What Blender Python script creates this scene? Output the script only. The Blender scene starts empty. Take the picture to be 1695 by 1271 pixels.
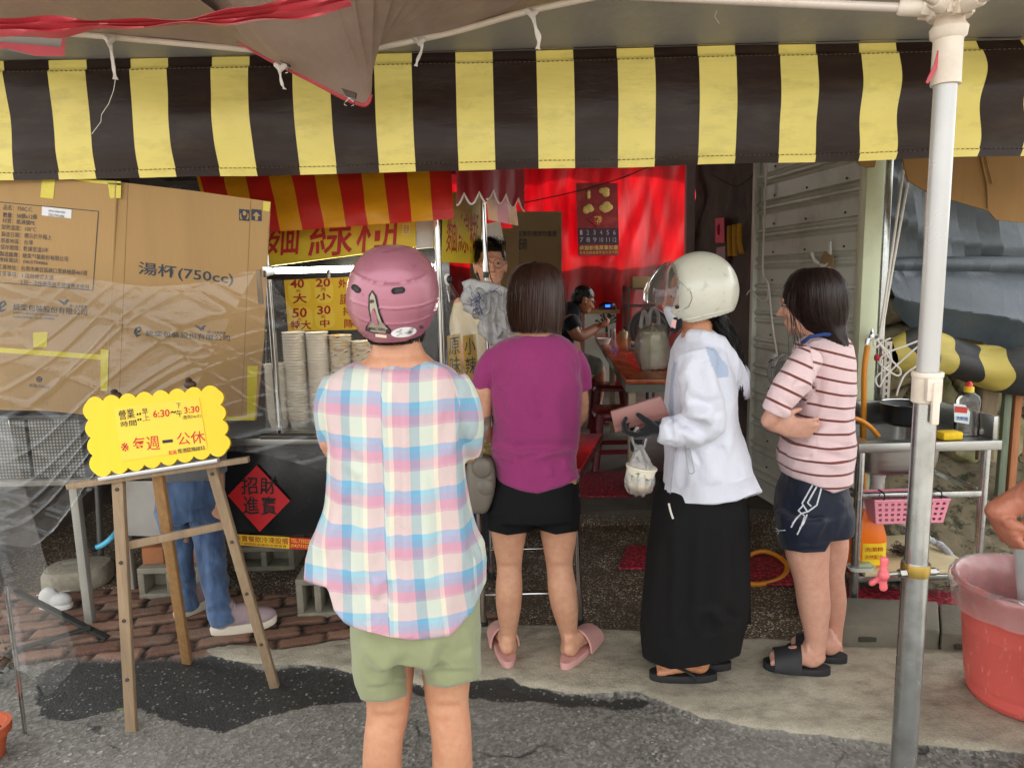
import bpy, bmesh, math, random
import numpy as np
from mathutils import Vector, Matrix, noise as mnoise
random.seed(7); rng = np.random.default_rng(7)
SC = bpy.context.scene
COL = SC.collection
R = math.radians

# ------------------------------------------------------------------ camera, sky, sun, exposure
CAM_Z, PITCH, ROLL, F, W, H = 1.50, R(8.42), R(1.4), 1175.0, 1695.0, 1271.0
cam = bpy.data.cameras.new('camera')
cam.sensor_width = 36.0
cam.lens = 36.0 * F / W
cam.clip_start = 0.05
cam.clip_end = 2000
camo = bpy.data.objects.new('camera', cam)
COL.objects.link(camo)
FW = Vector((0, math.cos(PITCH), -math.sin(PITCH)))
_r0 = Vector((1, 0, 0)); _u0 = Vector((0, math.sin(PITCH), math.cos(PITCH)))
RT = _r0 * math.cos(ROLL) - _u0 * math.sin(ROLL)
UP = _u0 * math.cos(ROLL) + _r0 * math.sin(ROLL)
CAM = Vector((0, 0, CAM_Z))
camo.matrix_world = Matrix(((RT.x, UP.x, -FW.x, 0), (RT.y, UP.y, -FW.y, 0), (RT.z, UP.z, -FW.z, CAM_Z), (0, 0, 0, 1)))
SC.camera = camo

SUN_EL, SUN_AZ = R(52), R(8)          # the sun stands behind the stalls (+Y), a little to the right
wd = bpy.data.worlds.new('World'); SC.world = wd; wd.use_nodes = True
wn = wd.node_tree
bgn = wn.nodes['Background']
sky = wn.nodes.new('ShaderNodeTexSky'); sky.sky_type = 'NISHITA'; sky.sun_disc = False
sky.sun_elevation = SUN_EL; sky.sun_rotation = SUN_AZ
sky.air_density = 1.6; sky.dust_density = 3.0; sky.ozone_density = 0.6
hz = wn.nodes.new('ShaderNodeHueSaturation'); hz.inputs['Saturation'].default_value = .12      # hazy, nearly white sky
wn.links.new(sky.outputs[0], hz.inputs['Color']); wn.links.new(hz.outputs[0], bgn.inputs[0]); bgn.inputs[1].default_value = 0.15
sl = bpy.data.lights.new('sun', 'SUN'); sl.energy = 4.0; sl.angle = R(0.6); sl.color = (1, .95, .87)
so = bpy.data.objects.new('sun', sl); COL.objects.link(so)
sd = Vector((math.sin(SUN_AZ) * math.cos(SUN_EL), math.cos(SUN_AZ) * math.cos(SUN_EL), math.sin(SUN_EL)))
so.rotation_euler = sd.to_track_quat('Z', 'Y').to_euler(); so.location = (3, 12, 15)
SC.view_settings.view_transform = 'Standard'; SC.view_settings.look = 'None'
SC.view_settings.gamma = 1; SC.view_settings.use_curve_mapping = False
SC.view_settings.exposure = 2.22
SC.cycles.use_denoising = True
SC.cycles.max_bounces = 8; SC.cycles.diffuse_bounces = 4; SC.cycles.glossy_bounces = 3
SC.cycles.transparent_max_bounces = 16; SC.cycles.transmission_bounces = 4
SC.cycles.caustics_reflective = False; SC.cycles.caustics_refractive = False
SC.cycles.sample_clamp_indirect = 6

# ------------------------------------------------------------------ pixel <-> place (photo pixels, real depth Y in metres)
def ray(px, py):
    return FW + RT * ((px - W / 2) / F) - UP * ((py - H / 2) / F)
def U(px, py, Y):
    d = ray(px, py); return CAM + d * (Y / d.y)
def G(px, py, z=0.0):
    d = ray(px, py); return CAM + d * ((z - CAM_Z) / d.z)
def PL(px, py, p0, n):
    d = ray(px, py); return CAM + d * ((Vector(p0) - CAM).dot(n) / d.dot(n))
def mpp(p):
    return (Vector(p) - CAM).dot(FW) / F
def slim(c, half, ry):
    """half width of a level oval of depth ry whose outline, seen off axis, spans half"""
    t = abs((c.x - CAM.x) / (c.y - CAM.y)); return max(half * .55, math.sqrt(max(0, half * half - (ry * t) ** 2)))
def px_of(co):
    c = np.asarray(co, float) - np.array(CAM)
    z = c @ np.array(FW)
    return np.stack([W / 2 + F * (c @ np.array(RT)) / z, H / 2 - F * (c @ np.array(UP)) / z], 1)

# ------------------------------------------------------------------ numpy value noise
def _hash(i, j, k):
    h = (i * 374761393 + j * 668265263 + k * 2147483647 + 1013904223) & 0xffffffff
    h = ((h ^ (h >> 13)) * 1274126177) & 0xffffffff
    return ((h ^ (h >> 16)) & 0xffff) / 65535.0
def vn(P):
    P = np.asarray(P, float); I = np.floor(P).astype(np.int64); f = P - I; f = f * f * (3 - 2 * f)
    out = 0
    for a in (0, 1):
        for b in (0, 1):
            for c in (0, 1):
                w = (f[:, 0] if a else 1 - f[:, 0]) * (f[:, 1] if b else 1 - f[:, 1]) * (f[:, 2] if c else 1 - f[:, 2])
                out = out + w * _hash(I[:, 0] + a, I[:, 1] + b, I[:, 2] + c)
    return out
def fbm(P, o=3):
    P = np.asarray(P, float); s = 0; a = 1; t = 0
    for i in range(o):
        s = s + a * vn(P * 2 ** i + 17.3 * i); t += a; a *= .5
    return s / t
def ridge(P):
    return (1 - np.abs(2 * vn(P) - 1)) ** 2.5

# ------------------------------------------------------------------ materials
def lin(c):
    if isinstance(c, str):
        c = tuple(int(c[i:i + 2], 16) for i in (0, 2, 4))
    r = []
    for v in c[:3]:
        v = v / 255.0
        r.append(v / 12.92 if v <= .04045 else ((v + .055) / 1.055) ** 2.4)
    return (r[0], r[1], r[2], 1)
def sc_(c, k):
    return tuple(min(1, max(0, v * k)) for v in c[:3]) + (1,)
class NT:
    def __init__(s, name):
        s.m = bpy.data.materials.new(name); s.m.use_nodes = True
        s.t = s.m.node_tree; s.b = s.t.nodes['Principled BSDF']; s.out = s.t.nodes['Material Output']
    def n(s, typ, **kw):
        nd = s.t.nodes.new('ShaderNode' + typ)
        for k, v in kw.items():
            if k.startswith('i_'):
                k = k[2:]
                nd.inputs[int(k) if k.isdigit() else k].default_value = v
            else: setattr(nd, k, v)
        return nd
    def l(s, a, b): s.t.links.new(a, b)
    def set(s, **kw):
        for k, v in kw.items(): s.b.inputs[k.replace('_', ' ')].default_value = v
    def mix(s, fac, a, b, mode='MIX'):
        nd = s.n('Mix', data_type='RGBA', blend_type=mode)
        for sock, v in ((nd.inputs[0], fac), (nd.inputs[6], a), (nd.inputs[7], b)):
            if hasattr(v, 'links'): s.l(v, sock)
            else: sock.default_value = v
        return nd.outputs[2]
    def math(s, op, a, b=0.0, c=None):
        nd = s.n('Math', operation=op)
        for i, v in enumerate((a, b) if c is None else (a, b, c)):
            if hasattr(v, 'links'): s.l(v, nd.inputs[i])
            else: nd.inputs[i].default_value = v
        return nd.outputs[0]
    def ramp(s, fac, stops, interp='LINEAR'):
        nd = s.n('ValToRGB'); cr = nd.color_ramp; cr.interpolation = interp
        while len(cr.elements) < len(stops): cr.elements.new(.5)
        for e, (p, c) in zip(cr.elements, stops):
            e.position = p; e.color = c if len(c) == 4 else tuple(c) + (1,)
        s.l(fac, nd.inputs[0]); return nd.outputs[0]
    def obj(s, scale=(1, 1, 1)):
        tc = s.n('TexCoord'); mp = s.n('Mapping'); s.l(tc.outputs['Object'], mp.inputs[0])
        mp.inputs['Scale'].default_value = scale; return mp.outputs[0]
    def noise(s, vec, scale, detail=4, rough=.55):
        nd = s.n('TexNoise'); s.l(vec, nd.inputs['Vector'])
        nd.inputs['Scale'].default_value = scale; nd.inputs['Detail'].default_value = detail
        nd.inputs['Roughness'].default_value = rough; return nd.outputs[0]
    def attr(s, name):
        return s.n('Attribute', attribute_name=name)
    def bump(s, h, strength=.3, dist=.002, prev=None):
        nd = s.n('Bump'); nd.inputs['Strength'].default_value = strength; nd.inputs['Distance'].default_value = dist
        s.l(h, nd.inputs['Height'])
        if prev: s.l(prev, nd.inputs['Normal'])
        return nd.outputs[0]
    def base(s, c): s.l(c, s.b.inputs['Base Color'])
    def nrm(s, c): s.l(c, s.b.inputs['Normal'])
_M = {}
def mat(name, col, rough=.55, metal=0, var=.14, vs=9, bump=0, bs=80, bd=.002, spec=.5, stretch=(1, 1, 1), sss=0, coat=0, sheen=0, dirt=None, dirt_amt=.35, dirt_s=5, rv=.12):
    if name in _M: return _M[name]
    n = NT(name); c = lin(col); v = n.obj(stretch)
    nz = n.noise(v, vs, 5)
    cc = n.mix(nz, sc_(c, 1 - var * 1.6), sc_(c, 1 + var * 1.6))
    if dirt:
        dn = n.ramp(n.noise(v, dirt_s, 6, .65), [(.5, (0, 0, 0)), (.72, (1, 1, 1))])
        cc = n.mix(n.math('MULTIPLY', dn, dirt_amt), cc, lin(dirt))
    n.base(cc)
    rr = n.math('MULTIPLY_ADD', n.noise(v, vs * 2.3, 4), rv * 2, max(0.02, rough - rv))
    n.l(rr, n.b.inputs['Roughness'])
    n.set(Metallic=metal, Specular_IOR_Level=spec, Coat_Weight=coat, Sheen_Weight=sheen)
    if sss:
        n.set(Subsurface_Weight=sss, Subsurface_Scale=.02); n.b.inputs['Subsurface Radius'].default_value = (1, .35, .2)
    if bump: n.nrm(n.bump(n.noise(v, bs, 5, .6), bump, bd))
    _M[name] = n.m; return n.m
def emis(name, col, strength):
    n = NT(name); n.set(Base_Color=lin(col), Emission_Color=lin(col), Emission_Strength=strength); return n.m
def skin(name, col, rough=.42):
    if name in _M: return _M[name]
    n = NT(name); c = lin(col); v = n.obj()
    a = n.noise(v, 17, 6, .65); b = n.noise(v, 120, 4)
    cc = n.mix(a, sc_((c[0] * .96, c[1] * .76, c[2] * .70), .82), sc_((c[0] * 1.02, c[1] * 1.1, c[2] * 1.1), 1.16))
    bl = n.ramp(n.noise(v, 38, 5, .7), [(.42, (0, 0, 0)), (.7, (.55, .55, .55))]); cc = n.mix(bl, cc, sc_((c[0] * .98, c[1] * .72, c[2] * .66), .86))
    cc = n.mix(n.math('MULTIPLY', b, .36), cc, sc_((c[0], c[1] * .75, c[2] * .68), .8))
    n.base(cc); n.set(Roughness=rough, Subsurface_Weight=.05, Subsurface_Scale=.012, Specular_IOR_Level=.4)
    n.b.inputs['Subsurface Radius'].default_value = (1, .35, .2)
    n.nrm(n.bump(n.noise(v, 300, 3), .3, .001, n.bump(n.noise(v, 45, 4), .3, .004)))
    _M[name] = n.m; return n.m
def cloth(name, col, var=.1, weave=900, rough=.85, sheen=.25, wr=.5, colf=None):
    """fabric: fine weave and soft wrinkles; colf(n) may return its own colour socket"""
    n = NT(name); c = lin(col) if col else None; v = n.obj()
    cc = colf(n) if colf else n.mix(n.noise(v, 12, 5), sc_(c, 1 - var), sc_(c, 1 + var))
    wv = n.noise(v, weave, 2)
    cc = n.mix(n.math('MULTIPLY', wv, .22), cc, (0, 0, 0, 1), 'MIX') if not colf else n.mix(n.math('MULTIPLY', wv, .08), cc, (.2, .2, .2, 1))
    n.base(cc); n.set(Roughness=rough, Sheen_Weight=sheen, Specular_IOR_Level=.25)
    w1 = n.n('TexNoise'); n.l(n.obj((1, 1, .55)), w1.inputs['Vector']); w1.inputs['Scale'].default_value = 16; w1.inputs['Detail'].default_value = 4; w1.inputs['Distortion'].default_value = 1.2
    b = n.bump(w1.outputs[0], wr, .012)
    w2 = n.n('TexNoise', noise_type='RIDGED_MULTIFRACTAL'); n.l(n.obj((1, 1, .6)), w2.inputs['Vector']); w2.inputs['Scale'].default_value = 7; w2.inputs['Detail'].default_value = 3; w2.inputs['Distortion'].default_value = 1.4
    b = n.bump(w2.outputs[0], wr * .45, .012, b)
    n.nrm(n.bump(wv, .35, .0008, b)); return n.m
def clear(name, haze=.06, gloss=.04, tint=(1, 1, 1), hz_col=(.85, .85, .85), bumpy=0, ior=1.45):
    n = NT(name); t = n.t
    tr = n.n('BsdfTransparent'); tr.inputs[0].default_value = tint + (1,)
    gl = n.n('BsdfGlossy'); gl.inputs[1].default_value = gloss; gl.inputs[0].default_value = (1, 1, 1, 1)
    df = n.n('BsdfTranslucent'); df.inputs[0].default_value = hz_col + (1,)
    d2 = n.n('BsdfDiffuse'); d2.inputs[0].default_value = hz_col + (1,)
    dd = n.n('MixShader'); n.l(df.outputs[0], dd.inputs[1]); n.l(d2.outputs[0], dd.inputs[2])
    m1 = n.n('MixShader'); n.l(tr.outputs[0], m1.inputs[1]); n.l(dd.outputs[0], m1.inputs[2])
    hz = n.math('MULTIPLY', n.noise(n.obj(), 5, 5), haze * 2); n.l(hz, m1.inputs[0])
    fr = n.n('Fresnel'); fr.inputs[0].default_value = ior
    m2 = n.n('MixShader'); n.l(fr.outputs[0], m2.inputs[0]); n.l(m1.outputs[0], m2.inputs[1]); n.l(gl.outputs[0], m2.inputs[2])
    if bumpy:
        w1 = n.n('TexNoise'); n.l(n.obj((1, 1, 2.2)), w1.inputs['Vector']); w1.inputs['Scale'].default_value = 7; w1.inputs['Detail'].default_value = 3; w1.inputs['Distortion'].default_value = 2
        bp = n.bump(w1.outputs[0], bumpy, .02)
        n.l(bp, gl.inputs['Normal']); n.l(bp, fr.inputs['Normal'])
    n.l(m2.outputs[0], n.out.inputs[0]); t.nodes.remove(n.b); return n.m

# ------------------------------------------------------------------ objects
ORG = {}
def tag(o, label=None, cat=None, group=None, kind=None):
    if label: o['label'] = label
    if cat: o['category'] = cat
    if group: o['group'] = group
    if kind: o['kind'] = kind
    return o
def thing(name, label, cat, loc, group=None):
    o = bpy.data.objects.new(name, None); COL.objects.link(o); o.location = loc; o.empty_display_size = .05
    ORG[o] = Vector(loc); return tag(o, label, cat, group)
def org_of(o):
    return ORG.get(o, Vector((0, 0, 0)))
def frame_of(d):
    d = Vector(d).normalized(); a = Vector((0, 0, 1)) if abs(d.z) < .95 else Vector((0, 1, 0))
    x = d.cross(a).normalized(); return x, x.cross(d).normalized()
class MB:
    def __init__(s): s.V = []; s.F = []; s.n = 0; s.A = {}
    def add(s, v, f):
        v = np.asarray([tuple(p) for p in v], float).reshape(-1, 3)
        s.V.append(v); s.F.extend([[i + s.n for i in q] for q in f]); s.n += len(v); return s
    def box(s, c, sz, rz=0, ax=None):
        c = Vector(c); hx, hy, hz = [q / 2 for q in sz]
        if ax is None:
            X = Vector((math.cos(rz), math.sin(rz), 0)); Yv = Vector((-math.sin(rz), math.cos(rz), 0)); Z = Vector((0, 0, 1))
        else: X, Yv, Z = [Vector(a).normalized() for a in ax]
        v = [c + X * (hx * i) + Yv * (hy * j) + Z * (hz * k) for k in (-1, 1) for j in (-1, 1) for i in (-1, 1)]
        return s.add(v, [(0, 2, 3, 1), (4, 5, 7, 6), (0, 1, 5, 4), (2, 6, 7, 3), (0, 4, 6, 2), (1, 3, 7, 5)])
    def bar(s, a, b, w, h, up=None):
        a = Vector(a); b = Vector(b); d = (b - a)
        L = d.length; d.normalize()
        if up is None: x, y = frame_of(d)
        else:
            x = d.cross(Vector(up)).normalized(); y = x.cross(d).normalized()
        return s.box((a + b) / 2, (w, h, L), ax=(x, y, d))
    def tube(s, pts, r, n=12, closed=False, cap=True, flat=1.0, roundcap=False):
        pts = [Vector(p) for p in pts]; N = len(pts)
        rs = list(r) if hasattr(r, '__len__') else [r] * N
        if roundcap and not closed:
            d0 = (pts[0] - pts[1]).normalized(); d1 = (pts[-1] - pts[-2]).normalized()
            ex = [(.95, .3), (.8, .6), (.5, .87)]
            pre = [(pts[0] + d0 * rs[0] * k, rs[0] * q) for q, k in ex]; post = [(pts[-1] + d1 * rs[-1] * k, rs[-1] * q) for q, k in ex]
            pts = [p for p, _ in reversed(pre)] + pts + [p for p, _ in post]
            rs = [q for _, q in reversed(pre)] + rs + [q for _, q in post]; N = len(pts)
        v = []; x = None
        for i, p in enumerate(pts):
            if closed: d = pts[(i + 1) % N] - pts[i - 1]
            else: d = pts[min(i + 1, N - 1)] - pts[max(i - 1, 0)]
            d.normalize()
            if x is None: x, y = frame_of(d)
            else:
                x = (x - d * x.dot(d)); x = x.normalized() if x.length > 1e-6 else frame_of(d)[0]
                y = x.cross(d).normalized()
            for k in range(n):
                a = 2 * math.pi * k / n
                v.append(p + x * (rs[i] * math.cos(a)) + y * (rs[i] * flat * math.sin(a)))
        f = []
        for i in range(N if closed else N - 1):
            j = (i + 1) % N
            for k in range(n):
                q = (k + 1) % n; f.append((i * n + k, j * n + k, j * n + q, i * n + q))
        if cap and not closed:
            f.append(tuple(range(n))); f.append(tuple(reversed([(N - 1) * n + k for k in range(n)])))
        return s.add(v, f)
    def loft(s, rings, n=40, p=2.0, cap=True):
        """rings: (centre, rx, ry[, yaw]) lying level"""
        v = []
        for g in rings:
            c = Vector(g[0]); rx, ry = g[1], g[2]; yw = g[3] if len(g) > 3 else 0
            X = Vector((math.cos(yw), math.sin(yw), 0)); Yv = Vector((-math.sin(yw), math.cos(yw), 0))
            for k in range(n):
                a = 2 * math.pi * k / n; ca, sa = math.cos(a), math.sin(a)
                v.append(c + X * (rx * math.copysign(abs(ca) ** (2 / p), ca)) + Yv * (ry * math.copysign(abs(sa) ** (2 / p), sa)))
        N = len(rings); f = []
        for i in range(N - 1):
            for k in range(n):
                q = (k + 1) % n; f.append((i * n + k, i * n + q, (i + 1) * n + q, (i + 1) * n + k))
        if cap:
            f.append(tuple(reversed(range(n)))); f.append(tuple((N - 1) * n + k for k in range(n)))
        return s.add(v, f)
    def lathe(s, prof, c, n=28, axis=(0, 0, 1), cap=False):
        c = Vector(c); d = Vector(axis).normalized(); x, y = frame_of(d); v = []; f = []
        for r, h in prof:
            for k in range(n):
                a = 2 * math.pi * k / n; v.append(c + d * h + x * (r * math.cos(a)) + y * (r * math.sin(a)))
        N = len(prof)
        for i in range(N - 1):
            for k in range(n):
                q = (k + 1) % n; f.append((i * n + k, (i + 1) * n + k, (i + 1) * n + q, i * n + q))
        if cap:
            f.append(tuple(range(n))); f.append(tuple(reversed([(N - 1) * n + k for k in range(n)])))
        return s.add(v, f)
    def ell(s, c, r, rot=None, nu=20, nv=14):
        c = Vector(c); v = []; f = []
        M_ = rot if rot is not None else Matrix.Identity(3)
        for i in range(nv + 1):
            t = math.pi * i / nv
            t = min(max(t, .03), math.pi - .03)
            for k in range(nu):
                a = 2 * math.pi * k / nu
                v.append(c + M_ @ Vector((r[0] * math.sin(t) * math.cos(a), r[1] * math.sin(t) * math.sin(a), r[2] * math.cos(t))))
        for i in range(nv):
            for k in range(nu):
                q = (k + 1) % nu; f.append((i * nu + k, (i + 1) * nu + k, (i + 1) * nu + q, i * nu + q))
        f.append(tuple(reversed(range(nu)))); f.append(tuple(nv * nu + k for k in range(nu)))
        return s.add(v, f)
    def sheet(s, P):
        """P[i][j] grid of points"""
        P = np.asarray([[tuple(q) for q in row] for row in P], float); a, b = P.shape[:2]
        f = [(i * b + j, i * b + j + 1, (i + 1) * b + j + 1, (i + 1) * b + j) for i in range(a - 1) for j in range(b - 1)]
        return s.add(P.reshape(-1, 3), f)
    def prism(s, poly, ext):
        poly = [Vector(p) for p in poly]; e = Vector(ext); n = len(poly)
        f = [tuple(range(n)), tuple(reversed(range(n, 2 * n)))]
        f += [(i, n + i, n + (i + 1) % n, (i + 1) % n) for i in range(n)]
        return s.add(poly + [p + e for p in poly], f)
    def limb(s, ps, n=16, flat=1.0, rc=True, k=3):
        """ps: (px, py, Y, radius in photo pixels) joints; smoothed tapered limb"""
        P = [U(a[0], a[1], a[2]) for a in ps]; r = [a[3] * mpp(p) for a, p in zip(ps, P)]
        if k > 1 and len(P) > 2:
            Q, q = [], []
            for i in range(len(P) - 1):
                p0, p1, p2, p3 = P[max(i - 1, 0)], P[i], P[i + 1], P[min(i + 2, len(P) - 1)]
                r0, r1, r2, r3 = r[max(i - 1, 0)], r[i], r[i + 1], r[min(i + 2, len(P) - 1)]
                for j in range(k):
                    t = j / k
                    h = lambda a, b, c, d: .5 * ((2 * b) + (c - a) * t + (2 * a - 5 * b + 4 * c - d) * t * t + (3 * b - a - 3 * c + d) * t ** 3)
                    Q.append(h(p0, p1, p2, p3)); q.append(h(r0, r1, r2, r3))
            Q.append(P[-1]); q.append(r[-1]); P, r = Q, q
        return s.tube(P, r, n, roundcap=rc, flat=flat)
    def torso(s, Y, rows, p=2.3, n=48):
        """rows: (py, x left, x right, half depth m[, dY]) photo silhouette -> rings"""
        g = []
        for q in rows:
            dy = q[4] if len(q) > 4 else 0
            a = U(q[1], q[0], Y + dy); b = U(q[2], q[0], Y + dy); c = (a + b) / 2
            g.append((c, slim(c, (b - a).length / 2, q[3]), q[3]))
        g.sort(key=lambda t: t[0].z)
        return s.loft(g, n, p)
    def build(s, name, m, parent=None, origin=None, smooth=True, ang=None, remesh=0, sm=0, smf=.5, solid=0, bevel=0, sub=0, post=None, disp=None, attrs=None, tri=False):
        v = np.concatenate(s.V) if s.V else np.zeros((0, 3))
        if origin is None:
            origin = org_of(parent) if parent is not None else Vector((float(v[:, 0].min() + v[:, 0].max()) / 2, float(v[:, 1].min() + v[:, 1].max()) / 2, float(v[:, 2].min())))
        me = bpy.data.meshes.new(name); me.from_pydata((v - np.array(origin)).tolist(), [], s.F); me.validate(); me.update()
        if remesh or sm or solid or bevel or sub:
            bmz = None
            o = bpy.data.objects.new('tmp', me); COL.objects.link(o)
            if not remesh and (solid or bevel):
                bmz = bmesh.new(); bmz.from_mesh(me); bmesh.ops.recalc_face_normals(bmz, faces=bmz.faces); bmz.to_mesh(me); bmz.free()
            if remesh:
                bmz = bmesh.new(); bmz.from_mesh(me); bmesh.ops.recalc_face_normals(bmz, faces=bmz.faces); bmz.to_mesh(me); bmz.free()
                d = o.modifiers.new('r', 'REMESH'); d.mode = 'VOXEL'; d.voxel_size = remesh
            if sub:
                d = o.modifiers.new('u', 'SUBSURF'); d.levels = sub; d.render_levels = sub
            if sm:
                d = o.modifiers.new('s', 'SMOOTH'); d.factor = smf; d.iterations = sm
            if solid:
                d = o.modifiers.new('k', 'SOLIDIFY'); d.thickness = solid; d.offset = 0
            if bevel:
                d = o.modifiers.new('b', 'BEVEL'); d.width = bevel; d.segments = 2; d.limit_method = 'ANGLE'; d.angle_limit = R(35)
            dg = bpy.context.evaluated_depsgraph_get()
            m2 = bpy.data.meshes.new_from_object(o.evaluated_get(dg)); bpy.data.objects.remove(o); bpy.data.meshes.remove(me); me = m2; me.name = name
        else:
            bmz = bmesh.new(); bmz.from_mesh(me); bmesh.ops.recalc_face_normals(bmz, faces=bmz.faces); bmz.to_mesh(me); bmz.free()
        if disp or post or attrs:
            N = len(me.vertices); co = np.zeros(N * 3); me.vertices.foreach_get('co', co); co = co.reshape(-1, 3) + np.array(origin)
            if disp:
                me.update(); nr = np.zeros(N * 3); me.vertices.foreach_get('normal', nr)
                co = co + nr.reshape(-1, 3) * disp(co)[:, None]
            if post: co = post(co)
            if attrs:
                for k, fn in attrs.items():
                    a = me.attributes.new(k, 'FLOAT', 'POINT'); a.data.foreach_set('value', np.asarray(fn(co), np.float32))
            me.vertices.foreach_set('co', (co - np.array(origin)).ravel()); me.update()
        if m: me.materials.clear(); me.materials.append(m)
        if smooth:
            me.polygons.foreach_set('use_smooth', [True] * len(me.polygons))
            if ang is None and not (remesh): ang = 40
            if ang: me.set_sharp_from_angle(angle=R(ang))
        else: me.polygons.foreach_set('use_smooth', [False] * len(me.polygons))
        o = bpy.data.objects.new(name, me); COL.objects.link(o)
        if parent is not None: o.parent = parent
        else: o.location = origin
        ORG[o] = Vector(origin)
        return o
def cat_pts(pts, k=6, closed=False):
    """smooth curve through points"""
    P = [Vector(p) for p in pts]; n = len(P); out = []
    for i in range(n if closed else n - 1):
        g = (lambda j: P[j % n]) if closed else (lambda j: P[min(max(j, 0), n - 1)])
        p0, p1, p2, p3 = g(i - 1), g(i), g(i + 1), g(i + 2)
        for j in range(k):
            t = j / k; out.append(.5 * ((2 * p1) + (p2 - p0) * t + (2 * p0 - 5 * p1 + 4 * p2 - p3) * t * t + (3 * p1 - p0 - 3 * p2 + p3) * t ** 3))
    if not closed: out.append(P[-1])
    return out
_fc = {}
def glyphs(txt, bold=0.0, shear=0.0, res=2):
    k = (txt, bold, shear)
    if k in _fc: return _fc[k]
    c = bpy.data.curves.new('t', 'FONT'); c.body = txt; c.offset = bold; c.shear = shear; c.resolution_u = res
    o = bpy.data.objects.new('t', c); COL.objects.link(o)
    dg = bpy.context.evaluated_depsgraph_get(); m = bpy.data.meshes.new_from_object(o.evaluated_get(dg))
    v = np.zeros(len(m.vertices) * 3); m.vertices.foreach_get('co', v); v = v.reshape(-1, 3)
    f = [tuple(p.vertices) for p in m.polygons]
    bpy.data.objects.remove(o); bpy.data.curves.remove(c); bpy.data.meshes.remove(m)
    _fc[k] = (v, f); return v, f
def text_into(mb, txt, tl, tr, br, bl, bold=0.0, lift=.0015, wob=0.0, shear=0.0):
    """letters fitted to the four corners of their patch of a real surface"""
    v, f = glyphs(txt, bold, shear)
    if not len(v): return
    lo, hi = v.min(0), v.max(0); s = (v[:, 0] - lo[0]) / max(hi[0] - lo[0], 1e-6); t = (v[:, 1] - lo[1]) / max(hi[1] - lo[1], 1e-6)
    if wob:
        q = np.stack([v[:, 0] * 2.1, v[:, 1] * 2.1, np.full(len(v), len(txt) * 3.7)], 1)
        s = s + (vn(q) - .5) * wob / max(1, len(txt)); t = t + (vn(q + 9.1) - .5) * wob
    tl, tr, br, bl = [np.array(q) for q in (tl, tr, br, bl)]
    nn = np.cross(tr - tl, tl - bl); nn = nn / np.linalg.norm(nn)
    if nn @ (np.array(CAM) - tl) < 0: nn = -nn
    P = (tl * (1 - s)[:, None] + tr * s[:, None]) * t[:, None] + (bl * (1 - s)[:, None] + br * s[:, None]) * (1 - t)[:, None] + nn * lift
    mb.add(P, f)
def dup(o, delta, label=None, rz=0):
    c = o.copy(); COL.objects.link(c); c.location = Vector(o.location) + Vector(delta); c.rotation_euler.z += rz
    if label: c['label'] = label
    for ch in list(o.children):
        d = ch.copy(); COL.objects.link(d); d.parent = c
        for g in list(ch.children):
            e = g.copy(); COL.objects.link(e); e.parent = d
    return c

# ------------------------------------------------------------------ shared materials
CHROME = mat('polished_steel', (200, 200, 198), .16, 1, .08, 6, rv=.08)
STEEL = mat('brushed_stainless', (172, 172, 168), .34, 1, .12, 5, .06, 200, stretch=(1, 1, 14), dirt=(90, 84, 74), dirt_amt=.35)
GALV = mat('galvanised_steel', (186, 188, 186), .24, .95, .2, 18, .05, 60, dirt=(110, 104, 92), dirt_amt=.4, dirt_s=14)
CREAM = mat('cream_plastic', (226, 212, 194), .42, 0, .06, 5, dirt=(150, 120, 95), dirt_amt=.3, dirt_s=9)
WHITEP = mat('white_plastic', (222, 220, 214), .4, 0, .05)
BLACKP = mat('black_plastic', (24, 24, 26), .4, 0, .2)
BLACKR = mat('black_rubber', (28, 28, 29), .72, 0, .2, 20, .15, 300)
RUST = mat('dark_rusty_metal', (84, 72, 62), .6, .5, .3, 20, .2, 90)
KRAFT = mat('kraft_cardboard', (178, 142, 92), .8, 0, .09, 3, .4, 110, .003, stretch=(1, 1, .06), dirt=(140, 108, 66), dirt_amt=.25)
REDINK = mat('red_ink', (172, 28, 22), .6, 0, .12)
BLKINK = mat('black_ink', (22, 22, 24), .6, 0, .1)
NAVYINK = mat('faded_navy_print', (52, 60, 72), .7, 0, .12)
YELPAPER = mat('yellow_paper', (240, 196, 44), .65, 0, .05, 4)
YELPAPER2 = mat('light_yellow_paper', (246, 212, 72), .65, 0, .06, 6)
YTAPE = mat('yellow_tape', (214, 196, 40), .25, 0, .12, 9, .2, 30)
WOODG = mat('weathered_wood', (152, 128, 100), .75, 0, .28, 16, .4, 50, .003, stretch=(6, 6, .6), dirt=(92, 80, 66), dirt_amt=.5, dirt_s=4)
CONC = mat('rough_concrete', (134, 128, 112), .9, 0, .2, 14, .6, 60, .006, dirt=(74, 76, 58), dirt_amt=.6, dirt_s=5)
REDPL = mat('dark_red_plastic', (110, 20, 30), .3, 0, .1)
ROPEW = mat('white_rope', (222, 216, 206), .8, 0, .1, 30, .4, 200)
CLOTHW = mat('white_cloth_strip', (220, 212, 202), .85, 0, .08, 20, .3, 90)
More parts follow.
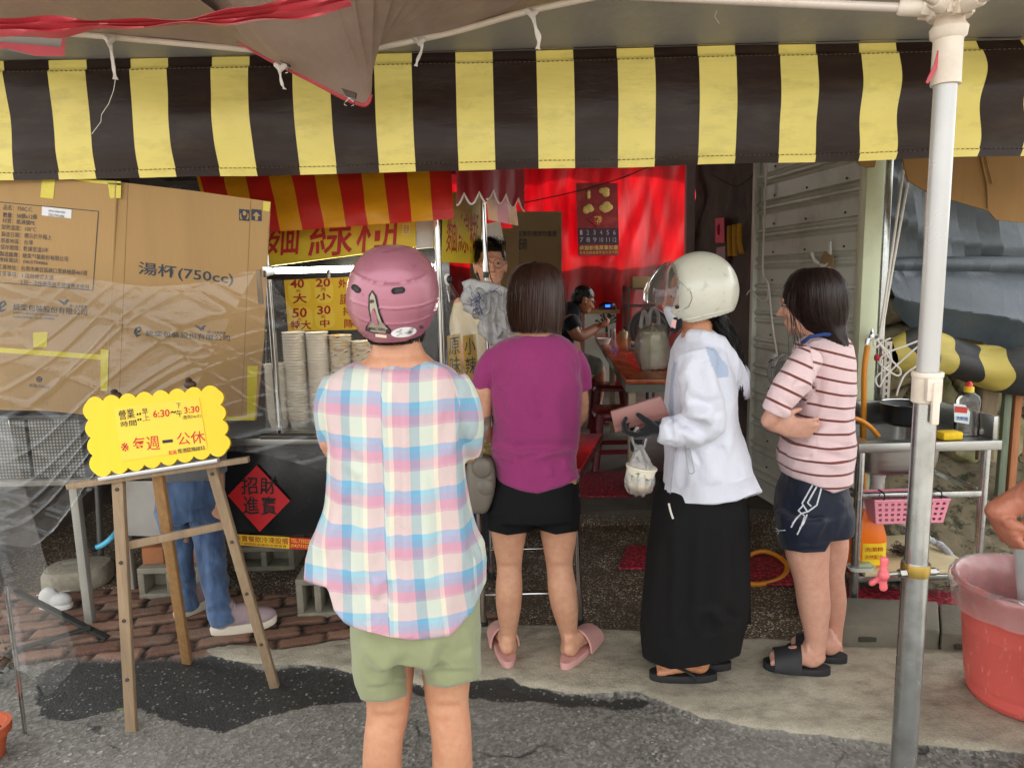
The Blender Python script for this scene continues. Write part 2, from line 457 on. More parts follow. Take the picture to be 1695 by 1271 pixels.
# ------------------------------------------------------------------ ground
def inpoly(P, poly):
    x, y = P[:, 0], P[:, 1]; n = len(poly); r = np.zeros(len(P), bool); j = n - 1
    for i in range(n):
        xi, yi = poly[i]; xj, yj = poly[j]
        c = ((yi > y) != (yj > y)) & (x < (xj - xi) * (y - yi) / (yj - yi + 1e-12) + xi); r ^= c; j = i
    return r
def gpoly(px): return [(G(a, b).x, G(a, b).y) for a, b in px]
def ground_mat():
    n = NT('street_ground'); v = n.obj()
    A = lambda k: n.attr(k).outputs['Fac']
    # asphalt: aggregate speckle
    vo = n.n('TexVoronoi'); n.l(v, vo.inputs['Vector']); vo.inputs['Scale'].default_value = 100
    sp = n.ramp(vo.outputs['Color'], [(.0, (.052, .048, .041)), (.5, (.142, .133, .115)), (.85, (.262, .246, .212)), (1, (.5, .475, .42))])
    big = n.noise(v, 1.6, 6, .6)
    asp = n.mix(n.ramp(big, [(.35, (0, 0, 0)), (.65, (1, 1, 1))]), sp, n.mix(.5, sp, lin((146, 141, 130))))
    cr = n.n('TexVoronoi', feature='DISTANCE_TO_EDGE'); n.l(n.obj((1, 1.4, 1)), cr.inputs['Vector']); cr.inputs['Scale'].default_value = 1.7
    wob = n.n('TexNoise'); n.l(v, wob.inputs['Vector']); wob.inputs['Scale'].default_value = 5; wob.inputs['Detail'].default_value = 6
    addv = n.n('VectorMath', operation='MULTIPLY_ADD'); n.l(wob.outputs[1], addv.inputs[0]); addv.inputs[1].default_value = (.35, .35, 0); n.l(v, addv.inputs[2]); n.l(addv.outputs[0], cr.inputs['Vector'])
    crack = n.ramp(cr.outputs['Distance'], [(0, (1, 1, 1)), (.006, (1, 1, 1)), (.014, (0, 0, 0))])
    crk = n.math('MULTIPLY', crack, n.ramp(n.noise(v, 2.3, 3), [(.5, (0, 0, 0)), (.6, (1, 1, 1))]))
    asp = n.mix(n.math('MULTIPLY', crk, .8), asp, (.014, .013, .012, 1))
    # wet, worn dark patch with white grit
    vo2 = n.n('TexVoronoi'); n.l(v, vo2.inputs['Vector']); vo2.inputs['Scale'].default_value = 55
    grit = n.math('MULTIPLY', n.ramp(vo2.outputs['Distance'], [(.16, (1, 1, 1)), (.3, (0, 0, 0))]), n.ramp(n.noise(v, 26, 2), [(.46, (0, 0, 0)), (.56, (1, 1, 1))]))
    wet = n.mix(n.math('MULTIPLY', grit, .75), n.mix(n.noise(v, 60, 4), (.016, .0155, .014, 1), (.06, .058, .052, 1)), (.34, .32, .29, 1))
    # concrete, trowelled streaks and stains
    cn = n.noise(v, 3.2, 8, .68); cn2 = n.noise(n.obj((1, 1.8, 1)), 9, 8, .72)
    con = n.mix(cn, lin((140, 131, 112)), lin((204, 195, 172))); con = n.mix(n.ramp(cn2, [(.45, (0, 0, 0)), (.75, (.7, .7, .7))]), con, lin((88, 82, 70)))
    con = n.mix(n.math('MULTIPLY', n.ramp(n.noise(v, 240, 3), [(.5, (0, 0, 0)), (.65, (1, 1, 1))]), .3), con, lin((70, 66, 58)))
    # exposed pebble wash
    pv = n.n('TexVoronoi'); n.l(v, pv.inputs['Vector']); pv.inputs['Scale'].default_value = 105
    peb = n.ramp(n.n('SeparateColor').outputs[0], [(0, (.1, .07, .04)), (1, (.3, .25, .16))])
    sepc = peb.node.inputs[0].links[0].from_node; n.l(pv.outputs['Color'], sepc.inputs[0])
    peb = n.ramp(sepc.outputs[0], [(0, lin((86, 76, 64))), (.4, lin((128, 114, 94))), (.75, lin((170, 154, 130))), (1, lin((236, 228, 208)))])
    peb = n.mix(n.ramp(pv.outputs['Distance'], [(.25, (0, 0, 0)), (.6, (1, 1, 1))]), peb, lin((76, 60, 44)))
    peb = n.mix(n.ramp(n.noise(v, 3, 6, .65), [(.45, (0, 0, 0)), (.6, (.75, .75, .75))]), peb, lin((70, 58, 46)))
    # bricks: colour comes with the joint/brick attributes of the mesh
    bn = n.noise(v, 22, 5, .65)
    brick = n.mix(A('brickid'), lin((112, 78, 62)), lin((158, 120, 98))); brick = n.mix(bn, n.mix(.5, brick, lin((84, 62, 52))), brick)
    brick = n.mix(n.ramp(n.noise(v, 5, 5), [(.5, (0, 0, 0)), (.7, (.7, .7, .7))]), brick, lin((120, 104, 90)))
    joint = n.mix(n.noise(v, 90, 3), lin((22, 20, 16)), lin((52, 47, 40)))
    bk = n.mix(A('joint'), brick, joint)
    brk_n = n.noise(v, 26, 7, .7); brk_2 = n.noise(v, 9, 6, .65)
    def rag(a, amt): return n.ramp(n.math('ADD', a, n.math('MULTIPLY', n.math('SUBTRACT', n.math('ADD', n.math('MULTIPLY', brk_n, .6), n.math('MULTIPLY', brk_2, .4)), .5), amt)), [(.44, (0, 0, 0)), (.54, (1, 1, 1))])
    wetf = rag(A('wet'), 1.3); conf = rag(A('con'), .8)
    c = n.mix(wetf, asp, wet); c = n.mix(A('peb'), c, peb); c = n.mix(A('brk'), c, bk); c = n.mix(conf, c, con)
    slab = n.mix(n.noise(v, 6, 6), lin((62, 58, 52)), lin((104, 98, 86))); c = n.mix(A('slab'), c, slab)
    n.base(c)
    rr = n.math('MULTIPLY_ADD', wetf, -.3, .86); n.l(rr, n.b.inputs['Roughness'])
    h = n.math('ADD', n.math('MULTIPLY', vo.outputs['Distance'], .7), n.math('MULTIPLY', n.noise(v, 300, 3), .6))
    b1 = n.bump(h, .55, .004); n.nrm(n.bump(cn2, .35, .006, b1)); n.set(Specular_IOR_Level=.35)
    return n.m
def make_ground():
    x0, x1, y0, y1, st = -3.4, 3.0, 1.0, 5.0, .0125
    xs = np.arange(x0, x1 + 1e-6, st); ys = np.arange(y0, y1 + 1e-6, st)
    X, Yg = np.meshgrid(xs, ys); a, b = X.shape
    P = np.stack([X.ravel(), Yg.ravel(), np.zeros(a * b)], 1)
    wob = np.stack([fbm(P * 5, 5) - .5, fbm(P * 5 + 40, 5) - .5, np.zeros(len(P))], 1)
    Q = P + wob * .17; Q2 = P + wob * .06
    conp = gpoly([(330, 1082), (380, 1074), (470, 1078), (600, 1060), (790, 1036), (960, 1044), (1160, 1058), (1390, 1070), (1750, 1076), (1900, 1100), (1900, 1262), (1695, 1250), (1480, 1240), (1350, 1222), (1263, 1208), (1142, 1184), (1086, 1160), (1047, 1142), (960, 1150), (870, 1140), (840, 1122), (720, 1140), (600, 1125), (560, 1108), (450, 1100), (380, 1096)])
    wetp = gpoly([(40, 1120), (130, 1082), (330, 1088), (450, 1104), (560, 1110), (700, 1142), (850, 1128), (900, 1146), (1010, 1150), (1060, 1145), (1090, 1165), (960, 1165), (800, 1165), (700, 1150), (600, 1150), (520, 1165), (430, 1180), (400, 1196), (300, 1202), (215, 1165), (120, 1185), (60, 1170)])
    brkp = gpoly([(-80, 985), (110, 976), (300, 972), (560, 1000), (830, 1022), (900, 1050), (820, 1085), (700, 1075), (560, 1080), (380, 1080), (330, 1090), (120, 1092), (-60, 1110)])
    step_y = 4.12
    con = inpoly(Q2, conp).astype(float); wet = inpoly(Q, wetp).astype(float)
    brk = inpoly(Q2, brkp).astype(float)
    edge = np.array(gpoly([(-200, 1100), (0, 1080), (130, 1085), (560, 1075), (900, 1060), (1300, 1070), (1800, 1080), (2200, 1090)]))
    ey = np.interp(P[:, 0], edge[:, 0], edge[:, 1]) + wob[:, 1] * .05
    peb = (P[:, 1] > ey).astype(float)
    slab = (P[:, 1] > step_y).astype(float) * (P[:, 0] > -.05)
    # bricks, skewed rows
    th = R(-14); u = P[:, 0] * math.cos(th) - P[:, 1] * math.sin(th); v = P[:, 0] * math.sin(th) + P[:, 1] * math.cos(th)
    u = u + wob[:, 0] * .05; v = v + wob[:, 1] * .05
    bw, bh = .21, .1; row = np.floor(v / bh); uu = u / bw + .5 * (row % 2) + .37 * row * 0; cell = np.floor(uu)
    du = np.minimum(uu - cell, 1 - (uu - cell)) * bw; dv = np.minimum(v / bh - row, 1 - (v / bh - row)) * bh
    dj = np.minimum(du, dv); joint = np.clip((.014 - dj) / .006, 0, 1); joint = np.where(fbm(P * 9, 3) > .5, joint, joint * .8)
    bid = _hash(cell.astype(np.int64), row.astype(np.int64), np.full(len(row), 5, np.int64))
    def blur(f, k=1):
        g = f.reshape(a, b)
        for _ in range(k):
            g = (g + np.roll(g, 1, 0) + np.roll(g, -1, 0) + np.roll(g, 1, 1) + np.roll(g, -1, 1)) / 5
        return g.ravel()
    con, wet, brk, peb = blur(con, 3), blur(wet, 14), blur(brk), blur(peb, 2)
    z = con * .018 + (1 - con) * brk * ((1 - joint) * .012 + bid * .006) + peb * .008 * (1 - brk) + (fbm(P * 14, 3) - .5) * .008 + (fbm(P * 1.2, 2) - .5) * .02 - wet * .004
    z = np.maximum(z, -.008) + slab * .085
    P[:, 2] = z
    me = bpy.data.meshes.new('street_ground'); i = np.arange(a * b).reshape(a, b)
    F = np.stack([i[:-1, :-1], i[:-1, 1:], i[1:, 1:], i[1:, :-1]], -1).reshape(-1, 4)
    me.vertices.add(len(P)); me.vertices.foreach_set('co', P.ravel())
    me.loops.add(F.size); me.loops.foreach_set('vertex_index', F.ravel().astype(np.int32))
    me.polygons.add(len(F)); me.polygons.foreach_set('loop_start', (np.arange(len(F)) * 4).astype(np.int32))
    me.update(calc_edges=True); me.validate()
    for k, val in dict(con=con, wet=wet, brk=brk, peb=peb, joint=joint, brickid=bid, slab=slab).items():
        at = me.attributes.new(k, 'FLOAT', 'POINT'); at.data.foreach_set('value', val.astype(np.float32))
    me.polygons.foreach_set('use_smooth', [True] * len(F))
    me.materials.append(ground_mat())
    o = bpy.data.objects.new('ground', me); COL.objects.link(o); tag(o, kind='structure')
make_ground()
far = MB(); far.sheet([[(-300, -300, -.03), (300, -300, -.03)], [(-300, 300, -.03), (300, 300, -.03)]])
tag(far.build('road', mat('far_asphalt', (104, 101, 96), .9, 0, .2, 1.5)), kind='structure')
fl = MB(); fl.sheet([[(-.02, 4.95, .093), (5, 4.95, .093)], [(-.02, 13, .093), (5, 13, .093)]])
tag(fl.build('floor', mat('shop_concrete_floor', (92, 86, 74), .6, 0, .25, 3, .1, 40)), kind='structure')
# ------------------------------------------------------------------ striped awning over the stalls
def stripe_mat(name, ca, cb, attr='su', duty=.45, rough=.38, dirt=(90, 80, 60)):
    n = NT(name); s = n.attr(attr).outputs['Fac']; v = n.obj()
    fr = n.math('FRACT', s); k = n.math('LESS_THAN', fr, duty)
    a = n.mix(n.noise(v, 7, 5), sc_(lin(ca), .9), sc_(lin(ca), 1.08)); b = n.mix(n.noise(v, 6, 5), sc_(lin(cb), .8), sc_(lin(cb), 1.25))
    c = n.mix(k, b, a)
    dn = n.ramp(n.noise(n.obj((1, 1, 3)), 5, 7, .7), [(.5, (0, 0, 0)), (.8, (.55, .55, .55))]); c = n.mix(n.math('MULTIPLY', dn, .6), c, lin(dirt))
    n.base(c); n.l(n.math('MULTIPLY_ADD', n.noise(v, 9, 4), .25, rough - .1), n.b.inputs['Roughness']); n.set(Specular_IOR_Level=.3)
    b1 = n.bump(n.noise(n.obj((.6, 1, 2.6)), 6, 4, .55), .35, .012)
    n.nrm(n.bump(n.noise(v, 700, 2), .12, .0006, b1)); return n.m
YV = 2.5
def awning():
    t = thing('striped_awning', 'long awning with broad yellow and dark brown stripes above the queue', 'awning', U(850, 282, YV))
    xs = np.linspace(-2.55, 2.6, 330); zt = U(850, 82, YV).z; zb = U(850, 281, YV).z; hz = zt - zb
    rows = np.concatenate([np.linspace(0, .1, 6), np.linspace(.106, .93, 34), np.linspace(.936, 1, 6)])
    P = np.zeros((len(rows), len(xs), 3)); S = np.zeros((len(rows), len(xs)))
    for i, r in enumerate(rows):
        z = zt - hz * r
        q = np.stack([xs * 1.1, np.full_like(xs, z * 3.2), np.zeros_like(xs)], 1)
        fold = (fbm(q, 3) - .5) * .09 * (0.3 + r)
        wv = np.clip((xs - .75) / 1.2, 0, 1)
        wob = np.sin(r * 7.2 + .5 + xs * .5) * .022 * wv + .01 * np.sin(r * 11 + xs * 3) * wv
        lw = np.clip((-xs - .9) / .8, 0, 1)
        y = YV + fold + np.sin(r * 6.6 + xs * 1.3) * .035 * wv + (.012 if r < .1 else 0) - (.006 if r > .932 else 0) - .03 * np.sin(r * 3.1) + .02 * np.sin(r * 5 + xs) * lw
        P[i, :, 0] = xs + wob + .012 * lw * np.sin(r * 5); P[i, :, 1] = y; P[i, :, 2] = z + (fbm(np.stack([xs * 2, xs * 0 + 3, xs * 0], 1), 2) - .5) * .02 * r
        S[i] = (xs - U(90, 180, YV).x) / ((U(1155, 180, YV).x - U(90, 180, YV).x) / 8.0)
    mb = MB(); mb.sheet(P)
    mt = stripe_mat('awning_vinyl', (240, 222, 126), (43, 28, 22), duty=.46)
    o = mb.build('valance', mt, t, ang=60)
    a = o.data.attributes.new('su', 'FLOAT', 'POINT'); a.data.foreach_set('value', S.ravel().astype(np.float32))
    rf = MB(); g = [[(x, YV + .005 + d, zt + .0 + d * .5) for x in np.linspace(-2.55, 2.6, 60)] for d in np.linspace(0, 1.15, 8)]
    rf.sheet(g); o2 = rf.build('roof_sheet', mt, t)
    S2 = np.tile((np.linspace(-2.55, 2.6, 60) - U(90, 180, YV).x) / ((U(1155, 180, YV).x - U(90, 180, YV).x) / 8.0), 8)
    a = o2.data.attributes.new('su', 'FLOAT', 'POINT'); a.data.foreach_set('value', S2.astype(np.float32))
    for yr in (.112, .936):
        st = MB(); i = int(np.argmin(abs(rows - yr)))
        for j in range(0, len(xs) - 1, 1):
            p = Vector(P[i, j]); q = Vector(P[i, j + 1]); st.bar(p + Vector((0, -.004, 0)), p.lerp(q, .55) + Vector((0, -.004, 0)), .0022, .002)
        st.build('stitching', mat('dark_thread', (84, 72, 58), .8), t, smooth=False)
    bar = MB(); bar.tube([(-2.6, YV + .09, zt - .03), (2.6, YV + .09, zt - .03)], .012, 10); bar.build('front_bar', GALV, t)
awning()

# ------------------------------------------------------------------ tent canopies overhead
TENT = mat('grey_tent_cloth', (150, 146, 138), .5, 0, .08, 2.5, .25, 9, .02, dirt=(118, 104, 92), dirt_amt=.35, dirt_s=3)
TENTB = mat('brown_grey_tent_cloth', (164, 142, 128), .5, 0, .08, 2.5, .3, 8, .02, dirt=(120, 100, 88), dirt_amt=.4, dirt_s=3)
PIPING = mat('red_piping', (190, 66, 76), .5, 0, .1, 20)
def poly_sheet(mb, poly, yf, nu=46, nv=14, amp=.0, sc=3):
    """fabric patch: an outline filled with a grid of real points, each on its own depth"""
    top, bot = poly; P = []
    ct = cat_pts([Vector((a, b, 0)) for a, b in top], 8); cb = cat_pts([Vector((a, b, 0)) for a, b in bot], 8)
    for j in range(nv + 1):
        row = []
        for i in range(nu + 1):
            s = i / nu; a = ct[min(int(s * (len(ct) - 1)), len(ct) - 1)]; b = cb[min(int(s * (len(cb) - 1)), len(cb) - 1)]
            q = a.lerp(b, j / nv); p = U(q.x, q.y, yf(s, j / nv))
            if amp: p = p + Vector((0, (mnoise.noise(p * sc)) * amp, (mnoise.noise(p * sc + Vector((5, 5, 5)))) * amp))
            row.append(p)
        P.append(row)
    mb.sheet(P); return P
def tents():
    t = thing('canopy_tent', 'grey fabric pop up canopy on a white steel leg at the right', 'canopy', G(1497, 1290))
    mb = MB(); g = []
    for i in range(16):
        Yc = 2.6 - i * .12; row = []
        for x in np.linspace(-2.2, 2.7, 50):
            z = U(850, 82, YV).z + .004 + (2.52 - Yc) * .14 + .03 * math.sin(x * 2.2) * (i / 15) + mnoise.noise(Vector((x * 2, Yc * 2, 0))) * .02 * min(1, i / 4)
            row.append((x, Yc, z))
        g.append(row)
    mb.sheet(g); mb.build('canopy_cloth', TENT, t)
    Yp = 1.42
    tp = U(1570, 60, Yp); zb = 0; X = tp.x
    def at(py):   # point on the upright leg at photo row py
        lo, hi = 0.0, 2.6
        for _ in range(40):
            m = (lo + hi) / 2
            if px_of([(X, Yp, m)])[0][1] > py: lo = m
            else: hi = m
        return lo
    lean = 0
    def P(z): return Vector((X, Yp, z))
    s = MB(); s.tube([P(at(140)), P(at(640))], .0205, 28); s.build('upper_leg', mat('grey_painted_steel', (186, 184, 180), .3, .25, .05, 4, dirt=(130, 125, 118), dirt_amt=.2), t)
    s = MB(); s.tube([P(at(655)), P(at(945))], .0225, 28); s.build('middle_leg', GALV, t)
    s = MB(); s.tube([P(at(930)), P(.0)], .0258, 28); s.build('lower_leg', GALV, t)
    s = MB(); s.lathe([(.0, .0), (.0275, .0), (.0282, .006), (.0282, .02), (.0275, .026), (.0, .026)], P(at(950)), 28); s.build('brass_ring', mat('brass', (190, 160, 84), .3, .9, .15), t)
    # latch collar
    l = MB(); z0, z1 = at(667), at(615)
    l.lathe([(.022, 0), (.0275, .003), (.0275, z1 - z0 - .012), (.0295, z1 - z0 - .01), (.0295, z1 - z0), (.0215, z1 - z0)], P(z0), 24)
    l.box(P((z0 + z1) / 2) + Vector((-.004, -.03, 0)), (.03, .012, (z1 - z0) * .7))
    l.build('latch_collar', CREAM, t, bevel=.002)
    l = MB(); l.box(P(z0) + Vector((-.002, -.036, .005)), (.015, .009, .085)); l.box(P(z0) + Vector((-.002, -.034, .04)), (.024, .006, .02)); l.build('latch_lever', CREAM, t, bevel=.002)
    # clamp screw with wing knob
    zc = at(945); k = MB(); k.tube([P(zc) + Vector((-.068, -.012, 0)), P(zc) + Vector((-.024, -.006, 0))], .0045, 10)
    k.lathe([(.0095, 0), (.0095, .014)], P(zc) + Vector((-.04, -.01, 0)), 6, (1, .1, 0), cap=True)
    k.lathe([(.0085, 0), (.0085, .016)], P(zc) + Vector((.024, -.004, 0)), 6, (1, 0, 0), cap=True); k.lathe([(.0055, .016), (.0055, .022)], P(zc) + Vector((.024, -.004, 0)), 10, (1, 0, 0), cap=True)
    kb = k.build('clamp_bolt', mat('zinc_bolt', (165, 162, 152), .35, .95, .15, 20), t, ang=30)
    k = MB(); c = P(zc) + Vector((-.074, -.014, 0))
    for a in (70, 190, 310):
        d = Vector((.12 * math.cos(R(a)), .1, math.sin(R(a)))).normalized(); k.tube([c, c + d * .017, c + d * .03], [.009, .0075, .0095], 10, flat=.7, roundcap=True)
    k.ell(c, (.012, .012, .012)); k.build('wing_knob', mat('pink_red_plastic', (214, 96, 102), .45, 0, .08, dirt=(240, 190, 180), dirt_amt=.2), t, remesh=.0022, sm=3)
    # hub head with sockets and truss bars
    h = MB(); zt = at(20); zs = at(142)
    h.lathe([(.0205, 0), (.0262, .001), (.0255, zt - zs - .05), (.031, zt - zs - .045), (.033, zt - zs - .03), (.026, zt - zs - .02), (.022, zt - zs + .03)], P(zs), 28)
    hub = P(at(30)); cen = P(at(18))
    h.build('hub_sleeve', CREAM, t)
    h = MB(); ends = [(U(995, -6, 1.62), .0085), (U(1680, -14, 1.25), .0085), (U(1650, -60, 1.9), .0085), (U(1400, -80, 1.1), .0085)]
    for e, r in ends:
        d = (e - hub).normalized(); side = d.cross(Vector((0, 0, 1))).normalized()
        for sg in (-1, 1): h.bar(cen + side * (.013 * sg) + d * .012, cen + side * (.013 * sg) + d * .05, .006, .03, up=(0, 0, 1))
        h.lathe([(.013, .04), (.0145, .05), (.0145, .085), (.012, .09)], cen, 14, tuple(d), cap=True)
        h.lathe([(.004, -.02), (.004, .02)], cen + d * .036, 8, tuple(side), cap=True)
    h.ell(cen, (.034, .034, .02)); h.lathe([(.036, -.014), (.04, -.008), (.04, .0), (.034, .006)], cen, 24, cap=True)
    h.build('hub_bracket', CREAM, t, ang=35)
    for e, r in ends:
        b = MB(); d = (e - hub).normalized(); b.tube([cen + d * .06, e + d * .25], r * 1.02, 14); b.build('truss_bar', mat('cream_painted_steel', (214, 200, 186), .35, .1, .05, dirt=(165, 130, 112), dirt_amt=.4), t)
    tie = MB(); tie.sheet([[U(a, b, 1.41) for a, b in q] for q in (((1552, 84), (1560, 86)), ((1546, 108), (1553, 110)), ((1536, 128), (1541, 131)), ((1532, 137), (1536, 139)))])
    tag(tie.build('plastic_strip', PIPING, solid=.002), 'short pink plastic strip tied at the tent leg head', 'plastic strip')
    # second canopy with red piping, its corner hanging over the awning
    t2 = thing('corner_canopy', 'brown grey canopy whose red edged corner droops over the awning', 'canopy', U(600, 175, 2.2))
    m = MB(); poly_sheet(m, ([(-160, -60), (60, -40), (270, -30), (300, -20)], [(-160, 52), (100, 56), (300, 70), (470, 92)]), lambda s, v: 1.75 + .45 * v, amp=.012)
    m.build('left_cloth', TENTB, t2)
    m = MB(); P2 = poly_sheet(m, ([(225, -25), (400, -40), (700, -50), (1040, -25)], [(265, 0), (340, 36), (400, 70), (430, 88), (500, 130), (560, 162), (590, 174), (606, 176), (614, 160), (616, 120), (614, 92), (640, 78), (760, 52), (880, 20), (1010, -8)]), lambda s, v: 1.8 + .4 * v - .05 * math.sin(s * 9) * v, nu=110, nv=26, amp=.014, sc=4)
    m.build('corner_flap', TENTB, t2)
    p = MB(); low = P2[-1]; p.tube([q + Vector((0, -.004, 0)) for q in low[:64]], .0055, 8); p.build('red_piping', PIPING, t2)
    fb = MB(); fb.tube(cat_pts([U(612, 82, 2.22), U(740, 56, 2.15), U(870, 20, 2.02), U(1010, -10, 1.9)]), .0085, 12); fb.build('frame_bar', CREAM, t2)
    fb = MB(); fb.tube(cat_pts([U(-160, 40, 2.14), U(100, 55, 2.16), U(250, 68, 2.18), U(430, 84, 2.2)]), .0085, 12); fb.build('frame_bar', CREAM, t2)
    m = MB(); poly_sheet(m, ([(-60, 58), (40, 60), (103, 62)], [(-60, 88), (10, 84), (60, 92), (106, 92)]), lambda s, v: 2.1 + .02 * v, amp=.008)
    fl_ = m.build('folded_flap', TENT, t2)
    p = MB(); p.sheet([[U(a, b, 2.095) for a, b in r] for r in ([(-40, 74), (0, 70), (50, 74), (100, 79), (103, 64)], [(-40, 90), (10, 80), (60, 93), (107, 93), (108, 64)])]); p.build('red_edge', PIPING, t2)
    # clips biting the corner
    for cx, cy, a in ((468, 104, 20), (577, 160, 5)):
        c = U(cx, cy, 2.12); cl = thing('binder_clip', 'spring clip biting the red piping %s' % ('half way down the canopy edge' if cx < 500 else 'at the tip of the drooping corner'), 'clip', c)
        b = MB(); e = Vector((math.cos(R(-a)), 0, math.sin(R(-a)))); u_ = Vector((0, 0, 1))
        b.prism([c + e * -.02 + u_ * .022, c + e * .022 + u_ * .012, c + e * .018 + u_ * -.004, c + e * -.008 + u_ * .002], (0, .016, 0)); b.build('jaw', RUST, cl, bevel=.001)
        for sg in (-1, 1):
            w = MB(); w.tube(cat_pts([c + e * (-.004 * sg) + Vector((0, .008, 0)), c + e * (.012 * sg) - u_ * .012 + Vector((0, .012, 0)), c + e * (.013 * sg) - u_ * .022, c + e * (.006 * sg) - u_ * .026]), .0016, 8); w.build('wire_arm', CHROME, cl)
    # cloth ties
    def tie_(px, py, pts, lab, Yt, w=.011):
        m = MB(); P = cat_pts([U(a, b, Yt) for a, b in pts], 5); rows = []
        for i, q in enumerate(P):
            k = w * (.75 + .3 * math.sin(i * .9)); tw = math.sin(i * .55) * .7
            s = Vector((math.cos(tw), math.sin(tw), 0)) * k * .5; rows.append([q - s, q, q + s])
        m.sheet(rows); m.tube([U(px - 7, py - 4, Yt), U(px, py + 3, Yt - .01), U(px + 7, py - 2, Yt)], [.006, .009, .006], 8, roundcap=True)
        tag(m.build('cloth_tie', CLOTHW, solid=.0025), lab, 'tie')
    tie_(181, 66, [(178, 64), (184, 84), (188, 112), (191, 132)], 'white cloth tie hanging from the left frame bar', 2.15, .016)
    tie_(694, 68, [(697, 66), (698, 82), (692, 98), (688, 110)], 'small white knotted tie on the curved bar', 2.16, .013)
    tie_(880, 22, [(880, 18), (886, 44), (892, 64), (890, 82)], 'longest white cloth tie dangling from the curved bar', 2.0, .016)
    tie_(464, 112, [(462, 108), (464, 126), (467, 140), (471, 148)], 'frayed white strip hanging below the upper clip', 2.11, .011)
    th = MB(); th.tube([U(a, b, 2.15) for a, b in ((191, 132), (188, 150), (180, 172), (168, 190), (167, 202), (158, 214), (152, 222))], .0009, 5); tag(th.build('thread', ROPEW), 'loose white thread trailing across a dark stripe', 'thread')
    th = MB(); th.tube([U(a, b, 2.3) for a, b in ((1187, -6), (1188, 14), (1183, 28), (1191, 40))], .0009, 5); tag(th.build('thread', ROPEW), 'short white thread hanging from the grey canopy', 'thread')
    # red ribbon of raffia across the canopy
    rb = MB(); pts = cat_pts([U(-60, 46, 1.62), U(60, 43, 1.62), U(180, 40, 1.62), U(330, 36, 1.62), U(450, 20, 1.62), U(580, -4, 1.62)], 10); rows = []
    for i, q in enumerate(pts):
        s = i / len(pts); w = .013 + .007 * math.sin(s * 9) + .004 * math.sin(s * 31); row = []
        for j in range(9):
            a = j / 8 - .5; row.append(q + Vector((0, .012 * math.sin(j * 2.3 + i * .15), a * 2 * w)))
        rows.append(row)
    rb.sheet(rows); tag(rb.build('red_ribbon', mat('red_raffia', (196, 74, 82), .4, 0, .18, 14, .4, 60, stretch=(.6, 1, 6)), solid=.001), 'pink red plastic ribbon stretched under the canopy', 'ribbon')
tents()

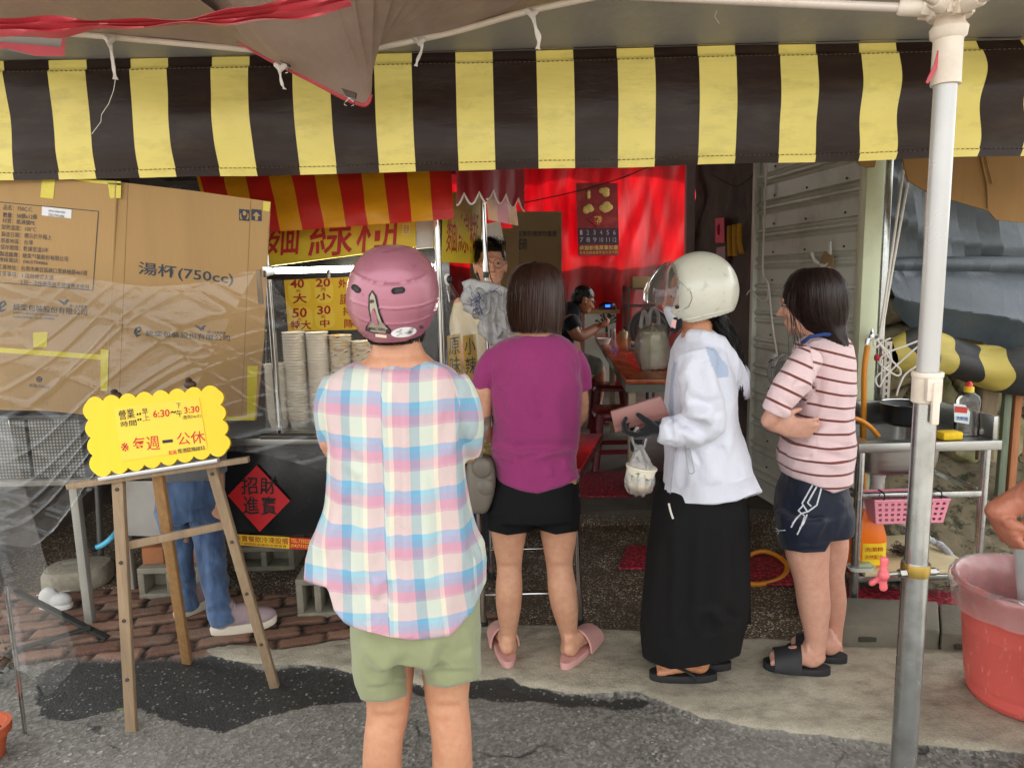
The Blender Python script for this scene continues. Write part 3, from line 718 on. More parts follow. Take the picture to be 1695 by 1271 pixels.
# ------------------------------------------------------------------ noodle stall
STALLD = mat('dark_stall_steel', (58, 58, 60), .25, .7, .25, 6, .05, 40)
def quad(px, Y):
    """four photo corners (tl, tr, br, bl) on an upright plane; Y a number or per corner"""
    Ys = Y if hasattr(Y, '__len__') else (Y,) * 4
    return [U(a, b, y) for (a, b), y in zip(px, Ys)]
def board(mb, q, th=.008, back=(0, 1, 0)):
    mb.prism(q, Vector(back) * th)
def sub(q, u0, v0, u1, v1):
    """a patch of quad q, u to the right, v downwards"""
    tl, tr, br, bl = q
    f = lambda u, v: tl.lerp(tr, u).lerp(bl.lerp(br, u), v)
    return f(u0, v0), f(u1, v0), f(u1, v1), f(u0, v1)
def stall():
    t = thing('noodle_stall', 'stainless noodle stall with red and yellow awning and yellow signs', 'food stall', G(470, 985))
    Y0 = 3.12
    # cabinet: front, side, counter
    m = MB(); a = U(205, 790, Y0); b = U(735, 790, Y0); zt = U(470, 735, Y0).z; zb = U(470, 886, Y0).z
    m.box(((a.x + b.x) / 2, Y0 + .36, (zt + zb) / 2), (b.x - a.x, .7, zt - zb)); m.build('cabinet', STALLD, t, bevel=.004)
    p = MB(); q = quad([(208, 796), (276, 796), (276, 888), (212, 886)], Y0 - .004); board(p, q, .004); p.build('side_panel', mat('dull_steel_panel', (170, 166, 160), .4, .5, .15, 6, dirt=(110, 104, 96)), t)
    c = MB(); c.box(((a.x + b.x) / 2, Y0 + .35, zt + .022), (b.x - a.x + .05, .78, .035)); c.build('counter_top', STEEL, t, bevel=.004)
    r = MB(); r.tube([U(432, 722, Y0 - .05), U(560, 722, Y0 - .05), U(735, 720, Y0 - .05)], .014, 12); r.build('front_rail', mat('dark_rail', (92, 90, 88), .35, .7, .2), t)
    # posts
    for px, Yq, pt in ((727, Y0 - .02, 330), (446, Y0 + .02, 300), (800, 3.8, 330)):
        s = MB(); x = U(px, 480, Yq).x; s.tube([(x, Yq, zt), (x, Yq, U(px, pt, Yq).z)], .0145, 16); s.build('post', CHROME, t)
    # back wall of the stall, dark
    bk = MB(); bk.box(((a.x + b.x) / 2, Y0 + .72, (zt + 2.05) / 2 + .1), (b.x - a.x, .02, 1.0)); bk.build('back_panel', STALLD, t)
    gl = MB(); q = quad([(440, 458), (724, 452), (724, 712), (440, 712)], Y0); gl.prism(q, (0, .004, 0)); gl.build('glass_front', clear('stall_glass', .015, .03, ior=1.25), t)
    rf = MB(); rf.box(((a.x + b.x) / 2, Y0 + .36, U(600, 330, Y0).z + .22), (b.x - a.x + .1, .9, .02)); rf.build('roof_panel', STALLD, t)
    # sign box
    s = MB(); sq = quad([(430, 308), (688, 296), (688, 409), (430, 443)], Y0 + .01); board(s, sq, .02)
    sg = s.build('sign_board', mat('yellow_corrugated_board', (208, 184, 40), .55, 0, .06, 3, .25, 60, .002, stretch=(.3, 1, 8)), t)
    l = MB()
    for ch, x0, x1, y0, y1 in (('麵', 436, 499, 350, 425), ('線', 510, 583, 344, 426), ('糊', 590, 660, 338, 420)):
        text_into(l, ch, *quad([(x0, y0), (x1, y0 - 4), (x1, y1 - 4), (x0, y1)], Y0 + .008), bold=.006, shear=.08)
    l.build('lettering', REDINK, sg)
    l = MB(); q = quad([(666, 371), (679, 370), (679, 388), (666, 389)], Y0 + .006); board(l, q, .002); st = l.build('gold_stamp', mat('pale_gold', (226, 204, 120), .5), sg)
    l = MB(); text_into(l, '鹿港', *sub(q, .15, .08, .85, .92)); l.build('stamp_lettering', mat('gold_ink', (164, 120, 30), .5), sg)
    w = MB(); q = quad([(688, 352), (717, 350), (717, 410), (688, 412)], Y0 + .02); board(w, q, .03); w.build('white_side_panel', mat('white_enamel', (186, 184, 176), .5, .1, .1, 8, dirt=(120, 112, 96)), t)
    # lamp
    lm = MB(); lm.tube([U(450, 448.5, Y0 + .06), U(716, 441.5, Y0 + .06)], .013, 14); lm.build('tube_lamp', emis('tube_light', (255, 252, 244), 9), t)
    lb = MB(); lb.bar(U(436, 459, Y0), U(720, 452, Y0), .02, .02); lb.build('lamp_rail', BLACKP, t)
    for px in (545, 655):
        k = MB(); k.lathe([(.001, 0), (.011, .001), (.011, .006), (.001, .008)], U(px, 450, Y0 - .02), 16, (0, -1, .1)); k.box(U(px, 458, Y0 - .015), (.012, .004, .03)); k.build('lamp_clip', GALV, t)
    # side sign, receding
    s = MB(); q2 = [U(733, 318, 3.1), U(795, 318, 3.72), U(795, 437, 3.72), U(731, 434, 3.1)]; board(s, q2, .012, (.2, .2, 0))
    sg2 = s.build('sign_board', _M['yellow_corrugated_board'], t)
    l = MB()
    for ch, u0, u1 in (('麵', .08, .36), ('線', .37, .65), ('糊', .66, .96)):
        text_into(l, ch, *sub(q2, u0, .30, u1, .86), bold=.004, shear=.08)
    l.build('lettering', REDINK, sg2)
    # red/yellow awning: front strip + side strip + roof
    vm = stripe_mat('stall_awning_vinyl', (222, 152, 26), (196, 38, 32), duty=.49, rough=.36, dirt=(120, 70, 30))
    def strip(top, bot, n, reps, off, name, Ya, Yb):
        P = []; S = []
        for j in range(15):
            r = j / 14; row = []
            for i in range(n + 1):
                s_ = i / n; x = top[0][0] + (top[1][0] - top[0][0]) * s_; y = top[0][1] + (top[1][1] - top[0][1]) * s_
                x2 = bot[0][0] + (bot[1][0] - bot[0][0]) * s_; y2 = bot[0][1] + (bot[1][1] - bot[0][1]) * s_
                Yq = Ya + (Yb - Ya) * s_ + .14 * (1 - r) ** 2 + (-.008 if r > .22 else 0)
                p = U(x + (x2 - x) * r, y + (y2 - y) * r, Yq); p.y += (mnoise.noise(p * 7)) * .02
                row.append(p); S.append(s_ * reps + off)
            P.append(row)
        m = MB(); m.sheet(P); o = m.build(name, vm, t, ang=60); at = o.data.attributes.new('su', 'FLOAT', 'POINT'); at.data.foreach_set('value', np.array(S, np.float32)); return P
    strip([(318, 268), (746, 262)], [(352, 392), (751, 362)], 90, 5.55, .42, 'awning_front', 3.04, 2.92)
    strip([(800, 262), (846, 276)], [(808, 364), (858, 374)], 30, 1.3, .05, 'awning_side', 3.02, 3.6)
    # red scalloped trim with white edging
    def scallop(p, n, Ya, Yb, name):
        (x0, y0), (x1, y1), h = p; P = []; edge = []
        for i in range(n * 10 + 1):
            s_ = i / (n * 10); Yq = Ya + (Yb - Ya) * s_; x = x0 + (x1 - x0) * s_; y = y0 + (y1 - y0) * s_; d = h * (.72 + .28 * abs(math.cos(math.pi * s_ * n)))
            tp = U(x, y, Yq); bt = U(x, y + d, Yq - .03); P.append([tp, tp.lerp(bt, .5) + Vector((0, -.01 * math.sin(s_ * 14), 0)), bt]); edge.append(bt)
        m = MB(); m.sheet(P); o = m.build(name, mat('maroon_vinyl', (140, 28, 38), .4, 0, .12, 6, .2, 12, .01), t, solid=.002)
        e = MB(); e.tube(edge, .004, 6); e.build('white_edging', CLOTHW, o)
    scallop(((756, 272), (806, 268), 68), 2, 2.9, 2.86, 'scalloped_trim'); scallop(((806, 264), (868, 284), 66), 3, 2.86, 3.3, 'scalloped_trim')
    # price sheet on the glass
    s = MB(); pq = quad([(470, 464), (624, 456), (624, 545), (477, 548)], Y0 - .03); board(s, pq, .002, (0, 1, 0)); ps = s.build('price_sheet', YELPAPER, t)
    cp = lambda x, y: (400 + x / 3.738, 440 + y / 3.738)
    bm_ = MB()
    for x0, y0, x1, y1 in ((285, 85, 425, 235), (450, 78, 565, 232), (290, 255, 440, 395), (450, 248, 575, 388)):
        c = U(*cp((x0 + x1) / 2, (y0 + y1) / 2), Y0 - .031); rx = (x1 - x0) / 7.476 * mpp(c); ry = (y1 - y0) / 7.476 * mpp(c)
        bm_.prism([c + Vector((rx * math.copysign(abs(math.cos(a)) ** .7, math.cos(a)), 0, ry * math.copysign(abs(math.sin(a)) ** .7, math.sin(a)))) for a in np.linspace(0, 2 * math.pi, 28, endpoint=False)], (0, -.0012, 0))
    bm_.build('price_patch', YELPAPER2, ps)
    l = MB()
    for tx, x0, y0, x1, y1, b in (('40', 300, 85, 388, 140, .022), ('元', 335, 148, 365, 165, .015), ('大', 315, 172, 405, 235, .02), ('20', 458, 80, 550, 132, .022), ('元', 488, 136, 522, 158, .015), ('小', 458, 168, 556, 212, .02),
                              ('50', 315, 262, 405, 322, .022), ('元', 345, 325, 372, 343, .015), ('特大', 303, 340, 430, 396, .018), ('30', 468, 248, 552, 302, .022), ('元', 490, 306, 520, 326, .015), ('中', 484, 332, 545, 382, .02),
                              ('外', 598, 82, 650, 138, .02), ('請', 608, 172, 665, 240, .004), ('排', 625, 255, 690, 308, .004), ('隊', 635, 330, 700, 386, .004)):
        text_into(l, tx, *quad([cp(x0, y0), cp(x1, y0 - 3), cp(x1, y1 - 3), cp(x0, y1)], Y0 - .0335), bold=b, wob=.08)
    l.build('lettering', REDINK, ps)
    # lucky diamond and supplier strip on the cabinet
    d = MB(); dq = [U(425, 770, Y0 - .006), U(480, 829, Y0 - .006), U(430, 880, Y0 - .006), U(377, 820, Y0 - .006)]; board(d, dq, .003); dm = d.build('lucky_diamond', mat('lucky_red_paper', (196, 26, 34), .5, 0, .1, 14), t)
    l = MB()
    for ch, x0, y0, x1, y1 in (('招', 399, 788, 427, 818), ('財', 430, 790, 456, 818), ('進', 402, 821, 429, 851), ('寶', 432, 821, 458, 852)):
        text_into(l, ch, *quad([(x0, y0), (x1, y0), (x1, y1), (x0, y1)], Y0 - .008), bold=.012, wob=.08)
    l.build('lettering', BLKINK, dm)
    s = MB(); q = quad([(386, 884), (479, 889), (479, 908), (388, 901)], Y0 - .006); board(s, q, .003); s1 = s.build('supplier_strip', YELPAPER, t)
    l = MB(); text_into(l, '承賣餐飲冷凍設備', *sub(q, .02, .06, .98, .62), bold=.006); text_into(l, '不銹鋼廚具餐飲設備買賣', *sub(q, .1, .7, .95, .93)); l.build('lettering', mat('dark_red_ink', (150, 40, 20), .6), s1)
    s = MB(); q = quad([(479, 889), (560, 894), (560, 913), (479, 908)], Y0 - .006); board(s, q, .003); s1 = s.build('telephone_strip', mat('red_strip', (206, 44, 34), .55), t)
    l = MB(); text_into(l, 'TEL:7332283', *sub(q, .03, .1, .48, .42), bold=.004); text_into(l, '(04)7332282', *sub(q, .03, .55, .49, .9), bold=.004); l.build('lettering', YELPAPER2, s1)
stall()
# stacks of paper bowls behind the glass: every bowl a thing
def bowls():
    pr = [(.03, 0), (.034, .002), (.05, .055), (.0535, .0555), (.0535, .0585), (.051, .059), (.0475, .056), (.032, .004), (.001, .004)]
    plain = mat('white_paper_bowl', (232, 222, 204), .7, 0, .04, 9); n = NT('printed_paper_bowl')
    br = n.n('TexBrick'); n.l(n.obj((1, 1, 1)), br.inputs['Vector']); v = n.obj(); vo = n.n('TexVoronoi'); n.l(n.obj((1, 1, 2.5)), vo.inputs['Vector']); vo.inputs['Scale'].default_value = 38
    sp = n.n('SeparateColor'); n.l(vo.outputs['Color'], sp.inputs[0])
    n.base(n.ramp(sp.outputs[0], [(0, lin((214, 204, 184))), (.5, lin((216, 196, 150))), (.68, lin((206, 160, 70))), (.82, lin((176, 110, 78))), (.92, lin((206, 190, 160)))], 'CONSTANT')); n.set(Roughness=.7)
    protos = {}
    Yb = 3.3; zt = U(470, 712, Yb).z
    for nm, px, top, m in (('plain', 456, 598, plain), ('tall', 489, 548, plain), ('tall2', 528, 548, plain), ('print', 566, 552, n.m), ('print2', 602, 560, n.m)):
        x = U(px, 640, Yb).x; z0 = U(px, 712, Yb).z; z1 = U(px, top, Yb).z; k = int((z1 - z0 - .06) / .0135)
        grp = 'paper bowls nested in the stacks behind the glass'
        lab = {'plain': 'white paper bowl nested in the shortest stack behind the glass', 'tall': 'white paper bowl nested in the tall stack below the 50 price', 'tall2': 'white paper bowl nested in the tall stack below the 30 price', 'print': 'printed orange and beige bowl in the stack beside the white ones', 'print2': 'printed bowl in the stack closest to the pink helmet'}[nm]
        key = m.name
        for i in range(k + 1):
            if key not in protos:
                mb = MB(); mb.lathe(pr, (0, 0, 0), 26); o = mb.build('paper_bowl', m, origin=Vector((0, 0, 0))); protos[key] = o
            else:
                o = protos[key].copy(); COL.objects.link(o)
            o.location = (x + random.uniform(-.001, .001), Yb + .02, z0 + .0 + i * .0135); o.rotation_euler = (0, 0, i * 1.1); tag(o, lab, 'bowl', grp)
bowls()
def cinder(name, c, sz, lab, rz=0):
    m = MB(); w, d, h = sz; t_ = .03
    m.box((c.x, c.y, c.z + t_ / 2), (w, d, t_), rz)
    m.box((c.x, c.y, c.z + h - t_ / 2), (w, d, t_), rz)
    X = Vector((math.cos(rz), math.sin(rz), 0))
    for s_ in (-1, 0, 1): 
        p = Vector(c) + X * (s_ * (w / 2 - t_ / 2)); m.box((p.x, p.y, c.z + h / 2), (t_ * .99, d * .985, h - 2 * t_ + .001), rz)
    bk = Vector(c) + Vector((0, d * .2, h / 2)); m.box(bk, (w * .97, d * .3, h * .94), rz)
    tag(m.build(name, CONC, bevel=.004), lab, 'block')
cinder('cinder_block', G(532, 1012) + Vector((0, .08, 0)), (.19, .3, .19), 'grey cinder block standing under the right end of the stall', .05)
cinder('cinder_block', G(285, 988) + Vector((0, .08, 0)), (.3, .2, .16), 'grey cinder block behind the jeans carrying two bricks', .03)
cinder('cinder_block', G(440, 944) + Vector((0, .08, 0)), (.32, .2, .14), 'cinder block in the shade under the red diamond')
for px, lab in ((262, 'worn orange brick lying on the cinder block, left one'), (325, 'worn orange brick lying on the cinder block beside the jeans')):
    m = MB(); c = G(285, 988); m.box((U(px, 900, c.y + .1).x, c.y + .1, .205), (.1, .16, .085), .1); tag(m.build('brick', mat('orange_brick', (176, 112, 72), .9, 0, .2, 12, .4, 60, dirt=(120, 96, 80)), bevel=.006), lab, 'brick')
# ------------------------------------------------------------------ cardboard windbreak and clear sheet
def cardboard():
    Yb = 2.52
    t = thing('cardboard_sheet', 'unfolded brown carton with printed text serving as a windbreak', 'cardboard', U(190, 690, Yb))
    nL = Vector((0, -1, 0)); p0 = U(187, 450, Yb); dR = Vector((1, .2, 0)).normalized(); nR = Vector((.2, -1, 0)).normalized()
    L = lambda a, b: PL(a, b, p0, nL); Rr = lambda a, b: PL(a, b, p0, nR)
    m = MB(); m.prism([L(-130, 292), L(60, 297), L(192, 301), L(175, 690), L(80, 680), L(-130, 676)], (0, .009, 0)); lp = m.build('left_panel', KRAFT, t)
    m = MB(); m.prism([Rr(193.5, 301), Rr(320, 316), Rr(447, 334), Rr(441, 440), Rr(437, 560), Rr(424, 694), Rr(300, 694), Rr(177, 692)], (0, .009, 0)); rp = m.build('right_panel', KRAFT, t)
    m = MB(); m.tube([p0.lerp(p0, 0) + Vector((0, .003, 0)) + (U(192, 301, Yb) - p0), U(176, 690, Yb) + Vector((0, .003, 0))], .0055, 10); m.build('fold', KRAFT, t)
    gf = MB(); gf.tube([Rr(415, 332), Rr(400, 690)], .0012, 6); gf.tube([Rr(212, 305), Rr(196, 690)], .0012, 6); gf.build('crease', mat('kraft_crease', (150, 116, 70), .8), rp)
    c1 = lambda x, y: (x / 3.026, 280 + y / 3.026)
    l = MB()
    def T(s, x0, y0, x1, y1, dx, f=L, b=.0, hgt=None):
        # line of print from (x0,y0) top-left to (x1,y1) top-right in the crop, letters hgt tall
        h = hgt or 26; a = f(*c1(x0, y0)); bb = f(*c1(x1, y1)); cc = f(*c1(x1 - 1, y1 + h)); dd = f(*c1(x0 - 1, y0 + h)); text_into(l, s, a, bb, cc, dd, bold=b)
    T('品名：750C.C.', 18, 178, 165, 190, 0); T('數量：50個x12條', 16, 216, 188, 228, 0, b=.006); T('材質：紙淋膜PE', 14, 244, 176, 258, 0); T('耐熱溫度：100°C', 10, 276, 182, 290, 0)
    T('製造日期：標示於外箱上', 8, 312, 260, 330, 0); T('原產地區：台灣', 5, 344, 166, 356, 0); T('保存期限：乾燥室溫3年', 3, 376, 244, 394, 0); T('製造廠商：統奕包裝股份有限公司', 0, 410, 342, 438, 0, b=.004)
    T('連絡電話：(06)5704066', -4, 440, 240, 460, 0); T('工廠地址：台南市麻豆區麻口里麻柚路465號', -8, 474, 438, 508, 0); T('注意事項：1.請勿接近火源', -12, 508, 270, 532, 0); T('2.供一次性使用且不建議微波使用', 104, 552, 446, 578, 0)
    T('統奕包裝股份有限公司', 68, 672, 438, 700, 0, b=.008, hgt=34); T('統一企業集團', 350, 676, 436, 682, 0, hgt=16); T('台南市721麻豆區麻口里麻柚路465號', 68, 712, 294, 728, 0, hgt=12); T('Tel:06-5704066  Fax:06-5704065', 66, 732, 275, 744, 0, hgt=12); T('紙箱(750cc)', 148, 1072, 248, 1082, 0, hgt=20)
    l2 = l.build('lettering', NAVYINK, lp); 
    fr = MB(); q = [L(*c1(a, b)) + Vector((0, -.0012, 0)) for a, b in ((-60, 160), (494, 212), (466, 608), (-90, 560))]
    for i in (0, 1, 2): fr.bar(q[i], q[i + 1], .0022, .001, up=(0, 1, 0))
    def ring(mb, c, r, w, f, n=24):
        o_ = [f(*c1(c[0] + r * math.cos(a), c[1] + r * math.sin(a))) for a in np.linspace(0, 2 * math.pi, n)]
        mb.tube([p + Vector((0, -.001, 0)) for p in o_], w, 6)
    ring(fr, (197, 1052), 12, .0022, L); ring(fr, (197, 1052), 5, .002, L, 5); fr.build('printed_frame', NAVYINK, lp)
    def logo(mb, x, y, k, f):  # looping e-shaped mark and a bird
        mb.tube([f(*c1(x + k * a, y + k * b)) + Vector((0, -.001, 0)) for a, b in ((-18, 6), (0, 2), (16, -12), (10, -24), (-6, -18), (-14, 4), (-4, 20), (18, 14))], [.001, .003, .004, .003, .004, .005, .005, .001], 8)
    lg = MB(); logo(lg, 12, 688, 1.1, L)
    def bird(mb, x, y, f):
        mb.prism([f(*c1(x + a, y + b)) + Vector((0, -.001, 0)) for a, b in ((-28, -16), (-6, -8), (2, -2), (18, -14), (30, -12), (20, -4), (18, 8), (2, 14), (-2, 8), (-16, -2))], (0, -.0008, 0))
    bird(lg, 318, 668, L); lg.build('printed_mark', NAVYINK, lp)
    l = MB()
    T('湯杯(750cc)', 694, 462, 1170, 516, 0, Rr, b=.012, hgt=74); T('統奕包裝股份有限公司', 730, 806, 1152, 832, 0, Rr, b=.008, hgt=30); T('統一企業集團', 1040, 808, 1130, 814, 0, Rr, hgt=14); l.build('lettering', NAVYINK, rp)
    lg = MB(); logo(lg, 690, 815, 1.0, Rr); bird(lg, 1004, 796, Rr)
    for x0 in (1198, 1259): lg.prism([Rr(*c1(x0 + a, y)) + Vector((0, -.0006, 0)) for a, y in ((0, 200), (52, 205), (52, 262), (0, 257))], (0, -.0008, 0))
    lg.build('printed_mark', NAVYINK, rp)
    ic = MB(); q = [(1285, 214), (1306, 236), (1293, 236), (1293, 256), (1279, 256), (1279, 235), (1266, 234)]; ic.prism([Rr(*c1(a, b)) + Vector((0, -.0016, 0)) for a, b in q], (0, -.0006, 0))
    for dx in (1212, 1238): ic.tube([Rr(*c1(dx, 252)) + Vector((0, -.002, 0)), Rr(*c1(dx + (-6 if dx < 1220 else 6), 238)) + Vector((0, -.002, 0)), Rr(*c1(dx + (-5 if dx < 1220 else 5), 222)) + Vector((0, -.002, 0))], [.004, .003, .0015], 6)
    ic.ell(Rr(*c1(1224, 222)) + Vector((0, -.0016, 0)), (.008, .001, .008)); ic.build('printed_icon', KRAFT, rp)
    tp = MB()
    for q, f in (([(213, 44), (278, 47), (268, 150), (203, 142)], L), ([(335, 47), (606, 62), (606, 82), (470, 70)], L), ([(540, 66), (608, 72), (606, 146), (552, 146)], L), ([(168, 818), (240, 815), (236, 890), (168, 892)], L), ([(-40, 890), (520, 930), (520, 955), (-40, 915)], L)):
        tp.prism([f(*c1(a, b)) + Vector((0, -.001, 0)) for a, b in q], (0, -.0006, 0))
    for q in ([(1320, 162), (1356, 166), (1350, 214), (1318, 208)], [(1240, 985), (1292, 985), (1278, 1258), (1120, 1258), (1120, 1240), (1238, 1235)], [(505, 900), (545, 905), (540, 1110), (505, 1110)]):
        tp.prism([Rr(*c1(a, b)) + Vector((0, -.001, 0)) for a, b in q], (0, -.0006, 0))
    tp.build('yellow_tape', YTAPE, t)
    s = MB(); s.prism([L(*c1(a, b)) + Vector((0, -.001, 0)) for a, b in ((212, 188), (360, 204), (358, 248), (210, 232))], (0, -.0006, 0)); sk = s.build('white_sticker', mat('white_sticker', (226, 226, 228), .5, 0, .04), lp)
    l = MB(); T('SERVICE GREEN PAPER', 246, 204, 330, 214, 0, hgt=10); T('5201179016006', 246, 222, 325, 232, 0, hgt=12)
    for p in l.V: p[:, 1] -= .002
    l.build('sticker_lettering', BLKINK, sk)
cardboard()
PLASTIC = clear('clear_plastic_sheet', .03, .05, (.97, .97, .96), bumpy=.12)
def crease_tubes(): pass
def plastic():
    def drape(name, top, bot, yf, nu, nv, fold, lab):
        ct = cat_pts([Vector((a, b, 0)) for a, b in top], 12); cb = cat_pts([Vector((a, b, 0)) for a, b in bot], 12); P = []
        def lk(c, s): x = s * (len(c) - 1); i = min(int(x), len(c) - 2); return c[i].lerp(c[i + 1], x - i)
        for j in range(nv + 1):
            r = j / nv; row = []
            for i in range(nu + 1):
                s = i / nu; A = lk(ct, s); B = lk(cb, s)
                q = A.lerp(B, r); p = U(q.x, q.y, yf(s, r)); p.y += fold(s, r, p); row.append(p)
            P.append(row)
        m = MB(); m.sheet(P); return tag(m.build(name, PLASTIC, ang=None), lab, 'plastic sheet')
    def fold1(s, r, p):
        a = mnoise.noise(Vector((p.x * 1.1 + p.z * 1.6, p.z * 2.2 - p.x * 1.0, 0))) * .03
        u = p.z * 5.2 - p.x * 2.6 + mnoise.noise(Vector((p.x * 1.5, p.z * 1.5, 6))) * 1.1
        b = (1 - abs(mnoise.noise(Vector((p.x * .5, u * 1.7, 3))))) ** 16 * .009
        u2 = p.z * 5 + p.x * 2.8 + mnoise.noise(Vector((p.x * 1.3, p.z * 1.7, 12))) * .9
        c = (1 - abs(mnoise.noise(Vector((p.x * .5 + 7, u2 * 1.6, 9))))) ** 16 * .008
        return (a - b - c) * min(1, r * 4 + .1)
    drape('plastic_curtain', [(-130, 448), (60, 452), (150, 462), (250, 474), (350, 466), (432, 454), (520, 556), (600, 600)], [(-130, 870), (30, 905), (90, 878), (150, 812), (230, 770), (400, 748), (600, 800)], lambda s, r: 2.44 - .06 * r + .9 * max(0, s - .7), 380, 240, fold1, 'clear plastic curtain draped over the cardboard and the stall front')
    def fold2(s, r, p):
        return mnoise.noise(Vector((p.x * 7, p.z * 1.0, 0))) * .05 + (1 - abs(mnoise.noise(Vector((p.x * 7 + p.z * 1.5, p.z * .6, 4))))) ** 10 * -.03
    drape('plastic_curtain', [(-140, 690), (-60, 690), (0, 690), (8, 700)], [(-140, 1000), (-20, 1075), (60, 1128), (84, 1146), (128, 1098)], lambda s, r: 2.28 - .14 * r, 90, 80, fold2, 'clear plastic tail hanging to the ground at the far left')
    r = MB(); a = U(8, 970, 2.2); b = G(40, 1214); r.tube([a, b], .003, 8); r.tube([U(13, 970, 2.2), G(44, 1214)], .003, 8); tag(r.build('thin_rod', CHROME), 'thin shiny metal rod standing in front of the plastic tail', 'rod')
    c = MB(); c.box(U(430, 475, 2.5), (.016, .016, .12)); k = thing('clamp', 'wood and metal clamp pinching the plastic to the cardboard edge', 'clamp', U(430, 500, 2.5)); c.build('wooden_jaw', WOODG, k, bevel=.002)
    c = MB(); c.prism([U(434, 441, 2.52), U(448, 440, 2.52), U(455, 446, 2.52), U(455, 454, 2.52), U(436, 460, 2.52)], (0, .008, 0)); c.build('metal_plate', GALV, k, bevel=.002)
plastic()
# ------------------------------------------------------------------ easel and opening-hours board
def easel():
    t = thing('wooden_easel', 'weathered wooden easel holding the yellow opening hours board', 'easel', G(330, 1150))
    lb = G(218, 1208); rb = G(455, 1136); cb = G(310, 1096)
    Yt = 2.22
    lt = U(196, 795, Yt); rt = U(350, 770, Yt + .05); ctp = U(262, 786, Yt + .07)
    for a, b, w in ((lb, lt, .036), (rb, rt, .034)):
        m = MB(); d = (b - a).normalized(); m.bar(a, b + d * .02, w, .02, up=(0, 1, 0)); leg = m.build('leg', WOODG, t, bevel=.002)
        h = MB()
        for f in (.22, .46, .69, .97):
            p = a.lerp(b, f) + Vector((0, -.011, 0)); h.lathe([(.0001, .004), (.006, .003), (.0065, 0)], p, 12, (0, -1, 0))
        h.build('bolt', RUST, leg)
    m = MB(); d = (ctp - cb).normalized(); m.bar(cb, ctp + d * .01, .036, .022, up=(0, 1, 0)); m.build('leg', mat('warm_wood', (164, 124, 78), .7, 0, .25, 14, .35, 50, .003, stretch=(6, 6, .6), dirt=(110, 86, 60), dirt_amt=.4), t, bevel=.002)
    m = MB(); m.bar(U(112, 805, Yt - .02), U(412, 760, Yt + .0), .018, .022, up=(0, 1, 0)); m.build('ledge_rail', WOODG, t, bevel=.002)
    m = MB(); m.bar(U(165, 792, Yt - .035), U(362, 761, Yt - .02), .012, .025, up=(0, 1, 0)); m.build('metal_ledge', mat('white_metal_strip', (200, 200, 202), .35, .6, .08), t, bevel=.002)
    f = lambda a, b, z: a.lerp(b, (z - a.z) / (b.z - a.z))
    zl = U(211, 930, 2.1).z; zr = U(375, 890, 2.2).z
    m = MB(); m.bar(f(lb, lt, zl) + Vector((0, .012, 0)), f(rb, rt, zr) + Vector((0, .012, 0)), .026, .016, up=(0, 1, 0)); m.build('cross_bar', WOODG, t, bevel=.002)
    # board
    b = thing('notice_board', 'bright yellow scalloped board with opening hours on the easel', 'sign', U(260, 770, Yt))
    p0 = U(262, 775, Yt - .03); nb = Vector((.05, -1, .22)).normalized(); B = lambda x, y: PL(x, y, p0, nb)
    cor = [(143, 666), (361, 645), (375, 745), (157, 783)]; out = []
    seg = [8, 4, 8, 4]
    for e in range(4):
        a = Vector((cor[e][0], cor[e][1], 0)); c = Vector((cor[(e + 1) % 4][0], cor[(e + 1) % 4][1], 0)); d = c - a; nrm = Vector((d.y, -d.x, 0)).normalized(); k = seg[e]
        for i in range(k * 9):
            s = i / (k * 9); o_ = abs(math.sin(math.pi * s * k)) ** .75; q = a.lerp(c, s) + nrm * (o_ * (8.5 if e % 2 == 0 else 7.5)); out.append(B(q.x, q.y))
    m = MB(); m.prism(out, -nb * .012); bo = m.build('board', mat('yellow_foam_board', (242, 204, 10), .5, 0, .04, 3, .1, 60, .001, stretch=(8, 1, 1)), b, ang=50)
    cb_ = lambda x, y: (x / 3.531, 620 + y / 3.531)
    pq = [B(*cb_(*q)) + nb * .001 for q in ((668, 195), (1165, 135), (1213, 430), (715, 505))]
    m = MB(); m.prism(pq, nb * .0012); pp = m.build('paper', mat('yellow_note_paper', (250, 208, 62), .6, 0, .05, 8, .3, 14, .004), b)
    def wr(mb, s, x0, y0, x1, y1, x2, y2, x3, y3, bold=.0, wob=.12): text_into(mb, s, *[B(*cb_(*q)) + nb * .0026 for q in ((x0, y0), (x1, y1), (x2, y2), (x3, y3))], bold=bold, wob=wob, lift=.0006)
    k = MB(); r_ = MB()
    wr(k, '營業', 693, 212, 785, 196, 792, 252, 700, 268, .006); wr(k, '時間', 705, 276, 798, 262, 802, 296, 710, 308, .006); wr(k, '::', 800, 225, 826, 220, 830, 268, 806, 272, .02); wr(k, '早', 830, 200, 866, 194, 870, 230, 834, 236, .006); wr(k, '上', 832, 240, 878, 232, 880, 266, 836, 272, .006)
    wr(r_, '6:30', 893, 210, 992, 200, 996, 243, 898, 254, .02); wr(k, '~', 998, 214, 1030, 208, 1032, 224, 1000, 230, .012); wr(k, '下', 1030, 168, 1060, 164, 1062, 194, 1032, 198, .006); wr(k, '午', 1030, 208, 1068, 203, 1071, 244, 1034, 249, .006); wr(r_, '3:30', 1076, 190, 1166, 180, 1170, 218, 1080, 230, .02)
    wr(k, '(售完Day止)', 1068, 240, 1176, 228, 1180, 252, 1072, 266, .004); wr(r_, '※', 706, 400, 752, 394, 758, 444, 712, 450, .004); wr(r_, '每週', 775, 370, 930, 352, 938, 436, 784, 450, .004); wr(k, '一', 948, 384, 1014, 376, 1016, 394, 950, 402, .03); wr(r_, '公休', 1032, 342, 1196, 326, 1204, 396, 1040, 414, .004)
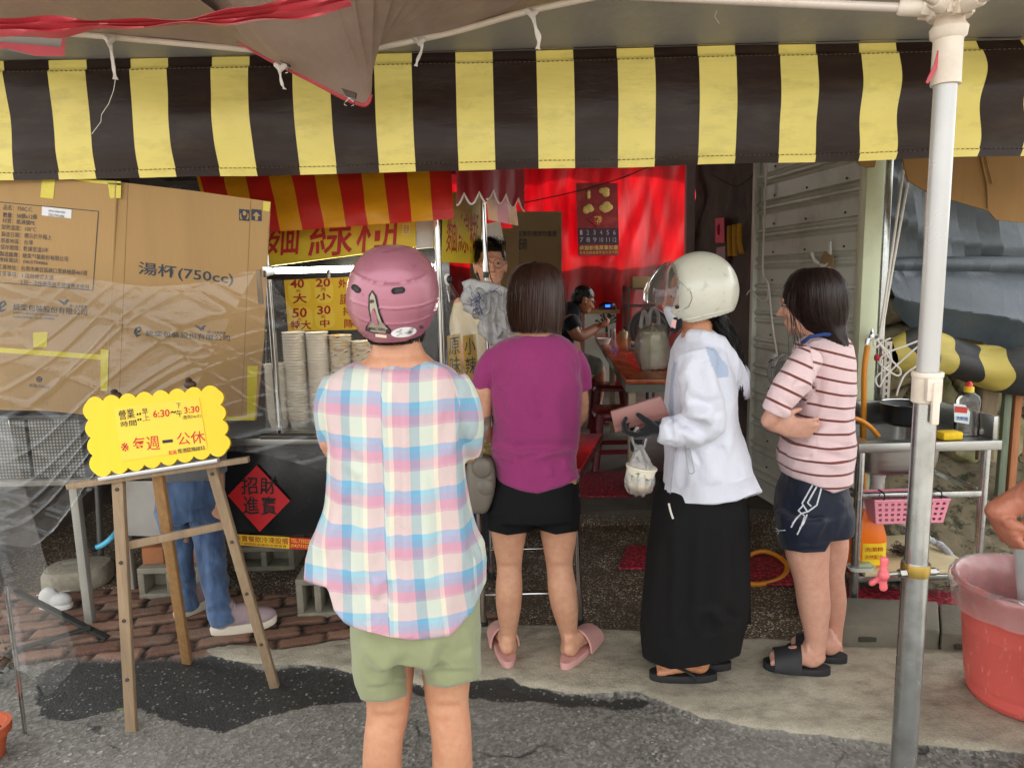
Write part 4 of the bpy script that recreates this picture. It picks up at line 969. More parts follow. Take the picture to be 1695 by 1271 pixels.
    wr(r_, '和美', 985, 444, 1034, 438, 1036, 464, 988, 470, .006); wr(k, '鹿港成麵線糊', 1038, 434, 1196, 414, 1200, 438, 1042, 460, .006)
    k.build('black_lettering', BLKINK, pp); r_.build('red_lettering', mat('red_marker', (200, 44, 24), .6), pp)
    rg = MB(); c0 = B(*cb_(1102, 438)) + nb * .003; ex, ey = frame_of(nb); rg.tube([c0 + ex * (.0065 * math.cos(a)) + ey * (.0065 * math.sin(a)) for a in np.linspace(0, 6.283, 20)], .0007, 5); rg.build('red_circle', _M.get('red_ink'), pp)
    for px, py in ((187, 655), (311, 636)):
        m = MB(); c = B(px, py) - nb * .018; m.ell(c, (.02, .014, .014)); m.lathe([(.008, 0), (.012, .008), (.006, .014)], c + Vector((-.004, 0, .008)), 12); m.box(c - Vector((0, 0, .03)), (.012, .008, .05)); m.build('top_clip', mat('brown_clip', (70, 52, 42), .5, .3, .2, 20), b)
easel()
# ------------------------------------------------------------------ odds and ends on the left
def left_bits():
    c = G(112, 978) + Vector((0, .1, 0)); m = MB(); m.loft([(c + Vector((0, 0, z)), a, b_, .2) for z, a, b_ in ((0, .15, .12), (.015, .16, .125), (.07, .158, .122), (.095, .145, .112), (.105, .11, .085))], 40, 3)
    tag(m.build('concrete_base', mat('pebble_concrete', (150, 142, 124), .9, 0, .25, 40, .7, 120, .006), sm=0), 'round edged pebbly concrete weight beside the plastic tail', 'weight')
    m = MB(); m.box(c + Vector((-.02, 0, .115)), (.09, .05, .02), .4); tag(m.build('stone_chip', CONC, bevel=.004), 'broken stone chip lying on the concrete weight', 'stone')
    b = G(168, 936); k = thing('metal_stand', 'grey metal post on a small foot beside the stall', 'post', b); m = MB(); m.tube([b + Vector((0, 0, .01)), U(156, 690, b.y)], .016, 14); m.build('pole', mat('grey_post', (112, 112, 108), .45, .6, .2, 12, dirt=(80, 70, 58)), k)
    m = MB(); m.lathe([(.001, 0), (.045, .002), (.045, .012), (.02, .02)], b, 20); m.build('foot', RUST, k)
    h = MB(); h.tube(cat_pts([U(158, 906, 3.05), U(172, 900, 3.05), U(188, 886, 3.08), U(205, 862, 3.2)]), .012, 12); hz = tag(h.build('blue_hose', mat('blue_hose', (96, 190, 220), .4, 0, .1)), 'short light blue hose curling behind the metal post', 'hose')
    h = MB(); h.tube([U(153, 908, 3.05), U(160, 905, 3.05)], .016, 12); h.build('black_end', BLACKR, hz)
    # side table with black mesh crates behind the sheet
    t = thing('low_table', 'low grey table with thin legs behind the cardboard', 'table', G(60, 930)); Yt = 3.0; z = U(60, 800, Yt).z
    m = MB(); m.box((U(10, 800, Yt).x, Yt + .2, z), (.9, .4, .025)); m.build('top', mat('grey_table_top', (120, 116, 108), .6, .1, .15), t, bevel=.003)
    for px, dy in ((118, 0), (-80, 0), (118, .36)):
        m = MB(); x = U(px, 800, Yt).x; m.box((x, Yt + dy + .02, z / 2), (.035, .035, z - .02)); m.build('leg', mat('grey_leg', (150, 146, 136), .6, 0, .15, dirt=(90, 84, 74)), t, bevel=.003)
    n = NT('black_mesh_crate'); v = n.obj(); w1 = n.n('TexWave'); n.l(v, w1.inputs[0]); w1.inputs['Scale'].default_value = 22; w1.inputs['Distortion'].default_value = .6; w2 = n.n('TexWave', bands_direction='Z'); n.l(v, w2.inputs[0]); w2.inputs['Scale'].default_value = 22
    n.base(n.mix(n.math('MULTIPLY', w1.outputs[1], w2.outputs[1]), lin((40, 40, 38)), lin((150, 146, 136)))); n.set(Roughness=.6)
    for x0, x1, lab in ((-70, 50, 'black mesh crate on the low table, left one'), (54, 140, 'black mesh crate on the low table next to the post')):
        m = MB(); a = U(x0, 795, Yt + .02); b2 = U(x1, 795, Yt + .02); zt = U(60, 700, Yt).z; m.box(((a.x + b2.x) / 2, Yt + .2, z + .014 + (zt - z) / 2), (b2.x - a.x, .34, zt - z)); cr = m.build('mesh_crate', n.m, bevel=.01); tag(cr, lab, 'crate')
        rm = MB(); rm.box(((a.x + b2.x) / 2, Yt + .2, zt + .02), (b2.x - a.x + .012, .352, .018)); rm.build('rim', BLACKP, cr, bevel=.003)
    # folding frame of a cart, white sneaker, flower pot
    k = thing('folding_cart', 'dark flat metal folding legs lying on the bricks behind the plastic', 'cart frame', G(100, 1050))
    for a, b2 in (((25, 978, .16), (178, 1056, .012)), ((10, 1080, .03), (150, 1038, .05))):
        m = MB(); m.bar(G(a[0], a[1], a[2]), G(b2[0], b2[1], b2[2]), .03, .012); m.build('flat_bar', mat('dark_bar', (62, 64, 60), .5, .5, .15), k, bevel=.002)
    s = thing('sneaker', 'white sneaker standing on the brick paving at far left', 'shoe', G(85, 1016))
    c = G(85, 1014) + Vector((0, .04, .0)); m = MB(); m.loft([(c + Vector((0, 0, z)), .075 * k2, .036 * k2) for z, k2 in ((.006, 1), (.02, 1.04), (.028, 1))], 28, 2.4); m.build('sole', WHITEP, s)
    m = MB(); m.ell(c + Vector((.02, 0, .045)), (.055, .036, .035)); m.ell(c + Vector((-.03, 0, .06)), (.045, .034, .05)); m.build('upper', mat('white_canvas', (206, 204, 200), .8, 0, .06, 30, .2, 200), s, remesh=.005, sm=4)
    p = G(-22, 1255); m = MB(); m.lathe([(.001, .005), (.05, .005), (.065, .08), (.078, .085), (.08, .115), (.066, .115), (.062, .1), (.05, .09)], p, 32); pt = tag(m.build('flower_pot', mat('terracotta', (178, 82, 44), .75, 0, .15, 14, .3, 90)), 'small terracotta flower pot at the lower left edge', 'flower pot')
    e = MB(); e.lathe([(.001, .09), (.064, .09)], p, 24); e.build('soil', mat('dark_soil', (46, 36, 28), .95, 0, .3, 40, .6, 120), pt)
    sh = G(-20, 1150); m = MB()
    for i in range(240):
        a = random.uniform(0, 6.28); r = random.uniform(0, .1); q = sh + Vector((r * math.cos(a) - .03, r * math.sin(a) + .06, random.uniform(.02, .24) * (1 - r * 4))); d = Vector((random.uniform(-1, 1), random.uniform(-1, 1), random.uniform(0, 1))).normalized() * .022; e_ = d.cross(Vector((.3, .2, 1))).normalized() * .007
        m.add([q, q + d * .5 + e_, q + d, q + d * .5 - e_], [(0, 1, 2, 3)])
    tag(m.build('small_shrub', mat('dark_leaf', (52, 64, 34), .6, 0, .3, 30)), 'dark leafy shrub at the left edge behind the rod', 'shrub')
    w = MB(); w.tube(cat_pts([G(60, 985, .01), G(110, 978, .012), G(160, 966, .01), G(205, 942, .012)]), .0025, 6); tag(w.build('white_string', ROPEW), 'thin white cord on the ground by the concrete weight', 'cord')
    g = MB(); p = G(202, 1174, .004); g.sheet([[p + Vector((-.02, 0, 0)), p + Vector((-.02, .003, .002))], [p + Vector((.0, -.004, .004)), p + Vector((0, .003, .004))], [p + Vector((.02, -.006, .001)), p + Vector((.02, -.004, .001))]]); tag(g.build('green_leaf', mat('green_blade', (120, 140, 50), .6)), 'tiny green leaf on the asphalt by the easel leg', 'leaf')
left_bits()
# ------------------------------------------------------------------ shop interior
def tube_thing(name, pts, r, m, lab, cat, k=6, grp=None):
    mb = MB(); mb.tube(cat_pts(pts, k), r, 10, roundcap=False); return tag(mb.build(name, m), lab, cat, grp)
def interior():
    DARKW = mat('grimy_dark_wall', (92, 80, 72), .9, 0, .3, 3, .5, 14, .01, dirt=(44, 38, 34), dirt_amt=.7, dirt_s=2.5)
    m = MB(); m.box((0.2, 6.4, 3.06), (6.2, 5.8, .05)); tag(m.build('shop_roof', mat('dark_roof_sheet', (70, 66, 62), .7, 0, .2)), 'dark flat roof over the deep shop interior', 'roof')
    m = MB(); m.box((-2.9, 6.2, 1.5), (.06, 5.6, 3.1)); tag(m.build('side_wall', DARKW), 'dark side wall closing the shop on the left', 'wall')
    m = MB(); m.box((-2.2, 5.6, 1.5), (1.5, .06, 3.1)); tag(m.build('partition_wall', DARKW), 'dark partition behind the noodle stall', 'wall')
    # back-lit red tarpaulin
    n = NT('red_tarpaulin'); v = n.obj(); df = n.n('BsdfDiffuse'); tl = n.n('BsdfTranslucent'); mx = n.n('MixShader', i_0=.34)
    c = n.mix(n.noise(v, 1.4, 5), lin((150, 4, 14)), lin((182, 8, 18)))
    wr = n.ramp(n.noise(n.obj((2.2, 1, .35)), 2.2, 5, .6), [(.42, (.5, .5, .5)), (.6, (1, 1, 1))]); c2 = n.mix(1, c, wr, 'MULTIPLY')  # upright streaks: wrinkle shading painted into the tarpaulin colour
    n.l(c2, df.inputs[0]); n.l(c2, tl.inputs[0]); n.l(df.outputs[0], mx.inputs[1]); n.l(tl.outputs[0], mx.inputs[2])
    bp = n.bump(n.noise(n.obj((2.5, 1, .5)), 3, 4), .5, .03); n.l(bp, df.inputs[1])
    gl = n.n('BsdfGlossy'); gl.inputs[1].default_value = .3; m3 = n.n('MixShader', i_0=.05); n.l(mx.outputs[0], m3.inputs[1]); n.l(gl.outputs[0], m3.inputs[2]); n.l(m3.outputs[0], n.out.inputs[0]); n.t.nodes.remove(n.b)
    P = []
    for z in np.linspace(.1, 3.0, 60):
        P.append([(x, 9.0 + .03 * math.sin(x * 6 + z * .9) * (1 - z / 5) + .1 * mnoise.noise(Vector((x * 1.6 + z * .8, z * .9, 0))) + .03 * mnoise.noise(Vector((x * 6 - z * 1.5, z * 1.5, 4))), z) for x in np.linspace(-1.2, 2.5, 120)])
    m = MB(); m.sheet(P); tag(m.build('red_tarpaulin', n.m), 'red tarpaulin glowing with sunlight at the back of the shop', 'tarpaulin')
    m = MB(); m.tube(cat_pts([U(866, 336, 8.8), U(950, 318, 8.7), U(1020, 298, 8.6), U(1075, 276, 8.5)]), .007, 6); tag(m.build('wire', BLACKR), 'dark wire strung across the red tarpaulin', 'wire')
    m = MB(); m.box((.7, 9.35, 1.0), (5, .1, 2.0)); tag(m.build('tarp_shade_wall', mat('shade_wall_concrete', (150, 144, 132), .9)), 'low wall out of sight behind the red tarpaulin', 'wall')  # unseen blocker, added so its shadow darkens the lower tarpaulin
    # calendar
    c = thing('wall_calendar', 'long red and gold wall calendar hanging on the red tarpaulin', 'calendar', U(990, 424, 8.75)); Yc = 8.8
    q = [U(953, 303, Yc), U(1022, 303, Yc), U(1025, 423, Yc), U(957, 424, Yc)]; n = NT('calendar_print'); v = n.obj(); n.base(n.mix(n.ramp(n.noise(v, 6, 5), [(.5, (0, 0, 0)), (.7, (1, 1, 1))]), lin((150, 26, 32)), lin((190, 62, 48)))); n.set(Roughness=.4)
    m = MB(); board(m, q, .006); pg = m.build('page', n.m, c)
    gold = mat('calendar_gold', (244, 196, 110), .45, .1, .25, 30); g = MB()
    for x, y, rx, rz in ((974, 346, .075, .07), (1003, 343, .09, .08), (976, 322, .04, .06), (1001, 318, .08, .07)):
        p = U(x, y, Yc - .012)
        for i in range(5): g.ell(p + Vector((random.uniform(-.4, .4) * rx, 0, random.uniform(-.4, .4) * rz)), (rx * .55, .008, rz * .5), nu=12, nv=8)
    g.build('gold_picture', gold, pg)
    d = MB(); e = [U(989, 352, Yc - .016), U(1003, 364, Yc - .016), U(990, 377, Yc - .016), U(975, 365, Yc - .016)]; d.prism(e, (0, .005, 0)); dm = d.build('fortune_diamond', mat('fortune_red', (180, 24, 30), .5), pg)
    l = MB(); text_into(l, '發', *quad([(982, 358), (997, 357), (997, 372), (982, 373)], Yc - .02), bold=.02); l.build('lettering', gold, dm)
    b = MB(); bq = quad([(957, 378), (1024, 378), (1024, 404), (958, 404)], Yc - .006); board(b, bq, .003); gr = b.build('date_grid', mat('grid_purple', (70, 44, 62), .6), pg)
    l = MB()
    for i, s in enumerate(('1', '2', '3', '4', '5', '6')): text_into(l, s, *sub(bq, .04 + i * .165, .12, .1 + i * .165, .42))
    for i, s in enumerate(('7', '8', '9', '10', '11', '12')): text_into(l, s, *sub(bq, .03 + i * .165, .58, .12 + i * .165, .88))
    l.build('lettering', mat('grid_white', (190, 180, 180), .6), gr)
    l = MB(); q3 = quad([(958, 406), (1024, 405), (1025, 422), (957, 423)], Yc - .009); text_into(l, '恭賀新禧萬事如意', *sub(q3, .02, .05, .98, .5), bold=.012); text_into(l, '年年有餘歲歲平安大吉大利', *sub(q3, .03, .58, .97, .9)); l.build('gold_lettering', gold, pg)
    # pillar and dark return wall
    a = U(1141, 400, 6.1); m = MB(); m.box((a.x, a.y, 1.55), (.07, .07, 2.9)); tag(m.build('roof_pillar', mat('pinkish_steel', (150, 128, 124), .5, .3, .15)), 'slim pinkish steel pillar at the edge of the red tarpaulin', 'pillar')
    wa = U(1151, 400, 6.2); wb = U(1258, 400, 4.62); dr = (wb - wa); dr.z = 0; L = dr.length; dr.normalize(); nn = Vector((dr.y, -dr.x, 0)); P = []
    for z in np.linspace(.05, 3.0, 50):
        P.append([wa + dr * (L * s) + Vector((0, 0, z - wa.z)) + nn * (.05 * mnoise.noise(Vector((s * 6, z * 3, 0))) + .02 * mnoise.noise(Vector((s * 20, z * 9, 2)))) for s in np.linspace(-.05, 1.02, 40)])
    m = MB(); m.sheet(P); tag(m.build('dark_wall', DARKW), 'dark grimy wall between the pillar and the ribbed panel', 'wall')
    wn_ = -nn if nn.y > 0 else nn
    W_ = lambda x, y: PL(x, y, wa + wn_ * .06, wn_)
    n1 = thing('pink_notice', 'bright pink paper slip on the dark wall', 'notice', W_(1191, 402)); m = MB(); m.prism([W_(1184, 362), W_(1198, 360), W_(1199, 402), W_(1184, 402)], -wn_ * .004); m.build('paper', mat('pink_paper', (226, 52, 84), .6), n1); m = MB(); m.ell(W_(1191, 380) + wn_ * .004, (.016, .004, .04), nu=12, nv=8); m.build('print_spot', mat('pink_dark', (180, 20, 60), .6), n1)
    for i, lab in enumerate(('left yellow corn shaped strip hanging on the dark wall', 'middle yellow strip hanging on the dark wall', 'right yellow curved strip hanging on the dark wall')):
        x = 1211 + i * 8.5; m = MB(); m.tube(cat_pts([W_(x, 374 - i * 2) + wn_ * .015, W_(x + 1, 400) + wn_ * .02, W_(x + (1 if i < 2 else 4), 424 - 4 * (i == 2)) + wn_ * .015]), .017, 8, flat=.4)
        tag(m.build('yellow_strip', mat('corn_yellow', (196, 142, 36), .6, 0, .25, 60, .3, 90)), lab, 'hanging strip', 'yellow strips on the dark wall')
    m = MB(); m.prism([W_(1186, 410), W_(1200, 408), W_(1200, 440), W_(1184, 440)], -wn_ * .004); tag(m.build('grey_notice', mat('grey_print', (130, 110, 116), .5, 0, .3, 30)), 'faded grey notice below the pink slip', 'notice')
    tube_thing('wire', [W_(1180, 290), W_(1215, 308), W_(1240, 296), W_(1252, 278)], .004, BLACKR, 'thin black wire sagging on the dark wall', 'wire')
    # ribbed panel wall
    ra = U(1252, 400, 4.52); rb = U(1432, 400, 3.44); d = rb - ra; d.z = 0; L = d.length; d.normalize(); nn = Vector((d.y, -d.x, 0)); nn = -nn if nn.x > 0 else nn
    P = []; zs = np.arange(.06, 2.75, .006)
    for z in zs:
        ph = (z % .165) / .165; h = .018 * (max(0, 1 - abs(ph - .32) / .09) ** .5 + max(0, 1 - abs(ph - .6) / .09) ** .5)
        P.append([ra + d * (L * s) + Vector((0, 0, z - ra.z)) + nn * h for s in (0, .03, .5, .97, 1)])
    t = thing('ribbed_panel', 'pale green ribbed metal panel wall behind the striped shirt', 'panel wall', Vector((rb.x, rb.y, 0)))
    PG = mat('pale_green_panel', (206, 207, 194), .5, .1, .06, 3, dirt=(96, 88, 72), dirt_amt=.45, dirt_s=3)
    m = MB(); m.sheet(P); m.build('ribbed_sheet', PG, t)
    PGL = mat('pale_green_frame', (206, 212, 178), .45, .05, .05, 4, dirt=(150, 146, 120), dirt_amt=.3)
    m = MB(); c0 = U(1442, 400, 3.42); m.box((c0.x, c0.y + .02, 1.4), (.085, .07, 2.7)); m.build('corner_frame', PGL, t, bevel=.004)
    m = MB(); m.box((ra.x, ra.y, 1.4), (.05, .05, 2.7)); m.build('rear_frame', PG, t, bevel=.004)
    m = MB(); c1 = U(1463, 400, 3.46); m.box((c1.x, c1.y, 1.4), (.03, .05, 2.7)); m.build('edge_strip', GALV, t, bevel=.003)
    b = MB()
    for z in np.arange(.3, 2.4, .165):
        for s in (.2, .52, .85): b.ell(ra + d * (L * s) + Vector((0, 0, z - ra.z)) + nn * .004, (.006, .006, .006), nu=8, nv=6)
    b.build('rivets', RUST, t)['kind'] = 'stuff'
    R_ = lambda x, y: PL(x, y, ra + nn * .035, nn)
    tube_thing('white_cable', [R_(1268, 272), R_(1266, 340), R_(1263, 450), R_(1272, 470), R_(1278, 530), R_(1286, 586)], .006, ROPEW, 'white electric cable running down the ribbed panel', 'cable')
    tube_thing('white_cable', [R_(1236, 488), R_(1244, 480), R_(1260, 498), R_(1270, 494), R_(1272, 470)], .004, ROPEW, 'short white cable looping to the dark wall', 'cable')
    p = thing('power_strip', 'white power strip hanging from the cable on the panel', 'power strip', R_(1286, 610)); m = MB(); m.bar(R_(1285, 586) + nn * .01, R_(1284, 624) + nn * .01, .035, .025, up=nn); m.build('case', WHITEP, p, bevel=.004)
    m = MB()
    for yy in (596, 608): m.bar(R_(1282, yy) + nn * .024, R_(1288, yy) + nn * .024, .012, .004, up=nn)
    m.build('socket', BLACKP, p)
    h = thing('wall_hook', 'broken white hook with tape on the ribbed panel', 'hook', R_(1370, 445)); m = MB(); m.tube(cat_pts([R_(1343, 418), R_(1350, 432), R_(1364, 440), R_(1372, 436)]), [.008, .012, .012, .01, .008] * 3 + [.008] * 4, 8); m.bar(R_(1374, 400), R_(1373, 444), .016, .01, up=nn); m.build('hook_arm', WHITEP, h)
    m = MB(); m.prism([R_(1356, 440), R_(1366, 416), R_(1380, 424), R_(1380, 442)], nn * .006); m.build('tape_scrap', mat('brown_tape', (150, 124, 84), .4), h)
    # boxes at the back left
    for x0, y0, x1, y1, Yb, lab, tx in ((778, 378, 858, 640, 4.9, 'brown carton standing in the gloom behind the stallkeeper', ''), (848, 350, 930, 660, 5.6, 'tall dark carton with faint print in front of the red tarpaulin', '紙碗')):
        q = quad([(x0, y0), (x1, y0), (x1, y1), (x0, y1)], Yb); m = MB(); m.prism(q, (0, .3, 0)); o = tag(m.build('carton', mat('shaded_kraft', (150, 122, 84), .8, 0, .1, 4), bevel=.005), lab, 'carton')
        if tx:
            l = MB(); text_into(l, tx, *sub(q, .1, .14, .3, .2), lift=.004); text_into(l, '注意防潮請勿重壓', *sub(q, .1, .1, .9, .13), lift=.004); l.build('lettering', NAVYINK, o)
    q = quad([(744, 498), (812, 500), (812, 640), (744, 640)], 3.95); m = MB(); m.prism(q, (0, .3, 0)); tag(m.build('carton', mat('orange_kraft', (196, 130, 76), .8, 0, .1, 4), bevel=.005), 'orange brown carton beside the hanging bags', 'carton')
    # long table and what stands on it
    zt = .86; t = thing('long_table', 'long dining table with shiny orange red top in the shop', 'table', G(1100, 760, .093))
    n = NT('orange_table_top'); v = n.obj(); n.base(n.mix(n.ramp(n.noise(n.obj((3, .7, 1)), 4, 6, .65), [(.35, (0, 0, 0)), (.7, (1, 1, 1))]), lin((150, 48, 22)), lin((206, 120, 66)))); n.set(Roughness=.22); n.nrm(n.bump(n.noise(v, 9, 4), .1, .004))
    a = G(1036, 628, zt); b = G(1190, 628, zt); c = G(1060, 556, zt); dd = G(983, 552, zt)
    m = MB(); m.prism([a, b, Vector((b.x + .1, dd.y, zt)), dd], (0, 0, -.03)); m.build('table_top', n.m, t, bevel=.004)
    m = MB(); m.bar(a + Vector((.02, .03, -.06)), dd + Vector((.03, 0, -.06)), .03, .05, up=(0, 0, 1)); m.bar(a + Vector((.02, .04, -.06)), b + Vector((-.02, .04, -.06)), .03, .05, up=(0, 0, 1)); m.build('apron', mat('grey_green_steel', (116, 118, 106), .5, .4, .2), t)
    for p in (a + Vector((.05, .08, 0)), b + Vector((-.06, .08, 0)), a.lerp(dd, .5) + Vector((.06, 0, 0))):
        m = MB(); m.box((p.x, p.y, (zt + .05) / 2 + .03), (.045, .045, zt - .11)); m.build('leg', mat('beige_leg', (176, 160, 130), .5, 0, .1), t, bevel=.003)
    cup = G(1013, 560, zt); m = MB(); m.lathe([(.001, 0), (.035, 0), (.037, .1), (.035, .1), (.033, .004)], cup, 24); tag(m.build('steel_cup', STEEL), 'plain steel cup standing on the orange table', 'cup')
    p = G(1032, 560, zt); s = thing('condiment_jar', 'small cream jar with a lid on the orange table', 'jar', p); m = MB(); m.lathe([(.001, 0), (.04, 0), (.045, .055), (.042, .06)], p, 24); m.build('jar_body', mat('cream_jar', (206, 196, 150), .5), s); m = MB(); m.lathe([(.046, .06), (.044, .07), (.012, .078), (.012, .092), (.001, .094)], p, 20); m.build('lid', mat('cream_lid', (190, 180, 140), .5), s)
    p = G(1048, 577, zt); s = thing('napkin_box', 'low white and blue napkin box on the orange table', 'box', p); m = MB(); m.box(p + Vector((.02, 0, .03)), (.1, .07, .06)); m.build('box_body', WHITEP, s, bevel=.004); m = MB(); m.box(p + Vector((.02, -.0355, .025)), (.09, .003, .03)); m.build('blue_label', mat('blue_label', (90, 120, 160), .5), s)
    # bag with bowls
    p = G(1082, 612, zt); k = thing('carrier_bag', 'clear plastic carrier bag full of soup bowls on the orange table', 'bag', p); rr = .105
    m = MB()
    for i in range(4): m.lathe([(.001, 0), (rr * .66, 0), (rr * .8, .06), (rr * .86, .062), (rr * .86, .068)], p + Vector((.0, .03, .005 + i * .062)), 26)
    m.build('soup_bowls', mat('yellow_bowl_pattern', (250, 240, 205), .5, 0, .12, 16, dirt=(226, 178, 60), dirt_amt=.8, dirt_s=14), k)
    def bag(mb, p, w, h, tops, amp, seed, flat=.8):
        mb.loft([(p + Vector((0, 0, z * h)), w * r_, w * r_ * flat) for z, r_ in ((.0, .55), (.01, .85), (.1, 1), (.3, 1.05), (.55, 1.03), (.72, .95), (.8, .7), (.86, .45))], 36, 2.2)
    m = MB(); bag(m, p + Vector((0, .03, -.0)), rr * 1.08, .36, None, .02, 3)
    m.build('film', clear('bag_film', .45, .14, hz_col=(.93, .92, .86)), k, sub=1, disp=lambda co: (vn(co * 30) - .5) * .012 + (ridge(co * np.array([22, 22, 9])) - .3) * .016)
    m = MB()
    for x0, x1, hh in ((-.09, -.045, .40), (-.03, .03, .42)):
        m.tube(cat_pts([p + Vector((x0, 0, .29)), p + Vector((x0 * .9, 0, hh - .04)), p + Vector(((x0 + x1) / 2, -.01, hh)), p + Vector((x1, 0, hh - .05)), p + Vector((x1, .01, .28))]), .013, 8, flat=.35)
    m.build('handles', clear('bag_film_thick', .45, .2, hz_col=(.88, .88, .85)), k)
    # cabinet with drawing, radio, rack, fan
    k = thing('side_cabinet', 'small cabinet with a black tree drawing beside the diner', 'cabinet', U(995, 560, 8.5)); Yk = 8.4
    q = quad([(968, 519), (1020, 519), (1019, 556), (968, 556)], Yk); m = MB(); m.prism(q, (0, .35, 0)); m.prism([U(968, 556, Yk), U(1019, 556, Yk), U(1019, 640, Yk), U(968, 640, Yk)], (0, .34, 0)); m.build('body', mat('white_cabinet', (178, 172, 160), .5, 0, .08), k)
    m = MB(); m.prism(quad([(962, 513), (1026, 513), (1026, 519), (962, 519)], Yk - .03), (0, .42, 0)); m.build('top', mat('tan_board', (150, 116, 70), .6), k)
    m = MB(); b0 = U(1004, 550, Yk - .006); m.tube([b0, b0 + Vector((.005, 0, .1))], [.016, .008], 8)
    for i in range(26):
        an = random.uniform(.2, 2.9); r = random.uniform(.05, .13); e = b0 + Vector((r * math.cos(an) * 1.1, 0, .1 + r * math.sin(an))); m.tube([b0 + Vector((.004, 0, .08)), e], .003, 5); m.ell(e, (.012, .003, .01), nu=8, nv=6)
    m.build('tree_drawing', BLKINK, k)
    r = thing('radio', 'black radio with a blue lit display on the small cabinet', 'radio', U(1005, 513, Yk)); c = U(1005, 506, Yk + .08); m = MB(); m.ell(c, (.105, .08, .055)); m.box(c + Vector((0, 0, -.03)), (.2, .13, .05)); m.build('case', mat('glossy_black', (18, 18, 20), .3), r, remesh=.008, sm=3)
    m = MB(); m.box(c + Vector((-.005, -.086, .0)), (.055, .012, .03)); m.build('display', emis('blue_display', (40, 90, 255), .7), r)
    k = thing('metal_rack', 'dark metal rack with shelves behind the fan', 'rack', U(1060, 600, 8.0)); Yr = 8.0
    for x in (1040, 1082):
        for dy in (0, .3): m = MB(); x_ = U(x, 540, Yr).x; m.box((x_, Yr + dy, .74), (.025, .025, 1.3)); m.build('upright', mat('dark_green_steel', (58, 56, 46), .5, .4), k)
    for y in (478, 507, 540): m = MB(); m.box((U(1061, y, Yr).x, Yr + .15, U(1061, y, Yr).z), (.32, .33, .02)); m.build('shelf', _M['dark_green_steel'], k)
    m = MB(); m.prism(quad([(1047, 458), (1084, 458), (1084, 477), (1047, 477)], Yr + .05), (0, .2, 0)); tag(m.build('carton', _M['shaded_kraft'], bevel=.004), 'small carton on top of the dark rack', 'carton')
    f = thing('standing_fan', 'big dark standing fan at the end of the orange table', 'fan', G(1075, 640, .1)); Yf = 7.2; c = U(1074, 545, Yf); rad = .21
    m = MB(); m.lathe([(.001, .02), (rad, .0), (rad, .03), (.001, .04)], c, 36, (0, -1, 0)); m.build('guard', mat('dark_fan', (40, 38, 38), .45, .2, .15), f)
    m = MB(); m.tube([c + Vector((rad * math.cos(a), -.04, rad * math.sin(a))) for a in np.linspace(0, 6.283, 40, endpoint=False)], .006, 6, closed=True)
    for rr_ in (.07, .13, .17): m.tube([c + Vector((rr_ * math.cos(a), -.052, rr_ * math.sin(a))) for a in np.linspace(0, 6.283, 36, endpoint=False)], .0025, 5, closed=True)
    m.build('ring', mat('grey_ring', (96, 92, 90), .4, .5), f)
    m = MB(); m.lathe([(.001, 0), (.03, 0), (.03, .02), (.001, .025)], c + Vector((0, -.04, 0)), 16, (0, -1, 0)); m.tube([c + Vector((0, .05, 0)), Vector((c.x, c.y + .05, .12))], .02, 10); m.lathe([(.001, 0), (.2, 0), (.18, .03), (.03, .05)], (c.x, c.y + .05, .095), 24); m.build('post', BLACKP, f)
    # stools
    def stool(name, p, lab, m_):
        s = thing(name, lab, 'stool', p, 'dark red plastic stools in the shop'); h = .45; m = MB(); m.loft([(p + Vector((0, 0, z)), r_, r_) for z, r_ in ((h - .05, .165), (h - .03, .165), (h - .008, .155), (h, .14), (h, .02))], 40, 4); m.build('seat', m_, s)
        for sx in (-1, 1):
            for sy in (-1, 1):
                l = MB(); l.tube([p + Vector((.125 * sx, .125 * sy, h - .03)), p + Vector((.155 * sx, .155 * sy, .1)), p + Vector((.17 * sx, .17 * sy, 0))], [.034, .026, .028], 8, flat=.6); l.build('leg', m_, s)
        l = MB(); P = [p + Vector((.15 * a, .15 * b, .15)) for a, b in ((-1, -1), (1, -1), (1, 1), (-1, 1))]
        for i in range(4): l.bar(P[i], P[(i + 1) % 4], .012, .035, up=(0, 0, 1))
        l.build('stretcher', m_, s)
        return s
    p0 = G(1018, 772, .093); s0 = stool('plastic_stool', p0, 'dark red plastic stool nearest to the queue by the table', REDPL)
    p1 = G(1010, 715, .093); c = dup(s0, p1 - p0, 'dark red plastic stool standing behind the nearest one')
    p2 = G(958, 690, .093); dup(s0, Vector((U(962, 620, 6.75).x, 6.75, .093)) - p0, 'dark red stool the diner in dark shirt sits on')
    # red mats
    def redmat(q, z, lab):
        n = _M.get('red_mat')
        if n is None:
            k = NT('red_mat'); v = k.obj(); vo = k.n('TexVoronoi'); k.l(v, vo.inputs[0]); vo.inputs['Scale'].default_value = 45; k.base(k.mix(k.ramp(vo.outputs[0], [(.25, (1, 1, 1)), (.5, (0, 0, 0))]), lin((120, 26, 38)), lin((206, 52, 74)))); k.set(Roughness=.5); k.nrm(k.bump(vo.outputs[0], .8, .006)); n = _M['red_mat'] = k.m
        m = MB(); m.prism([G(a, b, z) for a, b in q], (0, 0, .012)); tag(m.build('rubber_mat', n, bevel=.003), lab, 'mat', 'red rubber mats on the floor')
    redmat([(940, 782), (1046, 782), (1052, 824), (930, 824)], .095, 'red rubber mat in front of the plastic stools')
    redmat([(1038, 904), (1072, 906), (1068, 944), (1024, 942)], .012, 'small red mat left of the long black skirt')
    redmat([(1210, 918), (1360, 924), (1385, 972), (1200, 968)], .012, 'red mat under the orange hose loop')
    redmat([(1340, 972), (1580, 982), (1596, 1016), (1330, 1008)], .05, 'red mat lying under the steel sink')
